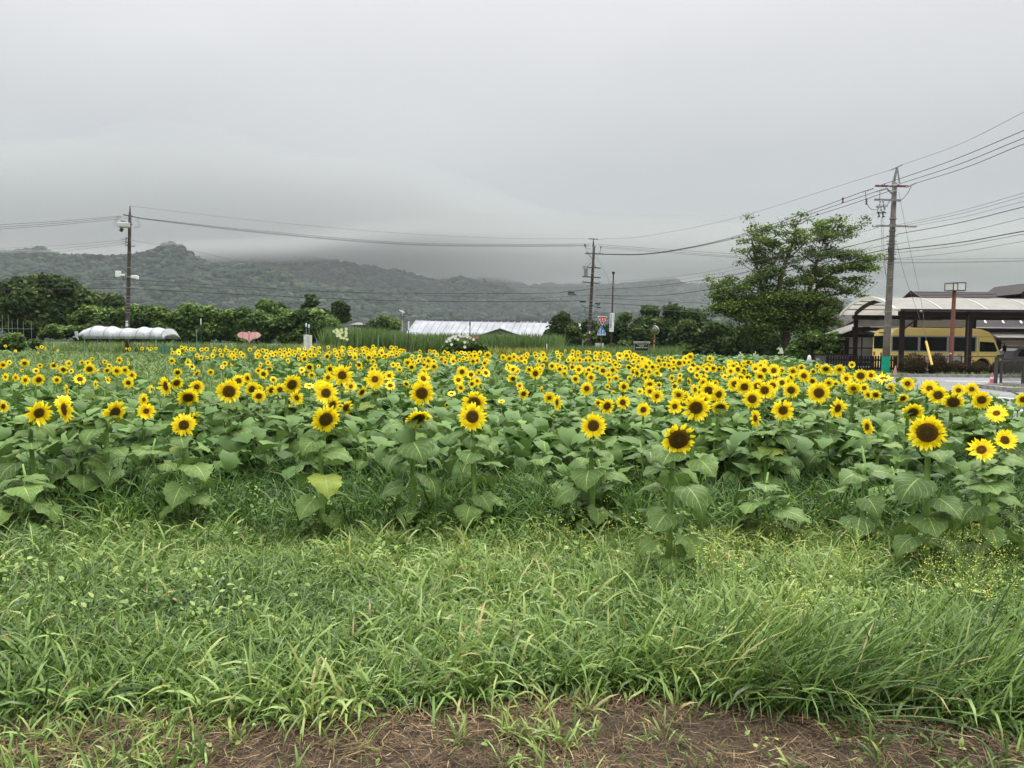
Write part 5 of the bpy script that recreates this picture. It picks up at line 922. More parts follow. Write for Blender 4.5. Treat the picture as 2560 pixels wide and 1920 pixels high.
# traffic mirror
d = 55; s = d/F; b = G(X(1633, d), d); t = empty('traffic_mirror', b, 'round convex traffic mirror on an orange pole', 'traffic mirror'); top = W(1636.5, 838, d)-b
MB().tube([(0, 0, -.1), top*.5, top], .05, 12).build('pole', mat('mirror_pole_orange', (.45, .16, .06), rough=.6, var=.25, scale=4), t)
for z_ in (858, 847, 852): c = W(1635.5, z_, d)-b; MB().tube([c-Vector((0, 0, .06)), c+Vector((0, 0, .06))], .058, 12).build('band', M_rust if z_ != 852 else M_porc, t)
c = W(1637, 826, d)-b; fw = Vector((-.45, -.85, -.12)).normalized(); q = fw.to_track_quat('Z', 'Y').to_matrix().to_4x4()
mb = MB(); n = 24
vs = []; 
for i, (rr, zz) in enumerate([(.30, -.10), (.335, -.02), (.335, .02), (.30, .04)]):
    vs += [(rr*math.cos(6.2832*j/n), rr*math.sin(6.2832*j/n), zz) for j in range(n)]
mb.add(vs, [(i*n+j, i*n+(j+1) % n, (i+1)*n+(j+1) % n, (i+1)*n+j) for i in range(3) for j in range(n)]+[tuple(range(n-1, -1, -1))])
o = mb.build('housing', mat('mirror_housing', (.30, .25, .22), rough=.5), t, smooth=False); o.matrix_local = Matrix.Translation(c)@q
vs = [(0, 0, .075)]; fs = []
for i, (rr, zz) in enumerate([(.1, .072), (.2, .06), (.3, .038)]): vs += [(rr*math.cos(6.2832*j/n), rr*math.sin(6.2832*j/n), zz) for j in range(n)]
fs = [(0, 1+j, 1+(j+1) % n) for j in range(n)]+[(1+i*n+j, 1+(i+1)*n+j, 1+(i+1)*n+(j+1) % n, 1+i*n+(j+1) % n) for i in range(2) for j in range(n)]
g2 = MB().add(vs, fs).build('mirror_glass', mat('mirror_silver', (.5, .5, .5), rough=.05, metal=1.), o, smooth=True)
mb = MB(); hv = [(.36*math.cos(a), .36*math.sin(a)) for a in np.linspace(.2, math.pi-.2, 12)]; mb.prism([(p[0], p[1], 0) for p in hv]+[(p[0]*.97, p[1]*.97, 0) for p in hv[::-1]], (0, 0, .22)); o2 = mb.build('hood', MATS['mirror_housing'], o)
# wooden notice board
d = 50; s = d/F; b = G(X(1603, d), d); t = empty('signboard', b, 'black notice board with a weathered timber beam on two posts', 'signboard')
zt = W(1603, 853.5, d).z-b.z; M_pg = mat('post_greygreen', (.12, .135, .10), rough=.8); M_wb = mat('weathered_timber', (.20, .19, .155), rough=.85, var=.35, scale=5, bump=.3)
for a in (-18.3, 17): MB().box(a*s-.045, a*s+.045, -.05, .05, -.05, zt-.1).build('post', M_pg, t)
MB().box(-20.5*s, 20.5*s, -.12, .12, zt-.16, zt).build('beam', M_wb, t, bevel=.03); MB().box(-16.5*s, 15.3*s, -.03, .02, zt-.62, zt-.17).build('board', mat('board_black', (.012, .013, .010), rough=.6), t)
mb = MB()
for z_, xs_ in ((-.215, [(-12, -4), (-3.2, 3.8), (4.2, 13)]), (-.305, [(-6.5, -2.5), (-1.9, .2), (.8, 4.8)]), (-.42, [(-14, -8), (-7.4, -5), (-4.4, -2), (-.5, 4), (5.6, 7.4), (8.4, 11), (11.6, 13.4)])):
    for a, c_ in xs_:
        x_ = a
        while x_ < c_: w_ = rnd(.35, .6); mb.box(x_*s, (x_+w_)*s, -.034, -.03, zt+z_-rnd(.018, .03), zt+z_+rnd(.012, .03)); x_ += w_+.18
mb.build('lettering', mat('letter_cream', (.62, .60, .52), rough=.6), t)
# ---------------- left side garden things ----------------
d = 56; s = d/F; b = G(X(320, d), d); t = empty('rain_tunnel', b, 'long white plastic rain cover on hoops standing in the left meadow', 'plastic tunnel')
zb = W(320, 847, d).z-b.z; zt = W(320, 815, d).z-b.z; x0, x1 = (207-320)*s, (432-320)*s
M_film = mat('plastic_film', (.50, .52, .54), rough=.4, var=.12, scale=2, trans=.35); nx, na = 120, 18; hoops = [(248, 814), (283, 816), (322, 820), (362, 817), (397, 818), (425, 820)]
V = []; hx = np.array([h[0] for h in hoops]); 
for i in range(nx):
    px = 207+(432-207)*i/(nx-1); k = np.argmin(abs(hx-px)); dist = abs(hx-px).min(); sag = min(1, dist/17)**1.3
    tp = np.interp(px, [207, 214, 225, 240]+list(hx[1:])+[432], [840, 829, 820, 815]+[816, 820, 817, 818, 820, 836]); zz = W(320, tp, d).z-b.z-.14*sag; bot = zb+.03+(.12 if px < 235 else 0)
    for j in range(na):
        a = math.pi*j/(na-1); yy = -math.cos(a)*.95; e = math.sin(a)**.75; fold = .10*sag*math.sin(a*5+px*.07)*math.sin(a)+.035*math.sin(px*.5+a*4)*sag
        V.append(((px-320)*s+.22*math.cos(a)*-.9, yy*(1-.05*sag)+fold, bot+(zz-bot)*e+fold*.8))
fs = [(i*na+j, (i+1)*na+j, (i+1)*na+j+1, i*na+j+1) for i in range(nx-1) for j in range(na-1)]
o = MB().add(V, fs).build('film', M_film, t, smooth=True); so = o.modifiers.new('s', 'SOLIDIFY'); so.thickness = .008
for px, tp in hoops:
    zz = W(320, tp, d).z-b.z; xx = (px-320)*s; MB().tube([(xx+.22*-.9*math.cos(math.pi*j/14), -math.cos(math.pi*j/14)*.97, zb+(zz-zb)*math.sin(math.pi*j/14)**.75+.012) for j in range(15)], .016, 6, False).build('hoop', M_steel, t)
M_pgn = mat('garden_pole_green', (.14, .30, .22), rough=.5)
for px, dx, mm in [(230, 0, M_pgn), (262, 12, M_steel), (290, 12, M_steel), (337, 10, M_steel), (375, 10, M_steel), (405, 12, M_pgn)]: MB().tube([((px-320)*s, -.95, zb+.02), ((px-320+dx*.7)*s, -1.0, -.05)], .018, 6).build('leg', mm, t)
MB().tube([(x0+.6, -.97, zb), (x1-.1, -.97, zb)], .016, 6).build('side_bar', M_steel, t)
MB().tube([(x0+.05, -.9, zb+.5), (x0+.12, -.92, zb+.1), (x0+.25, -.95, zb-.12)], [.12, .10, .02], 8).build('film_tail', M_film, t)
# blue-green net
d = 54; s = d/F; b = G(X(450, d), d); t = empty('crop_net', b, 'low blue-green crop net on stakes right of the white tunnel', 'net'); zt = W(450, 860, d).z-b.z
mb = MB(); pts = [(390, .92), (396, .8), (402, .84), (408, .98), (420, .8), (440, .78), (455, .82), (470, .75), (490, .82), (498, .78)]
for (a, h0), (c_, h1) in zip(pts, pts[1:]): mb.add([((a-450)*s, 0, 0), ((c_-450)*s, 0, 0), ((c_-450)*s, .02, zt*h1), ((a-450)*s, .02, zt*h0)], [(0, 1, 2, 3)])
mb.build('net', mat('net_green', (.03, .13, .10), rough=.7, alpha=.62), t)
for a in (390, 408, 430, 455, 472, 498): MB().tube([((a-450)*s, -.02, 0), ((a-450)*s, -.02, zt*1.25)], .014, 5).build('stake', M_pgn, t)
# stakes
def stake(px, py0, d, lab, m, r=.018, cat_='stake', grp=None, topm=None, py1=None):
    b_ = G(X(px, d), d); h = W(px, py0, d).z-b_.z; t_ = empty('garden_stake', b_, lab, cat_, grp); MB().tube([(0, 0, -.05), (.0, 0, h)], r, 6).build('shaft', m, t_)
    if topm: MB().tube([(0, 0, h-(.5 if topm is M_white else .3)), (0, 0, h+.02)], r*1.5, 8).build('cap', topm, t_)
    return t_
for k, (px, py) in enumerate([(8, 787), (23, 788), (32, 800), (46, 799), (60, 804), (80, 802)]): stake(px, py, 58, ['first', 'second', 'third', 'fourth', 'fifth', 'sixth'][k]+' from the left of the six pale bean poles before the big tree', mat('bean_pole', (.22, .24, .20), rough=.6), .012, 'stake', 'bean poles at the far left')
b_ = G(X(45, 58), 58); tag(MB().tube([(X(0, 58)-b_.x-1, 0, W(45, 822, 58).z-b_.z), (X(85, 58)-b_.x, 0, W(45, 822, 58).z-b_.z)], .010, 5).build('bean_rail', MATS['bean_pole'], None, loc=b_), 'thin horizontal bar tying the bean poles together at the far left', 'bar')
stake(492, 822, 52, 'pale blue garden stake left of the pink kite', M_pgn); stake(945, 837, 46, 'green garden stake among the yellow weeds in front of the reeds', M_pgn, .025); stake(792, 848, 44, 'short green stake right of the pale boxes', M_pgn, .016)
stake(987, 834, 46, 'thin pale stake left of the white topped post in front of the reeds', M_steel, .015); stake(1021, 804, 44, 'dark post with a white top in front of the left end of the barn', M_dark, .028, 'post', None, M_white)
stake(1174, 806, 60, 'thin black post standing up in front of the barn roof', M_dark, .04, 'post', None, M_dark); stake(1456, 848, 60, 'pale leaning stake left of the middle utility pole', M_steel, .05); stake(1366, 860, 58, 'short white tipped stake below the dark pine-like tree', M_steel, .03, 'stake', None, M_white)
t = stake(503, 797, 66, 'dark stake with a white sign at its top before the vine covered bush', M_dark, .035, 'stake', None, M_white)
# pink kite shaped bird scarer
d = 47; s = d/F; b = G(X(623, d), d); c = W(623, 842, d)-b; t = empty('bird_kite', b, 'pink bird shaped kite stretched on sticks in front of the hedge', 'kite')
half = [(0, 15), (2.2, 12), (3, 10.5), (9, 11.5), (17, 12.6), (23, 11), (28, 7.5), (29.5, 4.5), (28, 1.5), (25, -1.5), (20, -3.8), (14, -4.6), (10, -5), (6, -7.5), (3, -11), (1.5, -13.5), (0, -14)]
poly = half+[(-x_, z_) for x_, z_ in half[::-1][1:-1]]
M_pk = mat('kite_pink', (.78, .48, .49), rough=.6, var=.10, scale=1.5, trans=.3)
vs = [(c.x+x_*s, -.05*abs(x_)/29, c.z+z_*s) for x_, z_ in poly]; MB().prism(vs, (0, .012, 0)).build('sail', M_pk, t)
M_pkd = mat('kite_rose', (.42, .10, .12), rough=.6); mb = MB()
for x_ in (-16, -1.6, 1.6, 16): mb.bar((c.x+x_*s, -.05, c.z+12.4*s-.02), (c.x+x_*s*(.92 if abs(x_) > 3 else .6), -.05, c.z+(-3 if abs(x_) > 3 else -12)*s), .02, .006)
for x_ in range(-28, 29, 4):
    if abs(x_) > 8: mb.bar((c.x+x_*s, -.055, c.z+(0 if abs(x_) > 20 else -1)*s), (c.x+x_*s*.97, -.055, c.z+(-3.2 if abs(x_) < 22 else -.5)*s), .02, .006)
mb.build('stripe', M_pkd, t)
for x_ in (-12, -9, 9, 12): MB().tube([(c.x+x_*s, .03, -.05), (c.x+x_*s, .03, c.z-2*s)], .012, 5).build('stick', M_steel, t)
MB().tube([(c.x, .03, -.05), (c.x, .03, c.z+8*s)], .018, 6).build('stick', M_steel, t)
# pale boxes with bottle topped sticks
d = 48; s = d/F; b = G(X(768, d), d); zt = W(768, 836.5, d).z-b.z
t = empty('bottle_stand', b, 'two pale grey blocks carrying slim sticks topped with bluish bottles', 'garden ornament'); M_bx = mat('box_pale', (.50, .51, .48), rough=.7, var=.15, scale=5)
MB().box(-9*s, 1*s, 0, .25, -.05, zt).build('block', M_bx, t); MB().box(1.4*s, 9*s, .04, .27, -.05, zt-.03).build('block', M_bx, t)
for x_, py in ((-3.5, 812), (3.5, 815)):
    h = W(768, py, d).z-b.z; o = MB().tube([(x_*s, .1, zt-.06), (x_*s+.01, .1, h)], .013, 6).build('stick', M_porc, t); MB().tube([(x_*s, .1, h-.14), (x_*s, .1, h-.1), (x_*s, .1, h+.05), (x_*s, .1, h+.1)], [.02, .055, .055, .03], 10).build('bottle', mat('bottle_blue', (.45, .55, .66), rough=.15), o)
# ---------------- sunflowers ----------------
M_petal = mat('petal_yellow', (.86, .60, .02), rough=.5, spec=.25, attr='rnd', ramp=[(0, (.80, .43, .006)), (.25, (.92, .66, .010)), (.7, (.97, .79, .014)), (1, (.98, .86, .04))], trans=.35)
M_disc = mat('seed_disc', (.05, .025, .008), rough=.85, spec=.15, attr='rnd', ramp=[(0, (.17, .12, .018)), (.30, (.095, .062, .010)), (.62, (.115, .066, .008)), (.84, (.20, .095, .008)), (1, (.30, .17, .012))], var=.35, scale=60, bump=.9, bscale=160)
M_discy = mat('young_disc', (.2, .1, .01), rough=.85, spec=.15, attr='rnd', ramp=[(0, (.24, .20, .02)), (.35, (.20, .09, .008)), (.7, (.16, .055, .005)), (1, (.40, .22, .012))], var=.3, scale=60, bump=.9, bscale=160)
M_calyx = mat('calyx_green', (.07, .14, .03), rough=.6, var=.25, scale=20, trans=.2)
M_stem = mat('stem_green', (.16, .27, .065), rough=.6, var=.2, scale=12, spec=.3)
def leaf_mat(name, base, vein, sh=.0):
    m = bpy.data.materials.new(name); m.use_nodes = True; t = m.node_tree; p = t.nodes['Principled BSDF']; p.inputs['Roughness'].default_value = .55; p.inputs['Specular IOR Level'].default_value = .2
    uv = N(t, 'ShaderNodeUVMap'); s = N(t, 'ShaderNodeSeparateXYZ'); t.links.new(uv.outputs[0], s.inputs[0])
    def M_(op, a, b=None, c=None):
        n = N(t, 'ShaderNodeMath', operation=op)
        for i, v in enumerate((a, b, c)):
            if v is None: continue
            if isinstance(v, (int, float)): n.inputs[i].default_value = v
            else: t.links.new(v, n.inputs[i])
        return n.outputs[0]
    av = M_('ABSOLUTE', s.outputs[1]); mid = M_('LESS_THAN', av, .035)
    sv = M_('PINGPONG', M_('SUBTRACT', M_('MULTIPLY', s.outputs[0], 6.), M_('MULTIPLY', av, 2.6)), .5); sv = M_('LESS_THAN', sv, .045)
    ve = M_('MAXIMUM', mid, M_('MULTIPLY', sv, .6))
    oi = N(t, 'ShaderNodeObjectInfo'); r = N(t, 'ShaderNodeValToRGB'); t.links.new(oi.outputs['Random'], r.inputs[0]); e = r.color_ramp.elements
    e[0].color = (*[c*.78 for c in base], 1); e[1].color = (base[0]*1.35, base[1]*1.25, base[2]*1.1, 1); e[1].position = .93; e[1].position = .975; k = e.new(1.0); k.color = (base[0]*2.6, base[1]*1.8, base[2]*1.1, 1)
    nz = N(t, 'ShaderNodeTexNoise'); nz.inputs['Scale'].default_value = 9; nz.inputs['Detail'].default_value = 4; tcx = N(t, 'ShaderNodeTexCoord'); t.links.new(tcx.outputs['Object'], nz.inputs[0])
    m1_ = N(t, 'ShaderNodeMix', data_type='RGBA', blend_type='MULTIPLY'); m1_.inputs[0].default_value = 1; t.links.new(r.outputs[0], m1_.inputs[6]); mr_ = N(t, 'ShaderNodeMapRange'); mr_.inputs[3].default_value = .7; mr_.inputs[4].default_value = 1.3; t.links.new(nz.outputs[0], mr_.inputs[0]); t.links.new(mr_.outputs[0], m1_.inputs[7])
    m2_ = N(t, 'ShaderNodeMix', data_type='RGBA'); t.links.new(ve, m2_.inputs[0]); t.links.new(m1_.outputs[2], m2_.inputs[6]); m2_.inputs[7].default_value = (*vein, 1)
    n3 = N(t, 'ShaderNodeTexNoise'); n3.inputs['Scale'].default_value = 14; n3.inputs['Detail'].default_value = 3; ad = N(t, 'ShaderNodeVectorMath', operation='ADD'); cb = N(t, 'ShaderNodeCombineXYZ'); t.links.new(M_('MULTIPLY', oi.outputs['Random'], 50.), cb.inputs[0]); t.links.new(tcx.outputs['Object'], ad.inputs[0]); t.links.new(cb.outputs[0], ad.inputs[1]); t.links.new(ad.outputs[0], n3.inputs[0])
    m3_ = N(t, 'ShaderNodeMix', data_type='RGBA'); mr3 = N(t, 'ShaderNodeMapRange'); mr3.inputs[1].default_value = .69; mr3.inputs[2].default_value = .74; t.links.new(n3.outputs[0], mr3.inputs[0]); t.links.new(mr3.outputs[0], m3_.inputs[0]); t.links.new(m2_.outputs[2], m3_.inputs[6]); m3_.inputs[7].default_value = (.16, .13, .035, 1); m2_ = m3_
    t.links.new(m2_.outputs[2], p.inputs['Base Color'])
    b = N(t, 'ShaderNodeBump'); b.inputs[0].default_value = .5; b.inputs['Distance'].default_value = .01; b.invert = True; t.links.new(M_('ADD', ve, M_('MULTIPLY', nz.outputs[0], .6)), b.inputs['Height']); t.links.new(b.outputs[0], p.inputs['Normal'])
    tr = N(t, 'ShaderNodeBsdfTranslucent'); ms = N(t, 'ShaderNodeMixShader'); ms.inputs[0].default_value = .22; t.links.new(m2_.outputs[2], tr.inputs[0]); o = t.nodes['Material Output']
    t.links.new(p.outputs[0], ms.inputs[1]); t.links.new(tr.outputs[0], ms.inputs[2]); t.links.new(ms.outputs[0], o.inputs[0]); return m
M_sleaf = leaf_mat('sunflower_leaf', (.078, .142, .035), (.25, .33, .10))
def leaf_geo(seed_, nu=8, ns_=6, droop=.6, petiole=True):
    """unit leaf: petiole from origin along +X/up, blade length 1 -> verts, quads, uv"""
    r = np.random.RandomState(seed_); pl = .55+.25*r.rand(); el_ = R(48+14*r.rand()); k = 5
    T = np.linspace(0, 1, k); px = pl*T*np.cos(el_*(1-.35*T)); pz = pl*(T*np.sin(el_)-.28*T**2); V, U, Q = [], [], []
    if petiole:
        for i in range(k):
            rr = .020*(1-.3*T[i])
            for a in range(3): V.append((px[i], rr*math.cos(a*2.094), pz[i]+rr*math.sin(a*2.094))); U.append((0, 0))
        for i in range(k-1):
            for a in range(3): Q.append((i*3+a, i*3+(a+1) % 3, (i+1)*3+(a+1) % 3, (i+1)*3+a))
    n0 = len(V); bx, bz = px[-1], pz[-1]; th0 = R(-2-10*r.rand()); ang = th0-R(25+40*droop)*np.linspace(0, 1, nu+1)**1.2
    u = np.linspace(0, 1, nu+1); cx = np.concatenate([[0], np.cumsum(np.cos(ang[1:])/nu)]); cz = np.concatenate([[0], np.cumsum(np.sin(ang[1:])/nu)])
    wd = np.interp(u, [0, .12, .28, .45, .65, .82, 1], [.30, .50, .55, .49, .33, .16, .01]); fold = .16+.22*r.rand(); twist = (r.rand()-.5)*.5; ph = r.rand()*6
    for i in range(nu+1):
        for j in range(ns_+1):
            s = -1+2*j/ns_; a = abs(s); jag = (1+.07*((-1)**i)*(a > .9)) if 0 < i < nu else 1
            y = s*wd[i]*jag; back = .20*a**2*(1-u[i])**3*1.3
            zz = fold*abs(y)*(1-.6*u[i])-.35*a**3*wd[i]*.6+.040*math.sin(u[i]*15+ph+s*3)*a**1.5+.015*math.sin(u[i]*31+ph*2)*a; y2 = y*math.cos(twist*u[i]); zz += y*math.sin(twist*(u[i]))
            V.append((bx+cx[i]-back+zz*.2, y2, bz+cz[i]+zz)); U.append((u[i], s))
    for i in range(nu):
        for j in range(ns_): a = n0+i*(ns_+1)+j; Q.append((a, a+1, a+ns_+2, a+ns_+1))
    return np.array(V), np.array(Q), np.array(U)
LEAF_HI = []; LEAF_LO = []
for k in range(9):
    v, q, u = leaf_geo(k, 12, 6, .2+.1*k); LEAF_HI.append(npmesh('leaf', v, q, M_sleaf, uv=u))
    v, q, u = leaf_geo(k+20, 4, 4, .2+.1*k); LEAF_LO.append(npmesh('leaf', v, q, M_sleaf, uv=u))
def petal_geo(seed_, n, dr, seg=4, curl=0.):
    r = np.random.RandomState(seed_); V, Q, A = [], [], []; wl = 2*math.pi/n*2.4
    for lay in range(2):
        for i in range(n):
            if r.rand() < (.03, .12)[seed_ % 2]: continue
            a = 2*math.pi*(i+.5*lay+.25*r.randn()*.6)/n; L = (1-dr)*(.90+.38*r.rand())*(1.0 if lay == 0 else .92); w_ = wl*.135*(.8+.4*r.rand())*(.55+.45*(1-dr)/.6)
            cu = curl+(.25, .5)[seed_ % 2]*r.randn(); sk = .25*r.randn()*.5; b0 = len(V); hue = np.clip(.5+.2*r.randn(), 0, 1)
            for k in range(seg+1):
                t = k/seg; rad = dr*.93+L*t*(1-.10*abs(cu)*t); z = .02+.05*lay+cu*.30*t*t*(1-dr)*2+.03*math.sin(t*5+i); ww = w_*np.interp(t, [0, .25, .55, .8, 1], [.60, 1, .95, .52, .02]); aa = a+sk*t*t*.35
                for s in (-1, 0, 1):
                    V.append((rad*math.cos(aa)-s*ww*math.sin(aa), rad*math.sin(aa)+s*ww*math.cos(aa), z-(.10*ww*3 if s else 0)*(.6))); A.append(np.clip(hue*.6+.4*min(1, t*2.2)+(0 if s else -.08), 0, 1))
            for k in range(seg):
                for s in (0, 1): q = b0+k*3+s; Q.append((q, q+1, q+4, q+3))
    return np.array(V), np.array(Q), np.array(A)
def disc_geo(dr, seg=24, dome=.12):
    V = [(0, 0, dome*dr+.03)]; A = [0]; Q = []; dr = dr*.90; rings = [(.2, .98), (.42, .95), (.65, .85), (.85, .6), (1, .15), (1.02, -.5)]
    for rr, h in rings:
        for j in range(seg): a = 6.28319*j/seg; V.append((rr*dr*math.cos(a), rr*dr*math.sin(a), .03+dome*dr*h)); A.append(min(rr, 1))
    T = [(0, 1+j, 1+(j+1) % seg) for j in range(seg)]
    for i in range(len(rings)-1):
        for j in range(seg): a, b_ = 1+i*seg+j, 1+i*seg+(j+1) % seg; T += [(a, a+seg, b_+seg), (a, b_+seg, b_)]
    return np.array(V), np.array(T), np.array(A)
def calyx_geo(dr, seed_, seg=16, closed=0.):
    r = np.random.RandomState(seed_); V, T = [], []; rings = [(.10, -.30), (.45, -.27), (.85, -.15), (1.08, -.01), (1.04, .02)]
    for rr, h in rings:
        for j in range(seg): a = 6.28319*j/seg; V.append((rr*dr*math.cos(a), rr*dr*math.sin(a), h*(.55+dr)))
    for i in range(len(rings)-1):
        for j in range(seg): a, b_ = i*seg+j, i*seg+(j+1) % seg; T += [(a, b_, b_+seg), (a, b_+seg, a+seg)]
    T += [(0, j+1, j) for j in range(1, seg-1)]
    for k in range(22):
        a = 6.28319*(k+.4*r.rand())/22; rr = dr*(.78+.25*r.rand()); L = .34*(.7+.5*r.rand()); w_ = .075; b0 = len(V); z0 = -.12*(k % 2)*(.55+dr)
        for t, ww in ((0, 1), (.5, .9), (1, .05)):
            q = rr+L*t*(1-closed); z = z0-.06+.10*t*(1 if k % 3 else -1)+closed*L*t*1.6
            for s in (-1, 1): V.append((q*math.cos(a)-s*w_*ww*math.sin(a), q*math.sin(a)+s*w_*ww*math.cos(a), z))
        for t in range(2): q = b0+t*2; T += [(q, q+1, q+3), (q, q+3, q+2)]
    return np.array(V), np.array(T)
HEADS = {}
def head_set(dr, hi, k):
    key = (dr, hi, k)
    if key not in HEADS:
        v, q, a = petal_geo(k*7+int(dr*100), (17 if hi else 12), dr, 4 if hi else 2, curl=[0, .25, -.2, .5][k % 4]); pm = npmesh('petals', v, q, M_petal, {'rnd': a})
        v, q, a = disc_geo(dr, 28 if hi else 12); dm = npmesh('flower_head', v, q, M_disc if dr > .4 else M_discy, {'rnd': a})
        v, q = calyx_geo(dr, k, 16 if hi else 8); cm = npmesh('calyx', v, q, M_calyx); HEADS[key] = (dm, pm, cm)
    return HEADS[key]
v, q = calyx_geo(.85, 3, 14, closed=.75); BUDM = npmesh('bud', v, q, M_calyx); v, q, a = disc_geo(.8, 14, .5); BUDC = npmesh('bud_centre', v, q, mat('bud_green', (.13, .22, .03), rough=.7, var=.3, scale=30), {'rnd': a})
# (x, y, radius) in 3.456x crops; yaw>0 turns to the picture's right, pitch>0 looks down; dr disc ratio
def crop(ox, oy, L): return [(ox+l[0]/3.456, oy+l[1]/3.456, l[2]/3.456)+tuple(l[3:]) for l in L]
SF = []
SF += crop(0, 860, [(28, 182, 38, 0, 10), (82, 160, 25), (212, 165, 42), (312, 232, 30), (345, 187, 24), (195, 228, 18), (45, 285, 38, 45), (134, 290, 38, 42), (217, 312, 48), (333, 310, 55, 20, 10), (465, 187, 35), (548, 222, 42), (595, 168, 32), (615, 235, 25), (490, 310, 38, 15), (577, 395, 52, -72), (708, 160, 25), (758, 165, 30), (798, 130, 20), (773, 217, 52, 0, 5, .5), (845, 240, 25, 65), (690, 305, 55, 10, -30), (827, 350, 45, -72), (905, 155, 22), (925, 228, 35), (945, 190, 25), (1008, 233, 47), (1080, 225, 40), (928, 312, 38, 55), (1138, 270, 45, 30), (1110, 335, 50, -25), (1030, 140, 35, 40), (1110, 165, 25, 70),
    (335, 595, 115, 28, 10, .42, 'sunflower with several white-yellow petals folded over its disc, leftmost in the front row'), (560, 565, 120, -62, 5, .45, 'big sunflower turned sharply left showing its green back, second from the left in front'), (545, 495, 75, -10, -45, .4, 'sunflower tilted up right behind the one showing its green back'),
    (990, 590, 112, 32, 18, .48, 'sunflower with sparse petals and oval disc turned right, left of the paired heads'), (1262, 580, 78, 12, 0, .36, 'open sunflower with ragged petals, lower of two stacked heads left of centre'), (1240, 480, 62, 45, 0, .36, 'small sunflower directly above the lower ragged head'), (1588, 700, 108, 0, -4, .40, 'lowest front sunflower on the left, facing the camera with a round orange-brown disc'),
    (1680, 640, 60, 58, 5, .36), (1735, 720, 30, 40), (1435, 365, 92, -58, 5, .45, 'sunflower seen side-on with its dark green back, left of the large round head'), (1525, 335, 62, 25, 20, .5), (1535, 245, 42, 10), (1485, 145, 32), (1310, 390, 40, -68), (1622, 158, 33, 20), (1658, 197, 30), (1700, 255, 45), (1820, 243, 32), (1738, 118, 24), (1625, 462, 95, 0, 30, .52, 'sunflower with a very dark drooping disc half covered by a leaf'), (1700, 370, 66, 5, 0, .38), (1978, 410, 112, 0, 4, .50, 'large very round sunflower with a full ring of petals, left of centre'), (2060, 320, 62, 15, -10), (2140, 295, 50, -35, 15), (2175, 390, 72, 25, 10, .45),
    (1995, 190, 25), (1943, 170, 27), (1920, 200, 20), (2020, 120, 25), (2100, 100, 25, 25), (2160, 50, 22), (2080, 80, 20), (2035, 60, 22), (1950, 30, 22), (1902, 55, 18), (1860, 40, 18), (1835, 90, 18, 40), (1785, 45, 22), (1742, 48, 20), (1676, 46, 18), (1645, 50, 15), (1560, 50, 18), (1580, 90, 17), (1610, 55, 15), (1485, 50, 18), (1490, 75, 20), (1347, 38, 15), (1310, 42, 15), (1275, 38, 11), (1227, 40, 17), (1118, 44, 16, 30), (1090, 40, 10), (360, 25, 18), (318, 30, 11), (395, 40, 10), (325, 75, 10), (500, 55, 10), (135, 60, 14, 40), (47, 18, 14), (30, 540, 58, -40, 0, .4), (1790, 118, 15), (690, 225, 12)])
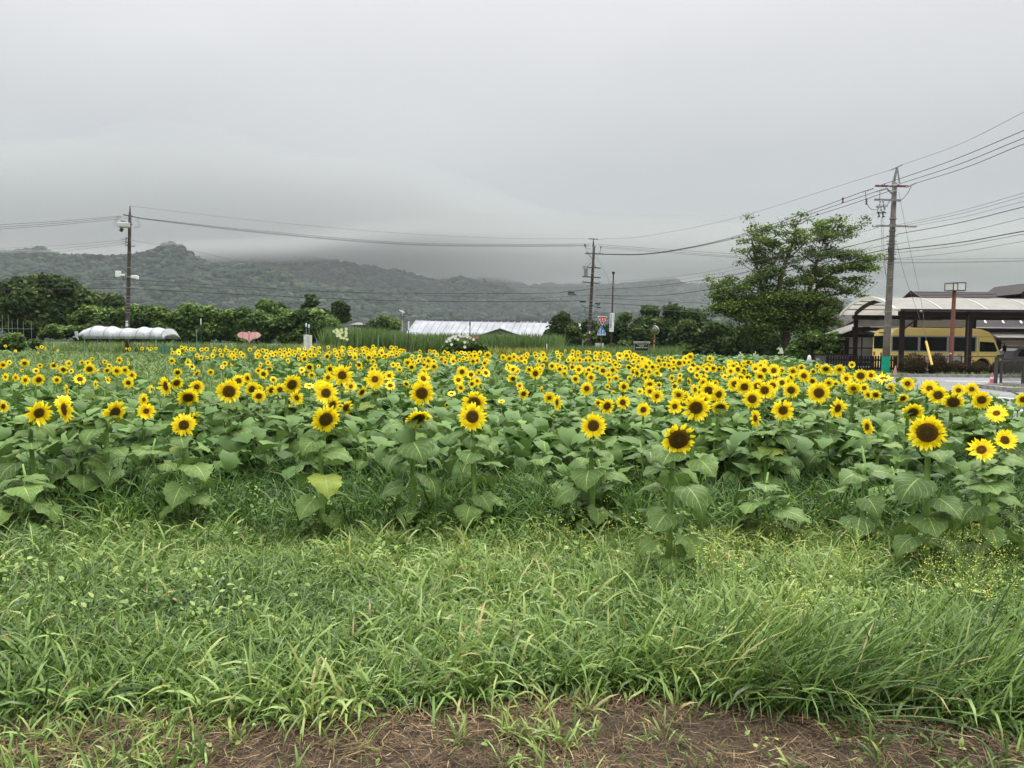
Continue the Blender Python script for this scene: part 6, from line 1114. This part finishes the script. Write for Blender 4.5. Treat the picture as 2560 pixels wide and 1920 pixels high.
SF += crop(640, 860, [(5, 110, 18), (85, 115, 25), (40, 180, 25), (103, 162, 25), (140, 170, 20), (65, 260, 45), (20, 230, 30), (115, 215, 30, 0, 30, .5), (165, 85, 25), (172, 70, 18), (210, 85, 22), (230, 95, 20), (285, 90, 22), (275, 145, 28), (330, 95, 22), (368, 130, 20, 50), (420, 130, 32, 0, 0, .5), (370, 175, 15), (395, 225, 32), (405, 255, 25), (462, 200, 42, 0, 22, .5), (482, 268, 35), (540, 193, 20), (468, 65, 22), (500, 90, 15), (545, 75, 22), (570, 120, 15), (615, 108, 32, 30, 15, .5), (690, 75, 18), (700, 145, 28), (715, 125, 20),
    (745, 270, 96, 2, 0, .42, 'tall large sunflower facing the camera squarely, standing above the cluster left of centre'), (622, 290, 52, 25, 0, .38), (640, 215, 42, 10, 10), (855, 118, 28), (815, 180, 25, 55), (890, 180, 35, 0, 10), (898, 210, 27), (975, 118, 32, 0, 5, .5), (1010, 152, 28, 20), (1005, 215, 25), (1030, 190, 22), (1028, 305, 92, 0, -4, .34, 'pale small-disced sunflower standing alone right of the tall one'), (1100, 110, 24), (1085, 78, 28, 0, 0, .5), (1165, 80, 22), (1190, 50, 20), (1170, 30, 20), (1020, 75, 22, 20), (965, 75, 22), (960, 45, 18), (1278, 60, 18), (1230, 90, 20), (1310, 160, 40, 0, 15), (1185, 180, 28), (1225, 180, 25), (1240, 220, 30), (1150, 275, 52, 20, -15), (1160, 360, 50, 0, -35), (1300, 270, 38), (1345, 200, 40), (1380, 160, 25), (1300, 345, 38), (1415, 110, 25), (1445, 240, 38), (1490, 145, 35), (1480, 195, 35, 55), (1450, 180, 30), (1537, 195, 40), (1562, 95, 22), (1600, 130, 30), (1645, 85, 20), (1660, 80, 18), (1705, 150, 38), (1740, 80, 22), (1775, 75, 20), (1805, 80, 20), (1845, 182, 35), (1875, 150, 35, 0, 10), (1890, 100, 25), (1935, 75, 22), (2000, 95, 35), (1975, 165, 30), (1960, 210, 25), (1985, 250, 45), (1925, 245, 30), (1780, 240, 55), (1858, 265, 45), (1748, 312, 55), (1910, 320, 38), (1865, 345, 40), (1945, 365, 35, -150, 10), (1770, 380, 42, 0, 0),
    (1432, 425, 112, 5, 6, .50, 'big oval-disced sunflower, upper of the two stacked heads just left of the field gap'), (1445, 300, 70, 20, -20, .38), (1402, 640, 122, 20, 48, .5, 'sunflower nodding steeply down with petals hanging like a skirt'), (1885, 510, 118, 5, 8, .5, 'sunflower peeking out directly behind the central front sunflower'), (1870, 628, 128, 0, 0, .46, 'central front sunflower with pointed petals and a dark round disc'),
    (605, 425, 105, -5, -8, .40, 'sunflower with bushy petals above the drooping dark-disced one in the left cluster'), (660, 528, 88, 45, 12, .48, 'narrow sunflower turned right in the middle of the left front cluster'), (602, 650, 132, 18, 14, .52, 'lowest sunflower of the left front cluster, with a wide dark disc'), (775, 548, 75, 40, 22, .48, 'small dark-disced sunflower at the right side of the left front cluster'), (310, 350, 98, 25, 14, .50, 'sunflower with a large dark tilted disc and thin petals, left of the front cluster'), (208, 395, 62, 10, 0, .4), (130, 400, 56, 30, 10, .45), (150, 310, 35, 10, -20), (25, 450, 66, 0, 0, .4), (15, 385, 50, 10, 20), (290, 500, 48, -30), (355, 465, 72, -35, 10, .36), (460, 362, 48, 0, -60), (560, 360, 60, 0, -20), (750, 390, 44, 10), (820, 368, 56, 0, -15), (915, 415, 56, 45, 25, .5), (1015, 395, 42, 5, 20), (1690, 430, 40, 0, -55, .4), (1650, 525, 30, 20, 30, .5), (2120, 500, 35, 10, -65, .4), (2135, 115, 30), (2190, 125, 35), (2190, 210, 40), (2200, 300, 36), (2175, 185, 25)])
SF += crop(1280, 860, [(702, 705, 118, 8, 0, .46, 'front sunflower with a ringed brown disc right of the field gap, low bud under it'), (1440, 820, 160, 14, 16, .60, 'heaviest front sunflower, its huge dark disc ringed by short petals'), (1590, 550, 130, 8, 8, .46, 'big sunflower with swirling petals behind and right of the heaviest one'), (1700, 402, 86, 0, 5, .48), (1785, 435, 78, 35, 5, .4), (1800, 545, 80, 10, 35, .5), (1405, 540, 76, 18, 0, .34), (1440, 440, 66, -10, 10), (1485, 460, 60, 10, 0), (1655, 490, 82, 20, 0, .38), (1252, 450, 64, 10, 0, .36), (1190, 410, 56, 15), (1190, 350, 56, -5, 5), (1135, 568, 66, 0, -4, .42, 'neat small sunflower facing the camera alone left of the heaviest front sunflower'), (957, 505, 66, 0, 0, .40, 'neat sunflower with square ring of petals right of the two turned heads'), (820, 535, 78, 25, 10, .46, 'sunflower turned right with long disc, beside a thin grass blade'), (745, 510, 42, -20, 10), (965, 370, 52), (878, 425, 26), (1105, 410, 36, -10, -15), (825, 370, 30), (645, 385, 62, 0, 0, .42), (682, 290, 46, 22), (392, 505, 72, -60, 0, .42), (322, 465, 58, 10), (255, 400, 42, 70), (100, 430, 52, 10, 15), (65, 362, 38), (10, 300, 40, 0, 20, .5), (203, 255, 57), (240, 230, 42), (150, 220, 40), (110, 155, 28), (80, 125, 35), (15, 110, 35), (10, 220, 45), (398, 140, 32), (345, 190, 38), (370, 205, 30), (432, 195, 25), (495, 130, 22), (455, 260, 42, -40, 20), (520, 200, 35), (577, 222, 46), (540, 275, 20), (290, 130, 25), (270, 95, 25), (200, 85, 22), (130, 90, 25), (265, 190, 25), (585, 140, 28), (640, 140, 28), (695, 195, 30), (740, 210, 30), (785, 230, 45), (870, 225, 40), (900, 240, 25), (880, 160, 30), (840, 145, 28), (745, 145, 22), (720, 110, 20), (800, 130, 25), (925, 190, 25), (930, 100, 38), (990, 100, 32), (1010, 200, 35), (1055, 238, 42, 0, 0, .5), (1015, 300, 30), (1050, 155, 28), (1070, 110, 30), (1115, 190, 25), (1145, 130, 25), (1185, 165, 38), (1185, 240, 35), (1120, 270, 35), (1155, 290, 35), (1270, 155, 25), (1295, 207, 18), (1330, 205, 20), (1270, 265, 30, 0, -60), (1380, 295, 36), (1450, 275, 28), (1405, 365, 40), (1270, 355, 32), (1410, 207, 15), (1460, 207, 20), (1445, 165, 40, 0, 0, .5), (1540, 110, 38), (1500, 125, 30), (1545, 220, 33), (1605, 215, 35), (1530, 325, 42, -65), (1655, 285, 42), (1650, 335, 50), (1580, 395, 52, 40), (1668, 200, 35), (1740, 210, 38), (1710, 125, 30), (1755, 340, 38), (1840, 285, 32), (1815, 260, 22), (1890, 235, 45), (1895, 175, 28), (1950, 220, 42, 0, 0, .5), (1980, 190, 30), (1922, 345, 66, 0, 0, .4), (2008, 370, 82, 0, 4, .42), (1975, 290, 45), (2040, 290, 42), (2120, 365, 70, -15, 0, .45), (2075, 475, 86, 5, 0, .46, 'sunflower with a thick yellow ring below two crowded heads right of centre'), (2182, 400, 82, 10, 0), (2105, 640, 82, -60, 0, .4, 'thin side-on sunflower turned left, hanging on a tall stem'), (2170, 470, 52, -20), (2145, 280, 50), (2180, 225, 50), (2105, 215, 40), (2150, 190, 36)])
SF += crop(1920, 860, [(130, 572, 100, 8, 2, .42, 'sunflower with a small off-centre spot in its oval disc, right of the side-on one'), (600, 555, 92, 42, 8, .44, 'slim sunflower turned right, its long petals trailing low right'), (440, 422, 102, 0, 2, .48, 'large sunflower with a black-brown disc in the right middle of the field'), (200, 398, 76, 0, 5, .45), (120, 335, 52, 0, -10), (40, 360, 62), (10, 425, 62, -15, 5, .48), (215, 235, 48), (310, 275, 60, 0, 0, .42), (290, 205, 36), (50, 230, 60, 0, -10), (425, 190, 22), (500, 215, 56, 0, 30), (540, 240, 36), (618, 220, 48), (725, 180, 32, 0, -5, .4, 'small sunflower sticking up alone in front of the black picket fence'), (675, 300, 58), (800, 275, 66, 0, 0, .5, 'sunflower with a wide brown disc in front of the picket fence'), (888, 272, 50, 15), (1000, 300, 76, 0, -68, .45, 'sunflower tilted up like a cup showing its green bracts below the utility pole'), (585, 348, 42), (525, 335, 46), (740, 385, 66), (830, 380, 48, 0, -10), (932, 440, 52), (865, 440, 42, -20), (1060, 380, 52, -40, 0), (1205, 342, 62, 2, 0, .38, 'bright sunflower standing alone against the road, right of the utility pole'), (1165, 470, 52, 30, 25, .5), (1395, 385, 82, 10, -15, .35), (1470, 442, 86, 0, 0, .48, 'round dark-disced sunflower beside a drooping twin at the right'), (1645, 400, 58, 0, -5, .38), (1760, 390, 60, 0, -5, .38), (1600, 502, 92, 5, 22, .55, 'drooping dark-disced sunflower crossed by a leaf at the right'), (1845, 482, 86, 18, 10, .48), (1250, 590, 95, 18, 28, .52, 'nodding sunflower with a near black disc above the big front right one'), (860, 715, 78, -52, 5, .42, 'small closing sunflower turned left with curled petals on the right side'), (1375, 765, 162, -3, 6, .56, 'biggest sunflower on the right with a huge dark disc and layered petals'), (1975, 600, 88, -8, -32, .34, 'yellow-centred sunflower tilted up beside the road at the right'), (1845, 915, 112, -8, -22, .38, 'open sunflower with petals folded over its disc on a thick stem, low right'), (2045, 832, 98, 25, -22, .42, 'rightmost front sunflower, tilted up behind the low right one'), (2205, 480, 62, -10, 0, .45, 'sunflower cut off by the right edge of the picture')])
# dense far strips
for ox, x0_, x1_, y0_, y1_, n in [(640, 330, 1260, 22, 105, 95), (1280, 30, 1100, 62, 150, 60), (1280, 1080, 1500, 120, 200, 26), (640, 1330, 2040, 60, 160, 34), (1280, 1500, 2200, 130, 230, 30), (0, 1480, 2212, 28, 110, 26), (640, 0, 330, 35, 110, 18), (1280, 30, 1600, 160, 330, 24), (1920, 0, 480, 200, 330, 10)]:
    for _ in range(n):
        y_ = rnd(y0_, y1_); x_ = rnd(x0_, x1_)
        SF.append((ox+x_/3.456, 860+y_/3.456, rnd(13, 19)/3.456*(1+.9*(y_-20)/180), random.gauss(0, 28), random.gauss(2, 16), random.choice([.36, .42, .48])))
BUDS = crop(0, 860, [(1620, 530, 32)])+crop(1280, 860, [(510, 410, 27), (135, 545, 25), (1315, 370, 20), (1725, 310, 18), (665, 810, 42), (1740, 700, 34), (1595, 670, 26)])+crop(1920, 860, [(2045, 525, 24), (2155, 565, 28), (1280, 480, 18), (683, 410, 16), (945, 930, 30)])+crop(640, 860, [(960, 500, 22), (1290, 400, 18)])
def rleft(y): return np.interp(y, [8, 15.4, 24, 33, 66], [9.1, 10.4, 13.0, 15.6, 17.4])
def place(px, py, r):
    dy = max(2., py-hor(px)); de = 1195/(dy+17.6); ds = 213/max(r, 2.2); d = min(48, de**.62*ds**.38)
    for _ in range(6):
        p = W(px, py, d)
        if p.x > rleft(p.y)-.1 and p.y > 13: d *= .94
    p = W(px, py, d); h = p.z-float(gz(p.x, p.y))
    if h > 1.75 or h < .45: pass
    return p, r*d/F, d
SUN = bpy.data.objects
def facing(p, yaw, pitch):
    a = math.atan2(-p.x, -p.y+0) if False else math.atan2(EYE.y-p.y, EYE.x-p.x)
    a -= R(-yaw) if False else -R(yaw); c = math.cos(R(pitch)); return Vector((math.cos(a)*c, math.sin(a)*c, -math.sin(R(pitch))))
def stem_path(p, n, rad, base):
    back = p-n*rad*.26; z0 = base.z; h = back.z-z0; drop = max(0, -n.z)
    q = Vector((back.x-n.x*(.10+.06*drop), back.y-n.y*(.10+.06*drop), back.z-.10+.17*drop)); m_ = base.lerp(Vector((q.x, q.y, z0)), .5); m_.z = z0+h*.5
    P = [base, base.lerp(m_, .5)+Vector((.004, 0, 0)), m_]; P += [m_.lerp(q, .5), m_.lerp(q, .82)+Vector((0, 0, .01)), q]
    if drop > .3: P.append(q.lerp(back, .5)+Vector((0, 0, .035)))
    P.append(back); return P
def zone(px, py):
    col = [(200, 'below the bean poles'), (440, 'below the white tunnel'), (560, 'left of the pink kite'), (700, 'below the pink kite'), (830, 'below the pale boxes'), (990, 'below the yellow weeds'), (1110, 'below the barn'), (1240, 'below the cosmos bush'), (1380, 'right of the field gap'), (1480, 'below the middle utility pole'), (1560, 'below the triangular signs'), (1660, 'below the traffic mirror'), (1790, 'below the dark trees'), (1900, 'below the bollards'), (2060, 'below the big maple'), (2200, 'below the picket fence'), (2360, 'below the clipped shrubs'), (9999, 'beside the road at the right')]
    c = [n for x_, n in col if px < x_][0]; k = 0 if py < 882 else 1 if py < 905 else 2 if py < 935 else 3 if py < 975 else 4
    return c, ['farthest rows', 'far rows', 'middle rows', 'nearer rows', 'front rows'][k]
order = sorted(range(len(SF)), key=lambda i: -SF[i][2]); NIND = 286
cls = {}; made = []
for rank, i in enumerate(order):
    s = SF[i]; px, py, r = s[:3]; yaw = s[3] if len(s) > 3 else random.gauss(2, 20); pitch = s[4] if len(s) > 4 else random.gauss(0, 13); yaw = random.choice((-1, 1))*rnd(85, 150) if len(s) < 4 and rnd(0, 1) < .07 else yaw; dr = s[5] if len(s) > 5 else random.choice([.34, .38, .42, .46]); lab = s[6] if len(s) > 6 else None
    made.append([px, py, r, yaw, pitch, min((.34, .38, .42, .46, .50, .56, .60), key=lambda a: abs(a-dr)), lab, rank])
def leafset(parent, base, P, n, big, meshes, zlo=.12, zhi=.97):
    g0 = rnd(0, 6.28); top = P[-2]; h = top.z-base.z
    for k in range(n):
        f = zlo+(zhi-zlo)*((k+.5+rnd(-.3, .3))/n); z = base.z+h*f; j = 0
        while j < len(P)-2 and P[j+1].z < z: j += 1
        a, b_ = P[j], P[j+1]; t_ = 0 if b_.z == a.z else min(1, max(0, (z-a.z)/(b_.z-a.z))); pt = a.lerp(b_, t_)
        o = link('leaf', random.choice(meshes), parent, pt-base); s = big*(1.0-.55*abs(f-.55)**1.2*1.6)*rnd(.8, 1.15)*(1 if f < .9 else .6)
        o.scale = (s*(1.05-.25*f), s*rnd(.9, 1.15), s); o.rotation_euler = (rnd(-.3, .3), rnd(-.3, .3)+(.9*(.55-f)), g0+k*2.399+rnd(-.3, .3))
for m in made[:NIND]:
    px, py, r, yaw, pitch, dr, lab, rank = m
    p, rad, d = place(px, py, r); n = facing(p, yaw, pitch); hi = r > 13
    base = G(p.x-n.x*.13+rnd(-.04, .04), p.y-n.y*.13+rnd(-.02, .05)); t = empty('sunflower', base, None, 'sunflower', 'sunflowers of the field')
    if lab: t['label'] = lab
    else:
        c, rw = zone(px, py); sz = 'large' if r > 22 else 'medium' if r > 13 else 'small'; f_ = 'seen from behind' if abs(yaw) > 80 else 'turned right' if yaw > 24 else 'turned left' if yaw < -24 else 'tilted upward' if pitch < -24 else 'nodding down' if pitch > 18 else 'facing the camera'
        cls.setdefault((f'{sz} sunflower {f_}', rw, c), []).append((px, py, t))
    P = stem_path(p, n, rad, base); k = len(P); hgt = p.z-base.z; r0 = .0115+.013*rad/.12 if hi else .014
    MB().tube([q-base for q in P], [r0*(1-.42*i/(k-1)) for i in range(k)], 8 if hi else 5).build('stem', M_stem, t, smooth=True)
    hs = head_set(dr, hi, rank % (8 if hi else 4)); H = link('flower_head', hs[0], t); q = n.to_track_quat('Z', 'Y').to_matrix().to_4x4()
    H.matrix_local = Matrix.Translation(p-base)@q@Matrix.Rotation(rnd(0, 6.28), 4, 'Z')@Matrix.Scale(rad, 4)
    link('petals', hs[1], H); link('calyx', hs[2], H)
    nl = 16 if r > 26 else 13 if r > 18 else 9 if hi else 6
    leafset(t, base, P, nl, (.228 if r > 18 else .22)*(.8+.25*min(1.3, rad/.11)), LEAF_HI if r > 12 else LEAF_LO, .10 if r > 26 else .2)
    if r > 19:   # young top leaves hugging the neck
        for a in range(3): o = link('leaf', random.choice(LEAF_LO), t, P[-2]-base-Vector((0, 0, .05+.03*a))); o.scale = (.11,)*3; o.rotation_euler = (0, rnd(-.2, .4), a*2.1+rnd(0, 1))
for (what, rw, c), L in cls.items():
    L.sort(key=lambda a: a[0]); n = len(L); od = ['leftmost', 'second', 'third', 'fourth', 'fifth', 'sixth', 'seventh', 'eighth', 'ninth', 'tenth']
    for i, (px, py, t) in enumerate(L):
        if n == 1: t['label'] = f'{what}, {rw} {c}'
        elif n == 2: t['label'] = f'{"left" if i == 0 else "right"} {what}, {rw} {c}'
        elif n <= 10: t['label'] = (f'{od[i]} {what}, {rw} {c}' if i < n-1 else f'rightmost {what}, {rw} {c}') if i in (0, n-1) else f'{od[i]} {what} from left, {rw} {c}'
        else: t['label'] = f'{what}, one of the crowd {rw} {c}'
# buds
for k, (px, py, r) in enumerate(BUDS):
    p, rad, d = place(px, py, r*1.7); rad *= .52; n = facing(p, rnd(-20, 20), rnd(-60, -20)); base = G(p.x+rnd(-.05, .05), p.y+.1); t = empty('sunflower_bud', base, None, 'sunflower bud', 'green sunflower buds')
    c, rw = zone(px, py); t['label'] = 'green unopened sunflower bud '+['above the lowest left front sunflower', 'alone in the green gap right of the middle pole', 'at the left edge of the gap below the middle pole', 'small, among yellow heads below the traffic mirror', 'small, among yellow heads below the dark trees', 'under the ringed brown front disc right of the gap', 'on a dark stem right of the heaviest front sunflower', 'directly below the big swirling sunflower', 'beside the road near the right edge', 'pale, at the far right above the front flowers', 'small, beside the lone bright flower by the road', 'tiny, in front of the picket fence', 'at the leaf node below the small closing sunflower', 'behind the left front cluster', 'behind the tallest middle cluster'][k]
    P = stem_path(p, n, rad, base); MB().tube([q-base for q in P], [.013, .012, .011, .010, .009, .008, .007][:len(P)]+[.006]*(len(P)-7), 6).build('stem', M_stem, t, smooth=True)
    H = link('bud', BUDM, t); H.matrix_local = Matrix.Translation(p-base)@n.to_track_quat('Z', 'Y').to_matrix().to_4x4()@Matrix.Scale(rad, 4); link('bud_centre', BUDC, H)
    leafset(t, base, P, 8 if r > 6 else 5, .2, LEAF_HI if r > 6 else LEAF_LO, .2)
# leafy plants of the front rows whose heads are hidden or missing
LP = []
for k in range(23):
    px = 30+k*112+rnd(-22, 22); d = random.choice([5.75, 6.1, 6.5, 7.0, 7.6])+rnd(-.1, .15)
    if abs(px-1245) < 40 or any(abs(m[0]-px) < 22 and m[2] > 26 for m in made[:40]): continue
    base = G(X(px, d), d); hh_ = rnd(.55, .85); t = empty('leafy_plant', base, None, 'plant', 'leafy sunflower plants without a visible head'); LP.append((px, d, t))
    P = [base+Vector((.02*math.sin(a*2+k), .01*a, hh_*a/5)) for a in range(6)]; MB().tube([q-base for q in P], [.015, .014, .013, .012, .010, .007], 7).build('stem', M_stem, t, smooth=True); leafset(t, base, P, 12, .26, LEAF_HI, .12, 1.0)
LP.sort(key=lambda a: a[0])
for k, (px, d, t) in enumerate(LP):
    c, rw = zone(px, 1000); side = ('tall' if t.children[0].bound_box[1][2] > .7 else 'short')
    near = min([m for m in made[:60] if m[6]], key=lambda m: abs(m[0]-px)); t['label'] = f'{side} headless leafy sunflower plant, '+('front edge ' if d < 6.3 else 'second row ')+c+(', left side' if k and zone(LP[k-1][0], 1000)[0] != c else ', right side' if k+1 < len(LP) and zone(LP[k+1][0], 1000)[0] != c else ', middle')
# ---- the remaining far sunflowers as one mass ----
def xf(v, Mx): return v@np.array(Mx.to_3x3()).T+np.array(Mx.translation)
pv, dv, lv, sv = [], [], [], []; pg = [petal_geo(k, 11, .42, 2) for k in range(4)]; dg = disc_geo(.42, 10); lg = [leaf_geo(60+k, 3, 2, .2+.12*k, petiole=False) for k in range(8)]
def tri2(q): return np.concatenate([q[:, [0, 1, 2]], q[:, [0, 2, 3]]])
for m in made[NIND:]:
    px, py, r, yaw, pitch, dr, lab, rank = m; p, rad, d = place(px, py, r); n = facing(p, yaw, pitch); Mx = Matrix.Translation(p)@n.to_track_quat('Z', 'Y').to_matrix().to_4x4()@Matrix.Rotation(rnd(0, 6), 4, 'Z')@Matrix.Scale(rad, 4)
    a = pg[rank % 4]; pv.append((xf(a[0], Mx), a[1], a[2])); dv.append((xf(dg[0], Mx), dg[1], dg[2]))
    base = G(p.x+.02, p.y+.12); sv.append((base, p-n*.03))
def bulk_leaves(X_, Y_, Zf, size, yawf=None):
    out = []
    for x_, y_, z_ in zip(X_, Y_, Zf):
        a = lg[random.randint(0, 7)]; s = size*rnd(.7, 1.25); Mx = Matrix.Translation((x_, y_, z_))@Matrix.Rotation(rnd(0, 6.28), 4, 'Z')@Matrix.Rotation(rnd(-.2, .45), 4, 'Y')@Matrix.Rotation(rnd(-.3, .3), 4, 'X')@Matrix.Scale(s, 4)
        out.append((xf(a[0], Mx), a[1], a[2]))
    return out
n = len(sv); xs = np.repeat([b_[0].x for b_ in sv], 6)+rs.randn(n*6)*.06; ys = np.repeat([b_[0].y for b_ in sv], 6)+rs.randn(n*6)*.06; hh = np.repeat([b_[1].z-b_[0].z for b_ in sv], 6); zs = gz(xs, ys)+hh*(.3+.6*rs.rand(n*6))
L2 = bulk_leaves(xs, ys, zs, .2)
# extra leafage between the plants so the canopy closes
def canopy(n, y0, y1, b0, b1, dens):
    y = (rs.rand(n)*(y1**2-y0**2)+y0**2)**.5; x = (b0+(b1-b0)*rs.rand(n))*y; k = (x < rleft(y)-.2) & (rs.rand(n) < dens(x/y*F+1280, y)); return x[k], y[k]
def dens(px, y):
    d = .25+.75*sstep(700, 1150, px); d = np.where((px < 1000) & (y > 12), .10+.5*sstep(650, 950, px)*sstep(26, 15, y), d); d = np.where((px < 1000) & (y <= 12), .7, d)
    d = d*(1-.75*sstep(2020, 2150, px)*(y > 9)); d = np.where((abs(px-1245-(y-20)*1.) < 26) & (y > 14), .05, d); return np.clip(d+.5*(vnoise(px*.01, y, 1., 44)-.5), .03, 1)
x1_, y1_ = canopy(9000, 7.2, 16, -.72, .74, dens); z1_ = gz(x1_, y1_)+.25+.48*rs.rand(len(x1_)); x2_, y2_ = canopy(16000, 16, 42, -.35, .60, dens); z2_ = gz(x2_, y2_)+.30+.48*rs.rand(len(x2_))-.18*sstep(1950, 2150, x2_/y2_*F+1280)
L3 = bulk_leaves(x1_, y1_, z1_, .19)+bulk_leaves(x2_, y2_, z2_, .22)
def joinuv(L):
    vs, qs, us, n = [], [], [], 0
    for v, q, u in L: vs.append(v); qs.append(q+n); us.append(u); n += len(v)
    return np.concatenate(vs), np.concatenate(qs), np.concatenate(us)
M_cleaf = mat('canopy_leaf', (.07, .14, .05), rough=.55, spec=.2, attr='rnd', ramp=[(0, (.036, .072, .016)), (.5, (.078, .148, .034)), (.85, (.13, .215, .052)), (1, (.18, .27, .07))], trans=.25)
v, q, u = joinuv(L2+L3); nv = lg[0][0].shape[0]; cn = len(v)//nv
tag(link('leaf_canopy', npmesh('leaf_canopy', v, q, M_cleaf, {'rnd': np.repeat(np.clip(.5+.22*rs.randn(cn), 0, .97), nv)})), 'mass of broad green sunflower leaves filling the space between the rows', 'leaves', kind='stuff')
v, q, a = cat(pv); far = tag(link('far_sunflowers', npmesh('far_sunflowers', v, q, M_petal, {'rnd': a})), 'countless tiny yellow sunflower heads crowded in the farthest rows', 'sunflowers', kind='stuff')
v, q, a = cat(dv); tag(link('seed_discs', npmesh('seed_discs', v, q, M_disc, {'rnd': a}), far), kind='stuff')
mb = MB()
for b_, p in sv: mb.tube([b_, p], .012, 3, False)
tag(mb.build('stems', M_stem, far), kind='stuff')
# meadow specks: small far yellow flowers and buds at left middle
